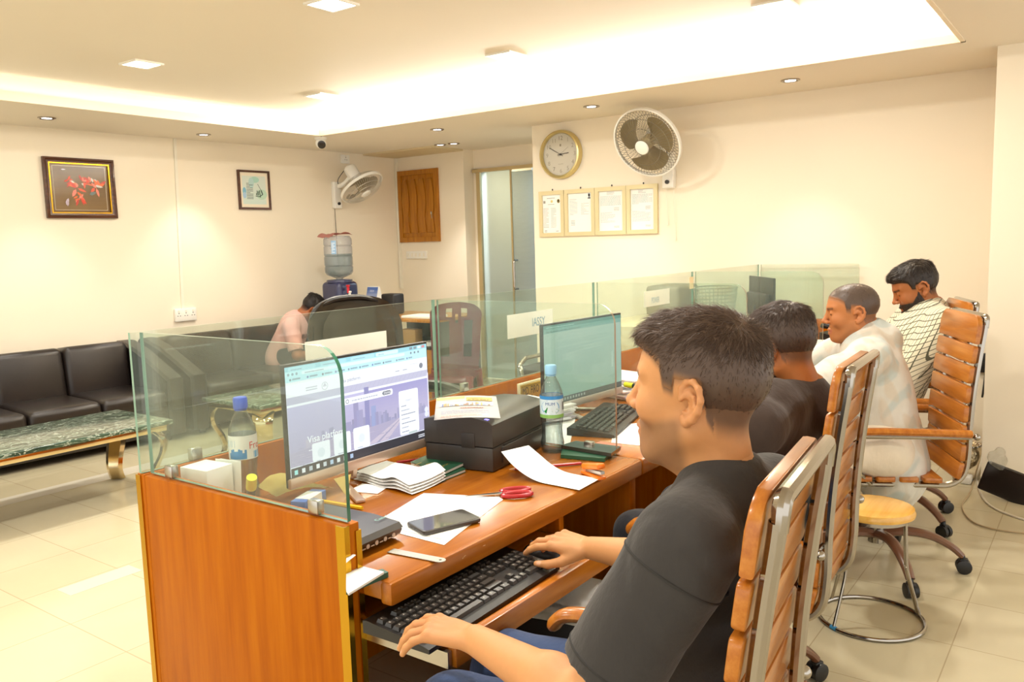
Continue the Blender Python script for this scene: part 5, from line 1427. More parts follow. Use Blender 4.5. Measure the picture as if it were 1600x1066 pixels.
# passports and paper bundle
M_pass = mat('green_passport_cover', '1f5238', .45)
def passport(label, qs, z, th):
    P = [at(*q, z=z + th) for q in qs]; c = sum(P, V()) / 4
    t = thing('passport', label, 'passport', (c.x, c.y, z), 0, None)
    P = [V((p.x, p.y, z)) for p in P]; ins = lambda p, k: p + (c - p) * k
    m = MB(); m.rings([[ins(V((p.x, p.y, z + .0015)), .03) for p in P], [ins(V((p.x, p.y, z + th - .0015)), .03) for p in P]]); m.build('pages', M_paper, t, smooth=False)
    for zz in (z, z + th - .0015):
        m = MB(); m.rings([[V((p.x, p.y, zz)) for p in P], [V((p.x, p.y, zz + .0015)) for p in P]]); m.build('cover', M_pass, t, smooth=False)
    u_ = (P[1] - P[0]).normalized(); v_ = u_.cross(V((0, 0, 1))) * -1; w_ = (P[1] - P[0]).length; h_ = abs((P[3] - P[0]).dot(v_))
    d = DC(); d.ring(w_ * .5, h_ * .5, .019, .004, 'b49a4a'); d.circ(w_ * .5, h_ * .5, .008, 'b49a4a', 10); d.up(); d.text('PASSPORT', w_ * .5, h_ * .2, .01, 'b49a4a', 'c'); d.scrib(w_ * .25, h_ * .75, w_ * .5, .012, 'b49a4a', 1)
    d.build('gilt_crest', M_print, V((P[0].x, P[0].y, z + th)), u_, v_, t)
passport('green passport at the bottom, under another by the label printer', [(690, 748), (728, 733), (700, 716), (645, 728)], ZD + .0005, .011)
passport('green passport on top of another by the label printer', [(690, 739), (727, 722), (672, 709), (641, 722)], ZD + .0125, .012)
bn = thing('paper_bundle', 'folded bundle of white papers in front of the lit screen', 'paper', (1.83, 1.78, ZD))
A, B, C_, D_ = at(556, 740, z=ZD + .02), at(640, 768, z=ZD + .008), at(697, 747, z=ZD + .012), at(604, 720, z=ZD + .045)
for k in range(4):
    def fb(u, v, k=k):
        p = (A * (1 - u) + B * u) * (1 - v) + (D_ * (1 - u) + C_ * u) * v
        arch = .026 * math.exp(-((u - .72 - .12 * v) / .16) ** 2) * (.5 + .7 * v)
        z = ZD + .004 + .007 * (3 - k) + .022 * v * (1 - u) + arch * (1 - .2 * k) + .002 * math.sin(9 * u + 4 * v)
        return V((p.x - .004 * k * (1 - v), p.y - .007 * k * (1 - v) * u, z))
    m = MB(); m.surf(fb, 22, 12); m.build('folded_sheet', M_paper, bn, angle=50)
flat('paper_slip', 'small white slip flat on the desk under the paper bundle', 'paper', [(543, 768), (566, 756), (608, 760), (590, 772)], ZD + .001, .0006, M_paper)
# pens, highlighter box, tissue
def stick(name, label, cat, a, b, r, c, tip=None, n=6):
    t = thing(name, label, cat, tuple((a + b) / 2), 0); d_ = (b - a).normalized()
    MB().tube([a, b], r, n).build('barrel', mat(name + c, c, .35), t)
    if tip: MB().tube([b, b + d_ * .014, b + d_ * .018], [r, r * .35, .0006], n).build('tip', mat(name + 'tip' + tip, tip, .5), t)
    return t
stick('pencil', 'yellow pencil lying below the lit screen', 'pencil', at(503, 783, z=ZD + .006), at(566, 794, z=ZD + .006), .0056, 'e6c020')
stick('pencil', 'red pencil between the printer strip and the orange stapler', 'pencil', at(908, 724, z=ZD + .006), at(804, 733, z=ZD + .006), .0048, 'b8241c', 'd8b080')
stick('pen', 'red pen behind the paper bundle', 'pen', at(655, 718, z=ZD + .006), at(620, 723, z=ZD + .006), .005, 'c21f2a')
t = thing('memo_block', 'white paper block standing in the desk corner beside the blue-capped bottle', 'paper block', (1.345, 2.06, ZD))
MB().box((1.33, 2.05, ZD + .066), (.09, .11, .13), (0, 0, .1), .002).build('block', M_paper, t); 
for k in range(2): MB().box((1.385, 2.02 + .01 * k, ZD + .068), (.002, .09, .135), (0, .06, .05 + .2 * k)).build('loose_leaf', M_paper, t, smooth=False)
t = thing('highlighter', 'yellow capped highlighter leaning by the blue-capped bottle', 'highlighter', (1.40, 1.95, ZD))
MB().tube([(1.40, 1.955, ZD + .012), (1.385, 1.925, ZD + .075)], .012, 14).build('barrel', M_dark, t); MB().tube([(1.387, 1.929, ZD + .068), (1.378, 1.911, ZD + .104)], .0145, 14).build('cap', mat('fluor_yellow', 'f2f03a', .35), t)
bb2 = thing('eraser_box', 'small blue and white carton below the lit screen', 'box', (1.51, 1.85, ZD))
MB().box((1.505, 1.83, ZD + .016), (.12, .045, .03), (0, 0, .35), .001).build('carton', mat('carton_blue', '4a6fc0', .4), bb2); MB().box((1.505, 1.83, ZD + .0165), (.07, .046, .031), (0, 0, .35)).build('white_band', M_paper, bb2, smooth=False)
t = thing('yellow_paper', 'crumpled yellow paper under the lower left corner of the lit screen', 'paper', (1.5, 1.95, ZD))
M_yel = mat('yellow_paper', 'e6cf78', .65)
m = MB(); m.surf(lambda u, v: V((1.47 + .17 * u, 1.93 + .09 * v - .05 * u, ZD + .008 + .055 * abs(math.sin(2.6 * u + .6)) * (.4 + .6 * v) + .008 * mnoise.noise(V((u * 6, v * 6, 1))))), 12, 8, .001); m.build('sheet', M_yel, t, angle=0)
t = thing('yellow_note', 'yellow folded note hanging below the lit screen', 'paper', (1.63, 1.84, ZD))
MB().rings([[V((1.585, 1.81, ZD + .062)), V((1.65, 1.808, ZD + .06)), V((1.62, 1.80, ZD + .002))], [V((1.585, 1.8115, ZD + .062)), V((1.65, 1.8095, ZD + .06)), V((1.62, 1.8015, ZD + .002))]]).build('note', M_yel, t, smooth=False)
t = thing('cards_stack', 'green and white cards beside the clamp of the end screen', 'card', (1.36, 1.66, ZD))
for k in range(4): MB().box((1.36 + .004 * k, 1.665 - .003 * k, ZD + .004 + .006 * k), (.14, .09, .005), (0, 0, -.2 + .05 * k), .001).build('card', [M_pass, M_paper, M_pass, M_paper][k], t)
m = tag(MB().tube(smooth_path([(1.75, 1.95, ZD + .006), (1.9, 1.98, ZD + .006), (2.0, 2.05, ZD + .02), (2.1, 2.09, ZD + .01)], 6), .005, 6).build('monitor_cable', M_black), 'black cable on the desk behind the lit screen', 'cable')

# ============================================================ second desk
npl = thing('name_plate', 'gold name plate propped against the rear panel of the second desk', 'name plate', (3.0, 2.1, ZD))
a, b, c_ = at(811, 645, Y=2.10), at(811, 600, Y=2.10), at(846, 590, Y=2.10)
X0 = a.x; NW = .34; NH = b.z - ZD
MB().box2((X0, 2.095, ZD + .001), (X0 + NW, 2.108, ZD + NH), .002).build('board', mat('cream_board', 'efe2b8', .4), npl)
MB().box2((X0 + .008, 2.092, ZD + .01), (X0 + NW - .008, 2.0955, ZD + NH - .008), .001).build('gold_plate', mat('gold_sheet', 'd8b04a', .3, .5), npl)
d = DC(); d.text('MD. FIRO', .02, NH * .50, .036, '3a2c14', 'l', .62); d.text('Prop', .085, NH * .2, .028, '3a2c14', 'l', .7)
d.build('lettering', M_print, (X0, 2.0918, ZD), (1, 0, 0), (0, 0, 1), npl)
d = DC(); d.rect(.014, .016, NW - .028, .002, '5a4420'); d.rect(.014, NH - .018, NW - .028, .002, '5a4420'); d.rect(.014, .016, .002, NH - .034, '5a4420'); d.build('border_line', M_print, (X0, 2.0918, ZD), (1, 0, 0), (0, 0, 1), npl)
sk = [('stack of white papers beside the keyboard of the second desk', (2.78, 1.93), 10, 'paper_stack'), ('tall stack of papers with purple edges on the second desk', (3.44, 1.86), 14, 'paper_stack')]
for lab, (x, y), n_, nm in sk:
    t = thing(nm, lab, 'paper', (x, y, ZD)); R_ = random.Random(n_)
    for k in range(n_):
        col = R_.choice(['f0eeea', 'e6e4ea', 'f2f0ea', 'd8d4e4', 'eceae4'])
        MB().box((x + R_.uniform(-.02, .02), y + R_.uniform(-.015, .015), ZD + .004 + .0068 * k), (.22, .3, .0055), (0, 0, R_.uniform(-.18, .18) - .3)).build('sheaf', mat('sheaf_' + col, col, .6) if ('sheaf_' + col) not in bpy.data.materials else bpy.data.materials['sheaf_' + col], t, smooth=False)
m = stick('highlighter', 'yellow highlighter with black barrel on the purple-edged stack', 'highlighter', at(990, 603, z=.865), at(1003, 607, z=.865), .011, '26241f', None, 14)
a, b = at(977, 601, z=.865), at(990, 603, z=.865); MB().tube([a, b], .0115, 14).build('cap', bpy.data.materials['fluor_yellow'], m)
flat('printed_sheet', 'printed form under the dusty keyboard on the second desk', 'paper', [(955, 692), (1005, 697), (1036, 690), (1010, 660), (960, 665)], ZD + .0008, .0006, M_paper)
flat('paper_sheet', 'curled white sheet behind the pale-blue-capped bottle', 'paper', [(842, 690), (890, 697), (900, 650), (860, 650)], ZD + .0008, .0008, M_paper)
flat('card', 'salmon card under the second keyboard edge', 'card', [(920, 697), (968, 705), (972, 695), (938, 690)], ZD + .002, .001, mat('salmon_card', 'd8846a', .6))
wl = flat('passport', 'green passport lying under the dark wallet', 'passport', [(876, 716), (945, 722), (958, 708), (880, 703)], ZD + .001, .012, M_pass, None, 'cover')
wl = flat('wallet', 'dark glossy wallet on the green passport by the glass edge', 'wallet', [(877, 701), (955, 714), (970, 703), (900, 694)], ZD + .014, .012, mat('dark_wallet', '3a342c', .2, coat=.5), None, 'cover')
sp_ = thing('stapler', 'orange stapler at the desk edge beside the glass screen', 'stapler', (2.2, 1.31, ZD))
a, b = at(911, 729, z=ZD + .02), at(943, 742, z=ZD + .02); dd_ = (b - a).normalized(); n_ = V((-dd_.y, dd_.x, 0)); MS = Matrix((dd_, n_, V((0, 0, 1)))).transposed(); c0 = (a + b) / 2
M_org = mat('orange_plastic', 'f07818', .3)
MB().box(V((c0.x, c0.y, ZD + .006)), (.1, .03, .01), MS, .003).build('base', M_org, sp_)
MB().box(V((c0.x, c0.y, ZD + .034)), (.095, .03, .018), MS @ Euler((0, -.2, 0)).to_matrix(), .006, 3).build('top_arm', M_org, sp_)
MB().box(V((c0.x, c0.y, ZD + .02)) + dd_ * .01, (.085, .014, .009), MS @ Euler((0, -.1, 0)).to_matrix()).build('magazine', M_steel, sp_)

# ============================================================ third and fourth desks
t = thing('telephone', 'black desk telephone on the last desk', 'telephone', tuple(at(1312, 528, z=ZD + .03)[:2]) + (ZD,), rad(-10))
m = MB(); m.rings([[V((x, y, z)) for y, z in ((-.1, .0), (.1, .0), (.1, .07), (-.1, .03))] for x in (-.09, .09)]); m.build('body', M_black, t, world=False)
m = MB(); m.tube(smooth_path([(-.06, -.09, .05), (-.06, -.07, .075), (-.06, .07, .115), (-.06, .09, .1)], 5), .02, 10); m.build('handset', M_black, t, world=False)
t = thing('paper_stack', 'untidy white paper stack beyond the man in glasses', 'paper', (4.1, 1.56, ZD)); R_ = random.Random(21); _q = at(1278, 545, z=ZD + .03)
for k in range(8): MB().box((_q.x + R_.uniform(-.03, .03), _q.y + R_.uniform(-.03, .03), ZD + .005 + .009 * k), (.22, .3, .006), (0, 0, R_.uniform(-.4, .4))).build('sheaf', M_paper, t, smooth=False)
t = thing('stapler', 'orange and black stapler on the far desk before the man in white', 'stapler', (4.35, 1.42, ZD)); _q = at(1297, 537, z=ZD + .03)
MB().box((_q.x, _q.y, ZD + .01), (.05, .12, .02), (0, 0, .5), .005).build('base', M_black, t); MB().box((_q.x, _q.y, ZD + .035), (.045, .11, .022), (.15, 0, .5), .006).build('top_arm', M_org, t)
ba = thing('wire_basket', 'silver mesh basket beyond the rear glass of the third desk', 'basket', (at(1118, 470, Y=2.4).x, 2.4, .9))
st2 = loose_box('side_counter', 'pale counter beyond the rear glass, carrying a mesh basket', 'counter', (5.0, 2.2, 0), (6.08, 3.0, .9), mat('counter_cream', 'd8c8a4', .5), None, .006)
m = MB()
for k in range(9): m.tube([((.16 + .004 * k) * math.cos(2 * math.pi * j / 32), (.16 + .004 * k) * .8 * math.sin(2 * math.pi * j / 32), .01 + .026 * k) for j in range(32)], .0028 if k < 8 else .006, 5, closed=True)
for j in range(32):
    a = 2 * math.pi * j / 32; m.tube([(.16 * math.cos(a), .128 * math.sin(a), .005), (.192 * math.cos(a), .154 * math.sin(a), .22)], .0028, 5)
m.tube([(0, 0, .004), (0, 0, .006)], .155, 24); m.build('mesh_body', mat('mesh_silver', 'b8b4a8', .35, .7), ba, world=False)
t = thing('office_machine', 'grey office machine on the counter beyond the rear glass', 'machine', (4.6, 2.78, .95))
MB().box2((at(1030, 460, Y=2.8).x, 2.64, .901), (at(1075, 460, Y=2.8).x, 2.92, at(1050, 447, Y=2.7).z), .03, 3).build('body', mat('machine_grey', '9a907c', .5), t)
# ============================================================ people
def skin_m(name, bump=.12): return attr_mat(name, .48, var=(90, .05), sss=.12, bump=bump, bs=420, bd=.0012, spec=.35)
M_skin = skin_m('skin')
M_hair = attr_mat('hair_strands', .42, spec=.4)
def cloth_m(name, var=(30, .06), bump=.35, bs=26, rough=.85): return attr_mat(name, rough, var=var, bump=bump, bs=bs, bd=.012, spec=.2, sheen=.15, bdet=4, stretch=(1, 1, .55))
A_ = lambda v: np.array(v, float)
def sstep(x, a, b):
    t = np.clip((x - a) / (b - a), 0, 1); return t * t * (3 - 2 * t)
def segd(P, a, b):
    a, b = A_(a), A_(b); ab = b - a; t = np.clip(((P - a) @ ab) / (ab @ ab), 0, 1)
    return np.linalg.norm(P - a - t[:, None] * ab, axis=1)
HZY = [-.13, -.075, -.05, -.036, -.031, .010, .014, .030, .036, .058, .075, .12]
HZZ = [-.075, -.066, -.058, -.03, .022, .030, .008, .014, .048, .064, .069, .072]
def hzone(P): return P[..., 2] - np.interp(P[..., 1], HZY, HZZ)

def head_field(h, full=True, neck=None, fat=1.0, beard=0):
    F = Field((-.115, -.15, -.24 if full else -.11), (.115, .15, .17), h)
    F.ell((0, -.014, .040), (.0765, .0985, .084), None, .02)
    F.ell((0, .028, .043), (.065, .061, .062), None, .03)
    if not full: return F
    F.ell((0, .028, -.022), (.063 * fat, .062, .076), None, .03)
    for s in (-1, 1):
        F.rc((s * .052 * fat, -.004, -.05), (s * .024, .066, -.097), .019, .0165, .03)
        F.ell((s * .041, .063, -.018), (.023, .022, .024), None, .025)
        F.rc((s * .012, .0865, .034), (s * .047, .070, .036), .0085, .008, .016)
    F.ell((0, .076, -.099), (.022, .0175, .015), None, .022)
    F.ell((0, .07, -.064), (.03, .026, .03), None, .022)
    for s in (-1, 1): F.ell((s * .032, .101, .0125), (.0165, .017, .0115), None, .014, 'sub')
    for s in (-1, 1): F.ell((s * .0315, .0775, .0125), (.0155, .0140, .0128), None, .005)
    for s in (-1, 1): F.rc((s * .020, .0935, .0085), (s * .043, .0855, .0085), .0016, .0012, .0025, 'sub')
    F.rc((0, .088, .026), (0, .1105, -.017), .0072, .0098, .014)
    F.ell((0, .113, -.0215), (.0102, .0112, .0092), None, .008)
    for s in (-1, 1):
        F.ell((s * .0125, .1015, -.0255), (.0074, .0105, .0076), None, .006)
        F.ell((s * .0062, .1065, -.0325), (.0032, .005, .003), None, .003, 'sub')
    F.chain([(-.021, .0865, -.0625), (-.006, .0955, -.0590), (.006, .0955, -.0590), (.021, .0865, -.0625)], [.0035, .0055, .0055, .0035], .006)
    F.chain([(-.018, .0865, -.071), (0, .0945, -.0725), (.018, .0865, -.071)], [.004, .0065, .004], .006)
    F.chain([(-.022, .092, -.0655), (0, .1015, -.0658), (.022, .092, -.0655)], [.0012, .0016, .0012], .003, op='sub')
    if neck is not None:
        F.rc((0, -.022, -.04), neck, .053, .058, .035)
        F.ell((0, .02, -.105), (.03, .03, .02), None, .04)
    for s in (-1, 1):
        X = lambda dy, o=0: s * (.0735 + max(0, -dy + .004) * .55 + o)
        pts = [(.012, .004), (.010, .020), (.002, .031), (-.011, .034), (-.022, .025), (-.026, .008), (-.021, -.010), (-.010, -.024), (.002, -.031), (.008, -.024)]
        F.ell((s * .077, -.019, -.002), (.0062, .0175, .026), (0, 0, -s * .35), .006)
        F.chain([(X(a, .003), -.012 + a, .0 + b) for a, b in pts], [.0042, .004, .0042, .0045, .0047, .0048, .0052, .0065, .0072, .005], .004)
        F.chain([(X(a, .002), -.012 + a, b) for a, b in ((-.004, .016), (-.013, .010), (-.015, -.004), (-.008, -.015))], [.003, .0034, .0034, .003], .004)
        F.ell((X(0, .008), -.0105, -.003), (.008, .0075, .0105), None, .004, 'sub')
    if beard:
        for s in (-1, 1): F.rc((s * .058, .004, -.06), (s * .028, .072, -.108), .014, .02 * beard, .02)
        F.ell((0, .08, -.118), (.03, .028, .034 * beard), None, .02)
        F.ell((0, .088, -.052), (.026, .012, .006), None, .008)
    return F

def strands(P, N, L, D, r, seed, cols):
    """tapered hair strands rooted at P, leaning along D"""
    n = len(P); k = 4
    T = np.linspace(0, 1, k)
    side = np.cross(D, N); side /= np.maximum(np.linalg.norm(side, axis=1, keepdims=True), 1e-6)
    R_ = np.random.default_rng(seed); curl = R_.normal(0, .25, (n, 1))
    pts = []
    for t in T:
        c = P - N * .002 + D * L[:, None] * t + N * (L[:, None] * (.30 * t - .38 * t * t)) + side * curl * L[:, None] * t * t
        w = r * (1 - .85 * t)
        up = N
        pts.append(np.stack([c + side * w, c - side * w, c + up * w * 1.2], 1))
    Vv = np.stack(pts, 1).reshape(-1, 3)
    base = (np.arange(n) * k * 3)[:, None]
    q = []
    for i in range(k - 1):
        for j in range(3):
            q.append(np.concatenate([base + i * 3 + j, base + i * 3 + (j + 1) % 3, base + (i + 1) * 3 + (j + 1) % 3, base + (i + 1) * 3 + j], 1))
    C = np.repeat(cols, k * 3, axis=0)
    return Vv, np.concatenate(q), C

def vnormals(P, Q):
    a, b, c, d = (P[Q[:, i]] for i in range(4)); n = np.cross(c - a, d - b)
    N = np.zeros_like(P)
    for i in range(4):
        for k in range(3): N[:, k] += np.bincount(Q[:, i], weights=n[:, k], minlength=len(P))
    return N / np.maximum(np.linalg.norm(N, axis=1, keepdims=True), 1e-9)

def hand(F, W, d, nrm, th, sc, curls, thumb, spread=.1, k=.006):
    """W wrist; d finger direction; nrm out of the back of the hand; th towards the thumb"""
    d, nrm = A_(d), A_(nrm); d /= np.linalg.norm(d); nrm = nrm - d * (nrm @ d); nrm /= np.linalg.norm(nrm)
    t = np.cross(nrm, d); t = t if t @ A_(th) > 0 else -t
    W = A_(W); tips = []
    xs = [.030, .010, -.010, -.028]; kn = [.092, .096, .091, .083]; ln = [.074, .082, .076, .060]
    for i in range(4):
        K = W + (t * xs[i] + d * kn[i] + nrm * (.004 - abs(i - 1.2) * .0022)) * sc
        F.rc(W + (t * xs[i] * .55 + d * .012) * sc, K, .0135 * sc, .0112 * sc, .009)
        a = 0; p = K; dirb = d + t * (1.3 - i) * spread; dirb /= np.linalg.norm(dirb)
        rs = [.0098, .0088, .0080, .0066]; fr = [.46, .30, .24]
        if i == 3: rs = [x * .88 for x in rs]
        for j in range(3):
            a += curls[i][j]
            dv = dirb * math.cos(a) - nrm * math.sin(a)
            q = p + dv * ln[i] * fr[j] * sc
            F.rc(p, q, rs[j] * sc, rs[j + 1] * sc, .003); p0_ = p; p = q
        nn_ = dirb * math.sin(a) + nrm * math.cos(a); tips.append((p0_ * .25 + p * .75 + nn_ * rs[2] * sc, .0058 * sc))
        for jj in (0,): F.ell(tuple(K + nrm * .004 * sc), (.0085 * sc,) * 3, None, .006)
    F.ell(W + (d * .05 + t * .012 - nrm * .006) * sc, A_((.028, .034, .016)) * sc if False else (.026 * sc, .026 * sc, .018 * sc), None, .015)
    p = W + (t * .022 + d * .022 - nrm * .006) * sc
    dv = d * thumb[0] + t * thumb[1] - nrm * thumb[2]; dv /= np.linalg.norm(dv)
    bend = d * thumb[3] + t * thumb[4] - nrm * thumb[5]; bend /= np.linalg.norm(bend)
    for j, (L_, r0, r1) in enumerate(((.046, .0155, .0118), (.034, .0115, .0102), (.028, .0102, .0078))):
        vv = dv * (1 - .5 * j) + bend * .5 * j; vv /= np.linalg.norm(vv); q = p + vv * L_ * sc; F.rc(p, q, r0 * sc, r1 * sc, .008 if j == 0 else .004); p0_ = p; p = q
    tips.append((p0_ * .3 + p * .7 + (nrm * .6 + t * .4) * .0085 * sc, .0068 * sc))
    return tips

def bbox(pts, m):
    P = np.array([tuple(p) for p in pts]); return P.min(0) - m, P.max(0) + m

def person(name, label, spec):
    g = spec.get; s = g('s', 1.08); det = g('det', 1.0)
    pelvis, neck = A_(spec['pelvis']), A_(spec['neck'])
    t = thing('person', label, 'person', (pelvis[0], pelvis[1], 0), 0)
    skin = A_(lin(spec['skin'])); hairc = A_(lin(spec['hair']))
    # --- head
    ho = V(spec['head']); Mh = Matrix.Translation(ho) @ Euler((0, 0, g('yaw', 0))).to_matrix().to_4x4() @ Euler((g('pitch', 0), g('roll', 0), 0), 'XYZ').to_matrix().to_4x4() @ Matrix.Scale(s, 4)
    Mi = Mh.inverted(); nl = Mi @ V(neck)
    nl = V((max(-.03, min(.03, nl.x)), nl.y, nl.z)); dn = nl - V((0, -.022, -.04)); nl = V((0, -.022, -.04)) + dn.normalized() * min(dn.length + .02, .19)
    hh = .0026 / det
    F = head_field(hh, True, tuple(nl), g('fat', 1.0))
    P, Q = F.mesh(); P = lap(P, Q, 1, .4)
    # skin tones by region
    C = np.tile(skin, (len(P), 1))
    def tint(mask, col, amt):
        nonlocal C; m = (np.clip(mask, 0, 1) * amt)[:, None]; C = C * (1 - m) + A_(col) * m
    x, y, z = P[:, 0], P[:, 1], P[:, 2]
    tint(sstep(-np.abs(np.linalg.norm(P - A_((0, .1, -.022)), axis=1)), -.03, -.008), lin('b8704f'), .25)
    tint(np.exp(-((np.abs(x) - .045) ** 2 + (y - .07) ** 2 + (z + .02) ** 2) / .0006), lin('c07a58'), .25)
    lipd = np.minimum(segd(P, (-.021, .088, -.0625), (0, .0965, -.060)), np.minimum(segd(P, (0, .0965, -.06), (.021, .088, -.0625)), np.minimum(segd(P, (-.018, .088, -.071), (0, .0955, -.0725)), segd(P, (0, .0955, -.0725), (.018, .088, -.071)))))
    tint(1 - sstep(lipd, .005, .0085), lin('9c5a4a'), .7)
    brow = np.minimum(segd(P, (.014, .094, .0315), (.047, .078, .034)), segd(P, (-.014, .094, .0315), (-.047, .078, .034)))
    tint(1 - sstep(brow, .004, .0085), hairc * .7, .88)
    eye = np.minimum(segd(P, (.0205, .0925, .0085), (.040, .0865, .0085)), segd(P, (-.0205, .0925, .0085), (-.040, .0865, .0085)))
    tint(1 - sstep(eye, .0022, .004), lin('1c120c'), .9)
    ear = sstep(np.abs(x), .074, .082) * (np.abs(z) < .04) * (np.abs(y + .015) < .03)
    tint(ear, lin('b56f50'), .2)
    zb = np.interp(y, [-.03, .0, .02, .05, .075, .12], [-.03, -.03, -.035, -.05, -.047, -.047])
    st = (1 - sstep(z, -.022 + zb * .55, -.002 + zb * .55)) * sstep(y, -.012, .012) * (1 - sstep(z, -.135, -.125) * 0) * sstep(z, -.135, -.112)
    tint(st * (1 - (1 - sstep(lipd, .006, .010))), hairc * .8, g('stubble', .25))
    hz = hzone(P)
    tint(sstep(hz, -.008, np.where(y > -.045, .010, .035)) * (np.abs(x) < .086) * (1 - ear), hairc, g('scalp', .7))
    body = [(np.array([tuple(Mh @ V(p)) for p in P]), Q, C)]
    # --- arms and hands
    for side in ('L', 'R'):
        S, E, W = (A_(q) for q in spec['arm' + side]); hs = spec['hand' + side]
        lo, hi = bbox([S + (E - S) * .45, E, W, W + A_(hs['d']) / np.linalg.norm(hs['d']) * .2 * s], .075 * s)
        FA = Field(lo, hi, g('armres', .0036) / det)
        FA.rc(S + (E - S) * .4, E, .046 * s, .040 * s, .02)
        mid = E + (W - E) * .3
        FA.rc(E, mid, .040 * s, .041 * s, .03); FA.rc(mid, W, .041 * s, .0265 * s, .03)
        tips = hand(FA, W, hs['d'], hs['n'], hs['t'], s, hs['c'], hs['th'], hs.get('spread', .1))
        PA_, QA_ = FA.mesh(); PA_ = lap(PA_, QA_, 1, .4)
        CA = np.tile(skin, (len(PA_), 1))
        kn = 1 - sstep(np.linalg.norm(PA_ - (W + A_(hs['d']) / np.linalg.norm(hs['d']) * .09 * s), axis=1), .03, .07)
        m = (kn * .18)[:, None]; CA = CA * (1 - m) + A_(lin('a8684a')) * m
        for tc, tr_ in tips:
            m = (1 - sstep(np.linalg.norm(PA_ - tc, axis=1), tr_ * .8, tr_ * 1.15))[:, None] * .55; CA = CA * (1 - m) + A_(lin('e8b8a0')) * m
        body.append((PA_, QA_, CA))
    # --- torso core under the clothes
    ft = A_(spec['front']); ft /= np.linalg.norm(ft); SL, SR = A_(spec['armL'][0]), A_(spec['armR'][0])
    up = neck - pelvis; up /= np.linalg.norm(up); sc_ = (SL + SR) / 2
    chest = pelvis + (neck - pelvis) * .62 + ft * g('chest', .02)
    lo, hi = bbox([pelvis, neck, SL, SR], .2)
    FB = Field(lo, hi, .014)
    FB.rc(pelvis, chest, .115 * s, .12 * s, .04, sq=(ft, 1.5)).rc(chest, sc_, .12 * s, .09 * s, .04, sq=(ft, 1.6)).rc(SL, SR, .045 * s, .045 * s, .04).rc(sc_, neck + up * .03, .055 * s, .05 * s, .04)
    PB, QB = FB.mesh(); body.append((PB, QB, np.tile(skin, (len(PB), 1))))
    off = 0; PP = []; QQ = []; CC = []
    for p, q, c in body: PP.append(p); QQ.append(q + off); CC.append(c); off += len(p)
    mesh_np('body', np.concatenate(PP), np.concatenate(QQ), M_skin, t, np.concatenate(CC), True)
    # --- hair
    FC = head_field(.003 / det, False)
    top, sidet = g('top', .014), g('side', .004)
    def hf(Pg, f):
        z_, y_, x_ = Pg[..., 2], Pg[..., 1], Pg[..., 0]
        hz_ = hzone(Pg); w = sstep(z_, .045, .105)
        front = sstep(y_, .02, .085) * w
        tt = sidet + (top - sidet) * w + g('quiff', 0) * front
        tt = tt + (.16 * tt) * wob(Pg, 190, 5, 7) * (.4 + .6 * w) + .10 * tt * np.sin(Pg[..., 0] * 420 + 9 * np.sin(y_ * 40))
        edge = sstep(hz_, -.003 - .012 * front * (g('quiff', 0) > 0), .012)
        return np.where(edge > .02, f - (tt * edge - .003 * (1 - edge)), .02)
    FC.fn(hf)
    Ph, Qh = FC.mesh(); Ph = lap(Ph, Qh, 1, .3)
    R_ = np.random.default_rng(g('seed', 1))
    def hcol(n): return hairc[None, :] * R_.uniform(.7, 1.35, (n, 1))
    w = sstep(Ph[:, 2], .02, .08)[:, None]
    Ch = hairc[None, :] * np.ones((len(Ph), 1)) * .85
    hzv = hzone(Ph) / np.where(Ph[:, 1] > -.045, .022, .06); fade = g('fade', 0) * (1 - sstep(hzv, .0, 1.0))[:, None]
    Ch = Ch * (1 - fade) + skin[None, :] * fade
    n = g('strands', 0)
    Phw = np.array([tuple(Mh @ V(p)) for p in Ph])
    ho_ = mesh_np('hair', Phw, Qh, M_hair, t, Ch, True)
    if n:
        Nn = vnormals(Ph, Qh)
        if (Nn * (Ph - A_((0, -.01, .03)))).sum() < 0: Nn = -Nn
        ok = np.where((hzone(Ph) > .002) & ((Nn * (Ph - A_((0, -.01, .03)))).sum(1) > .03))[0]
        pr_ = (.02 + .5 * sstep(hzone(Ph[ok]), .0, .05) + sstep(Ph[ok, 2], .0, .09)); pick = R_.choice(ok, n, p=pr_ / pr_.sum())
        p, nn = Ph[pick] + R_.normal(0, .0012, (n, 3)), Nn[pick]
        wh = A_(g('whorl', (-.018, -.07, .112)))
        dv = p - wh; dv = dv - nn * (dv * nn).sum(1, keepdims=True); dv /= np.maximum(np.linalg.norm(dv, axis=1, keepdims=True), 1e-6)
        dv = dv + .45 * np.cross(nn, dv) * np.exp(-np.linalg.norm(p - wh, axis=1) / .05)[:, None]
        low = (1 - sstep(p[:, 2], .02, .08))[:, None]
        dn_ = np.tile(A_((0, -.25, -1)), (n, 1)); dn_ = dn_ - nn * (dn_ * nn).sum(1, keepdims=True)
        dv = dv * (1 - .7 * low) + dn_ * .7 * low + R_.normal(0, .16, (n, 3))
        dv /= np.linalg.norm(dv, axis=1, keepdims=True)
        wz = sstep(p[:, 2], .035, .115)
        L_ = (g('len_side', .008) * (.45 + .55 * sstep(hzone(p), 0, .05)) + (g('len_top', .024) - g('len_side', .008)) * wz) * R_.uniform(.7, 1.25, n)
        Vs, Qs, Cs = strands(p, nn, L_, dv, g('srad', .00075), 3, hcol(n))
        Vs = np.array([tuple(Mh @ V(q)) for q in Vs])
        mesh_np('hair_strands', Vs, Qs, M_hair, ho_, Cs, True)
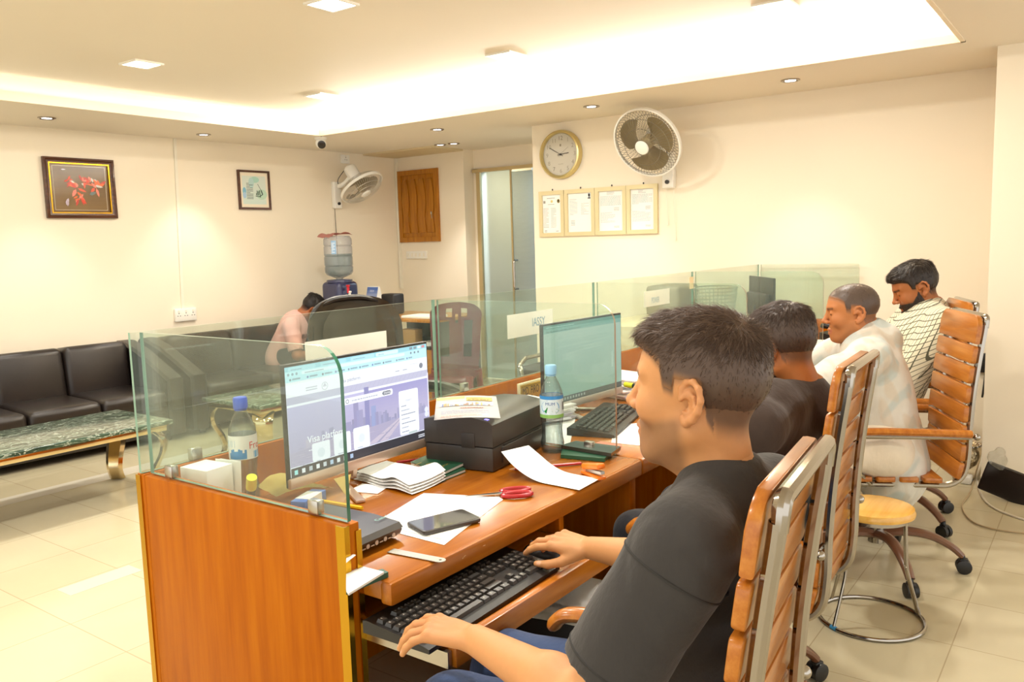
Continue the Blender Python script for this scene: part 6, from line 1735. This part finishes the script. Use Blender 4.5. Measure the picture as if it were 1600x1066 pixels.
    if g('beard', 0):
        F0 = head_field(.003, True, None, g('fat', 1.0)); f0 = F0.f.copy(); F1 = head_field(.003, True, None, g('fat', 1.0), g('beard'))
        def bf(Pg, f):
            y_, z_ = Pg[..., 1], Pg[..., 2]
            lim = np.interp(y_, [-.03, .008, .02, .05, .075, .12], [-.2, .0, -.02, -.048, -.042, -.042])
            m = sstep(lim - z_, -.004, .006) * sstep(y_, -.012, .006)
            lips = np.maximum(0, 1 - np.linalg.norm((Pg - A_((0, .095, -.066))) / A_((.022, .03, .009)), axis=-1))
            return np.where((m > .05), np.minimum(f, f0 - .003 * m) - .0012 * wob(Pg, 500, 3, 6) + lips * .03, .02)
        F1.fn(bf); Pb, Qb = F1.mesh()
        if len(Pb): mesh_np('beard', np.array([tuple(Mh @ V(q)) for q in Pb]), Qb, M_hair, t, np.tile(hairc * .8, (len(Pb), 1)), True)
    if g('glasses'):
        gl = MB()
        for sx in (-1, 1):
            gl.tube([Mh @ V((sx * .078, -.022, .012)), Mh @ V((sx * .08, -.005, .0225)), Mh @ V((sx * .074, .085, .02))], .0016 * s, 6)
            gl.tube([Mh @ V((sx * .036 + .03 * math.cos(a), .106 - .008 * abs(math.cos(a)) * 1, .008 + .019 * math.sin(a))) for a in [k * math.pi / 10 for k in range(20)]], .0013 * s, 6, closed=True)
        gl.tube([Mh @ V((-.008, .109, .012)), Mh @ V((.008, .109, .012))], .0013 * s, 6); gl.build('glasses', M_silver, t)
    # --- shirt
    sh = spec['shirt']; slv = sh.get('sleeve', .72); fl = sh.get('fl', 1.42); big = sh.get('big', 1.0)
    h_ = sh.get('res', .0065)
    lo, hi = bbox([pelvis - up * sh.get('drop', .05), neck + up * .04, SL, SR] + [S_ + (E_ - S_) * min(1, slv) for S_, E_ in ((SL, A_(spec['armL'][1])), (SR, A_(spec['armR'][1])))] + ([A_(spec['armL'][2]), A_(spec['armR'][2])] if slv > 1 else []), .19 * big)
    FS = Field(lo, hi, h_)
    hem = pelvis - up * sh.get('drop', .05)
    FS.rc(hem, chest - up * .1, .162 * s * big, .155 * s * big, .06, sq=(ft, 1.3 if big > 1 else 1.38)).rc(chest - up * .1, chest, .155 * s * big, .165 * s, .06, sq=(ft, fl))
    FS.rc(chest, sc_ - up * .03, .165 * s, .125 * s, .06, sq=(ft, fl + .08)); FS.rc(SL, SR, .060 * s, .060 * s, .06)
    for S_ in (SL, SR):
        FS.rc(neck + up * .012, S_ + (neck - S_) * .12 + up * .004, .046 * s, .046 * s, .05)
    for sd in ('L', 'R'):
        S_, E_, W_ = (A_(q) for q in spec['arm' + sd])
        if slv <= 1:
            e = S_ + (E_ - S_) * slv
            FS.rc(S_, e, .072 * s, sh.get('cuff', .066) * s, .045, cut=True)
            u_ = (E_ - S_) / np.linalg.norm(E_ - S_)
            FS.rc(e - u_ * .012, e + u_ * .05, (sh.get('cuff', .066) - .014) * s, (sh.get('cuff', .066) - .010) * s, .004, 'sub')
        else:
            FS.rc(S_, E_, .072 * s, .06 * s, .045); e = E_ + (W_ - E_) * (slv - 1); FS.rc(E_, e, .058 * s, .045 * s, .03, cut=True)
    amp = sh.get('fold', .006)
    def wr(Pg, f):
        fz = wob(Pg * A_((1, 1, .6)), 34, sh.get('seed', 3), 6) + .6 * wob(Pg, 75, sh.get('seed', 3) + 1, 6) * np.maximum(0, wob(Pg, 12, 8, 3) + .3)
        cre = (1 - np.abs(wob(Pg * A_((1, 1, .75)), 20, sh.get('seed', 3) + 40, 4))) ** 9 * np.clip(wob(Pg, 9, sh.get('seed', 3) + 60, 3) + .35, 0, 1)
        return f + amp * (fz + .9 * cre)
    FS.fn(wr)
    if 'hemcut' in sh: FS.half(hem, -up)
    hl = Mh @ V((0, -.022, -.04)); hv = A_(tuple(hl)) - neck; hv /= np.linalg.norm(hv)
    ca = hv + ft * sh.get('ctilt', .34); ca /= np.linalg.norm(ca); cr = sh.get('neckr', .064) * s; cc = neck + hv * sh.get('coff', .0) + ft * sh.get('cfwd', .004)
    FS.rc(cc - ca * .05, cc + ca * .002, cr + .02, cr + .003, .035, cut=True)
    Ps, Qs = FS.mesh(); Ps = lap(Ps, Qs, 1, .4)
    sc1 = A_(lin(sh['col'])); Cs = np.tile(sc1, (len(Ps), 1))
    if sh.get('pattern'): Cs = sh['pattern'](Ps, Cs, pelvis, neck, ft)
    so = mesh_np('shirt', Ps, Qs, sh['mat'], t, Cs, True)
    a1 = np.cross(ca, ft); a1 /= np.linalg.norm(a1); a2 = np.cross(a1, ca)
    m = MB(); m.tube([V(cc + ca * .001 + (a1 * math.cos(a) + a2 * math.sin(a)) * (cr + .001)) for a in [2 * math.pi * k / 40 for k in range(40)]], .0062 * s, 8, closed=True, flat=1.5)
    me_col = sh.get('collar_col', sh['col']); m.build('collar', mat('collar_' + label[:12], me_col, .85), so)
    if sh.get('seam'):
        for sd in ('L', 'R'):
            S_, E_ = A_(spec['arm' + sd][0]), A_(spec['arm' + sd][1]); u_ = (E_ - S_) / np.linalg.norm(E_ - S_)
            for c_, nm_ in ((S_ + u_ * sh['seam'] * s, 'sleeve_seam'), (S_ + (E_ - S_) * slv - u_ * .022, 'hem_seam')):
                b1 = np.cross(u_, ft); b1 /= np.linalg.norm(b1); b2 = np.cross(u_, b1)
                dd = Ps - c_; al = dd @ u_; x_, y_ = dd @ b1, dd @ b2; ang = np.arctan2(y_, x_); rr2 = np.hypot(x_, y_)
                ring = []
                for k in range(48):
                    a0 = -math.pi + 2 * math.pi * (k + .5) / 48
                    mk = (np.abs(al) < .009) & (np.abs(ang - a0) < .1) & (rr2 < .13)
                    ring.append(np.percentile(rr2[mk], 80) if mk.any() else np.nan)
                ring = np.array(ring); okk = ~np.isnan(ring)
                if okk.sum() < 20: continue
                ring = np.interp(np.arange(48), np.where(okk)[0], ring[okk])
                for _ in range(2): ring = .5 * ring + .25 * (np.roll(ring, 1) + np.roll(ring, -1))
                pts_ = [V(c_ + (b1 * math.cos(-math.pi + 2 * math.pi * (k + .5) / 48) + b2 * math.sin(-math.pi + 2 * math.pi * (k + .5) / 48)) * (ring[k] - .0008)) for k in range(48)]
                m = MB(); m.tube(pts_, .0024, 6, closed=True); m.build(nm_, mat(nm_ + 'm', me_col, .9), so)
    # --- trousers and shoes
    tr = spec['legs']
    FT = Field(*bbox([pelvis] + [A_(p) for leg in tr['pts'] for p in leg], .15), tr.get('res', .01))
    for leg in tr['pts']:
        hp, kn_, an = (A_(p) for p in leg)
        FT.rc(pelvis, hp, .12 * s, .105 * s, .05).rc(hp, kn_, tr.get('th', .098) * s, .072 * s, .05).rc(kn_, an, .068 * s, tr.get('cuff', .056) * s, .03, cut=True)
    FT.fn(lambda Pg, f: f + .004 * wob(Pg, 40, 9, 6))
    Pt, Qt = FT.mesh(); mesh_np('trousers', Pt, Qt, tr['mat'], t, np.tile(A_(lin(tr['col'])), (len(Pt), 1)), True)
    for leg in tr['pts']:
        an = A_(leg[2]); fw = A_(tr.get('toe', ft)); fw = fw / np.linalg.norm(fw)
        FF = Field(an - .3, an + .3, .008); b = A_((an[0], an[1], .045))
        FF.rc(b, b + fw * .16 * s, .045, .036, .03).rc(an, b, .042, .042, .03); FF.half((0, 0, .004), (0, 0, -1))
        Pf, Qf = FF.mesh(); mesh_np('shoe', Pf, Qf, tr.get('shoe', M_black), t, None, True)
    return t, so

PC = lambda a, b, c: [(a, b, c)] * 4
up_ = (0, 0, 1)
# the man in grey at the nearest desk
tee_grey = cloth_m('grey_tee')
hd1 = at(1091, 615, D=1.42)
p1, sh1 = person('person', 'person in a charcoal T-shirt and jeans typing at the nearest desk', dict(
    s=1.08, chest=-.02, skin='c88f5c', hair='5a4638', head=hd1, yaw=rad(3), pitch=rad(1), pelvis=(1.35, .675, .60), neck=(1.325, .53, 1.068), front=(-.05, 1, 0),
    armL=((1.135, .515, 1.012), (1.05, .63, .765), (1.165, .955, .738)), armR=((1.495, .50, 1.0), (1.64, .74, .775), (1.728, 1.03, .722)),
    handL=dict(d=(-.18, 1, .05), n=(-.05, .0, 1), t=(1, 0, 0), c=[(.28, .42, .3), (.34, .42, .3), (.38, .42, .3), (.36, .42, .3)], th=(.75, .6, .25, .9, .1, .2), spread=.24),
    handR=dict(d=(-.10, 1, .05), n=(-.25, -.05, 1), t=(-1, 0, 0), c=[(.15, .35, .25), (.25, .45, .3), (.45, .5, .35), (.5, .5, .4)], th=(.8, .55, .35, .95, .1, .1), spread=.12),
    stubble=.55, scalp=.9, top=.012, side=.0025, quiff=.006, fade=.55, strands=17000, len_top=.024, len_side=.006, srad=.00055, det=1.2, seed=4, armres=.0034,
    shirt=dict(col='3a3735', mat=tee_grey, sleeve=.80, cuff=.078, fl=1.72, res=.0058, fold=.0072, drop=.06, big=1.02, neckr=.062, seam=.03, collar_col='2c2a28'),
    legs=dict(pts=[((1.25, .70, .55), (1.2, 1.05, .54), (1.2, 1.12, .1)), ((1.44, .70, .55), (1.40, 1.06, .545), (1.42, 1.15, .1))], mat=cloth_m('blue_jeans', bump=.2, bs=60), col='33456a')))
# shoulder seams of the grey tee
# the man with glasses at the second desk
hd2 = at(1222, 545, D=2.62)
p2, _ = person('person', 'person with glasses in a dark brown T-shirt bowed over the second desk', dict(
    s=1.08, skin='b4713e', hair='4c3b30', head=hd2, yaw=rad(-18), pitch=rad(-14), pelvis=(2.42, .90, .56), neck=(hd2.x + .01, hd2.y - .07, .985), front=(.1, 1, 0), fat=1.06,
    armL=((2.235, .79, .955), (2.36, .98, .785), (2.64, 1.02, .82)), armR=((2.65, .83, .955), (2.86, 1.0, .785), (2.86, 1.16, .80)),
    handL=dict(d=(.8, .6, -.05), n=(0, 0, 1), t=(1, 0, 0), c=PC(.3, .4, .3), th=(.8, .5, .3, .9, .1, .1)), handR=dict(d=(-.4, 1, -.05), n=(0, 0, 1), t=(-1, 0, 0), c=PC(.3, .4, .3), th=(.8, .5, .3, .9, .1, .1)),
    stubble=.5, scalp=.75, top=.012, side=.004, beard=.9, fade=.6, strands=9000, len_top=.022, len_side=.008, srad=.0009, det=.8, armres=.005, glasses=True, seed=8, whorl=(.0, -.06, .115),
    shirt=dict(col='40332c', mat=cloth_m('brown_tee'), sleeve=.75, res=.009, fold=.005, big=1.08, seed=6),
    legs=dict(pts=[((2.28, .8, .57), (2.22, 1.15, .58), (2.2, 1.2, .1)), ((2.48, .8, .57), (2.54, 1.15, .58), (2.56, 1.2, .1))], mat=cloth_m('dark_trousers'), col='23242a')))
# the man in the white patterned shirt
def faint(P, C, pel, nk, ft):
    w = np.maximum(0, wob(P, 52, 31, 5) - .1) * 4; w2 = np.maximum(0, wob(P, 65, 77, 5) - .15) * 3
    C = C * (1 - np.clip(w, 0, .5)[:, None]) + A_(lin('a9bcbc')) * np.clip(w, 0, .5)[:, None]
    m = np.clip(w2, 0, .4)[:, None]; return C * (1 - m) + A_(lin('cdb89c')) * m
hd3 = at(1331, 490, D=3.72)
f3 = (-.45, .89, 0)
p3, _ = person('person', 'person with cropped hair in a loose white patterned shirt, leaning forward', dict(
    s=1.06, skin='b87644', hair='5c4b40', head=hd3, yaw=rad(22), pitch=rad(-6), pelvis=(3.87, .77, .555), neck=(hd3.x + .02, hd3.y - .085, 1.035), front=f3,
    armL=((3.715, .82, .965), (3.50, 1.02, .86), (3.62, 1.27, .83)), armR=((4.04, .98, .965), (4.05, 1.2, .86), (3.86, 1.38, .83)),
    handL=dict(d=(.3, 1, -.1), n=(0, 0, 1), t=(1, 0, 0), c=PC(.3, .4, .3), th=(.8, .5, .3, .9, .1, .1)), handR=dict(d=(-.7, .8, -.1), n=(0, 0, 1), t=(-1, 0, 0), c=PC(.3, .4, .3), th=(.8, .5, .3, .9, .1, .1)),
    stubble=.2, scalp=.62, top=.0022, side=.0018, fade=.9, strands=6000, len_top=.0045, len_side=.004, srad=.0008, det=.8, armres=.005, seed=12,
    shirt=dict(col='d6d2c7', mat=cloth_m('white_cotton', bump=.3), sleeve=1.55, res=.008, fold=.014, big=1.12, drop=.10, seed=15, pattern=faint),
    legs=dict(pts=[((3.72, .76, .56), (3.48, 1.05, .57), (3.52, 1.12, .1)), ((3.94, .86, .56), (3.82, 1.2, .57), (3.82, 1.25, .1))], mat=cloth_m('cream_trousers'), col='e2d5c0', toe=f3)))
# the man in the checked shirt
def check_mat(yaw):
    m = cloth_m('checked_cotton', bump=.15); nt = m.node_tree; b = nt.nodes['Principled BSDF']
    t = nd(nt, 'ShaderNodeTexCoord'); mp = nd(nt, 'ShaderNodeMapping'); mp.inputs['Rotation'].default_value = (0, 0, -yaw); nt.links.new(t.outputs['Object'], mp.inputs['Vector'])
    sp = nd(nt, 'ShaderNodeSeparateXYZ'); nt.links.new(mp.outputs['Vector'], sp.inputs[0])
    ad = nd(nt, 'ShaderNodeMath', operation='MULTIPLY_ADD'); ad.inputs[1].default_value = .55; nt.links.new(sp.outputs['Y'], ad.inputs[0]); nt.links.new(sp.outputs['X'], ad.inputs[2])
    ad2 = nd(nt, 'ShaderNodeMath', operation='MULTIPLY_ADD'); ad2.inputs[1].default_value = .35; nt.links.new(sp.outputs['Y'], ad2.inputs[0]); nt.links.new(sp.outputs['Z'], ad2.inputs[2])
    cb_ = nd(nt, 'ShaderNodeCombineXYZ'); nt.links.new(ad.outputs[0], cb_.inputs[0]); nt.links.new(ad2.outputs[0], cb_.inputs[1])
    br = nd(nt, 'ShaderNodeTexBrick'); br.offset = 0; nt.links.new(cb_.outputs[0], br.inputs['Vector'])
    for k, v in (('Scale', 1), ('Mortar Size', .0021), ('Brick Width', .021), ('Row Height', .023), ('Mortar Smooth', .25), ('Bias', 0)): br.inputs[k].default_value = v
    br.inputs['Color1'].default_value = br.inputs['Color2'].default_value = lin('ddd5ba') + (1,); br.inputs['Mortar'].default_value = lin('5a5846') + (1,)
    nt.links.new(br.outputs['Color'], b.inputs['Base Color']); return m
hd4 = at(1431, 452, D=4.35)
f4 = (-.4, .92, 0)
p4, _ = person('person', 'bearded person in a cream checked shirt looking down at the last desk', dict(
    s=1.08, skin='a8683a', hair='2e241d', head=hd4, yaw=rad(24), pitch=rad(-24), pelvis=(4.55, .93, .56), neck=(hd4.x + .03, hd4.y - .075, 1.075), front=f4,
    armL=((4.58, .68, 1.03), (4.40, .83, .76), (4.30, 1.10, .80)), armR=((4.92, .88, 1.03), (4.98, 1.12, .80), (4.72, 1.34, .80)),
    handL=dict(d=(-.1, 1, -.1), n=(0, 0, 1), t=(1, 0, 0), c=PC(.3, .4, .3), th=(.8, .5, .3, .9, .1, .1)), handR=dict(d=(-.7, .8, -.1), n=(0, 0, 1), t=(-1, 0, 0), c=PC(.3, .4, .3), th=(.8, .5, .3, .9, .1, .1)),
    stubble=.5, beard=1.0, scalp=.85, top=.016, side=.007, quiff=.006, strands=5000, len_top=.022, len_side=.01, srad=.0009, det=.8, armres=.005, seed=17,
    shirt=dict(col='e6dfc6', mat=check_mat(rad(24)), sleeve=1.5, res=.008, fold=.009, big=1.05, drop=.06, seed=19),
    legs=dict(pts=[((4.45, .95, .56), (4.28, 1.22, .57), (4.3, 1.27, .1)), ((4.65, 1.03, .56), (4.52, 1.34, .57), (4.54, 1.38, .1))], mat=bpy.data.materials['dark_trousers'], col='2c2a2a', toe=f4)))
# the sleeping man on the sofa
hd5 = at(486, 484, D=7.95)
f5 = (.55, -.835, 0); r5 = V((.835, .55, 0)); fv5 = V(f5)
nk5 = hd5 + V((-.125, .06, -.075)); s5 = nk5 + V((0, 0, -.055)); pel5 = V((nk5.x - .08, nk5.y + .14, .50))
aL, aR = s5 + r5 * .195, s5 - r5 * .195
p5, sh5 = person('person', 'person in a pink T-shirt asleep on the sofa with bowed head and folded arms', dict(
    s=1.08, skin='96582f', hair='1e1714', head=hd5, yaw=rad(-122), pitch=rad(-50), roll=rad(10), pelvis=tuple(pel5), neck=tuple(nk5), front=f5,
    armL=(tuple(aL), tuple(aL + r5 * .06 + fv5 * .06 + V((0, 0, -.27))), tuple(s5 + fv5 * .23 - r5 * .02 + V((0, 0, -.27)))), armR=(tuple(aR), tuple(aR - r5 * .06 + fv5 * .06 + V((0, 0, -.27))), tuple(s5 + fv5 * .25 + r5 * .04 + V((0, 0, -.31)))),
    handL=dict(d=tuple(-r5), n=tuple(fv5 + V((0, 0, .5))), t=(0, 0, 1), c=PC(.4, .5, .3), th=(.8, .5, .3, .9, .1, .1)), handR=dict(d=tuple(r5), n=tuple(fv5 + V((0, 0, .5))), t=(0, 0, 1), c=PC(.4, .5, .3), th=(.8, .5, .3, .9, .1, .1)),
    stubble=.5, scalp=.85, top=.022, side=.004, quiff=.01, fade=.3, strands=3000, len_top=.024, len_side=.006, srad=.0012, det=.65, armres=.006, seed=23,
    shirt=dict(col='dba79d', mat=cloth_m('pink_tee'), sleeve=.85, res=.009, fold=.009, big=1.08, drop=.06, seed=29),
    legs=dict(pts=[(tuple(pel5 - r5 * .1 + fv5 * .08), tuple(pel5 - r5 * .16 + fv5 * .46), tuple(pel5 - r5 * .18 + fv5 * .5 + V((0, 0, -.4)))), (tuple(pel5 + r5 * .1 + fv5 * .08), tuple(pel5 + r5 * .16 + fv5 * .46), tuple(pel5 + r5 * .18 + fv5 * .5 + V((0, 0, -.4))))], mat=bpy.data.materials['dark_trousers'], col='2a2a30', toe=f5)))
def chest_print(so, o_, r_, f_, txt, w0, h0):
    Pw = np.array([tuple(so.matrix_basis @ v.co) for v in so.data.vertices]) + A_(so.parent.location); r_, f_ = A_(r_), A_(f_); o_ = A_(o_)
    def wp(x, y, z):
        q = o_ + r_ * x + A_((0, 0, y)); d_ = Pw - q; lat = np.linalg.norm(d_ - (d_ @ f_)[:, None] * f_, axis=1); nr = lat < .016
        k = (d_[nr] @ f_).max() if nr.any() else .1
        return V(q + f_ * (k + .003))
    d = DC(); d.text(txt, 0, 0, h0, '4a3a38', 'l', w0); d.build('lettering', M_print, (0, 0, 0), (1, 0, 0), (0, 0, 1), so, warp=wp)
chest_print(sh5, tuple(s5 - r5 * .10 + V((0, 0, -.13))), tuple(r5), f5, 'BUMB.', 1.0, .042)
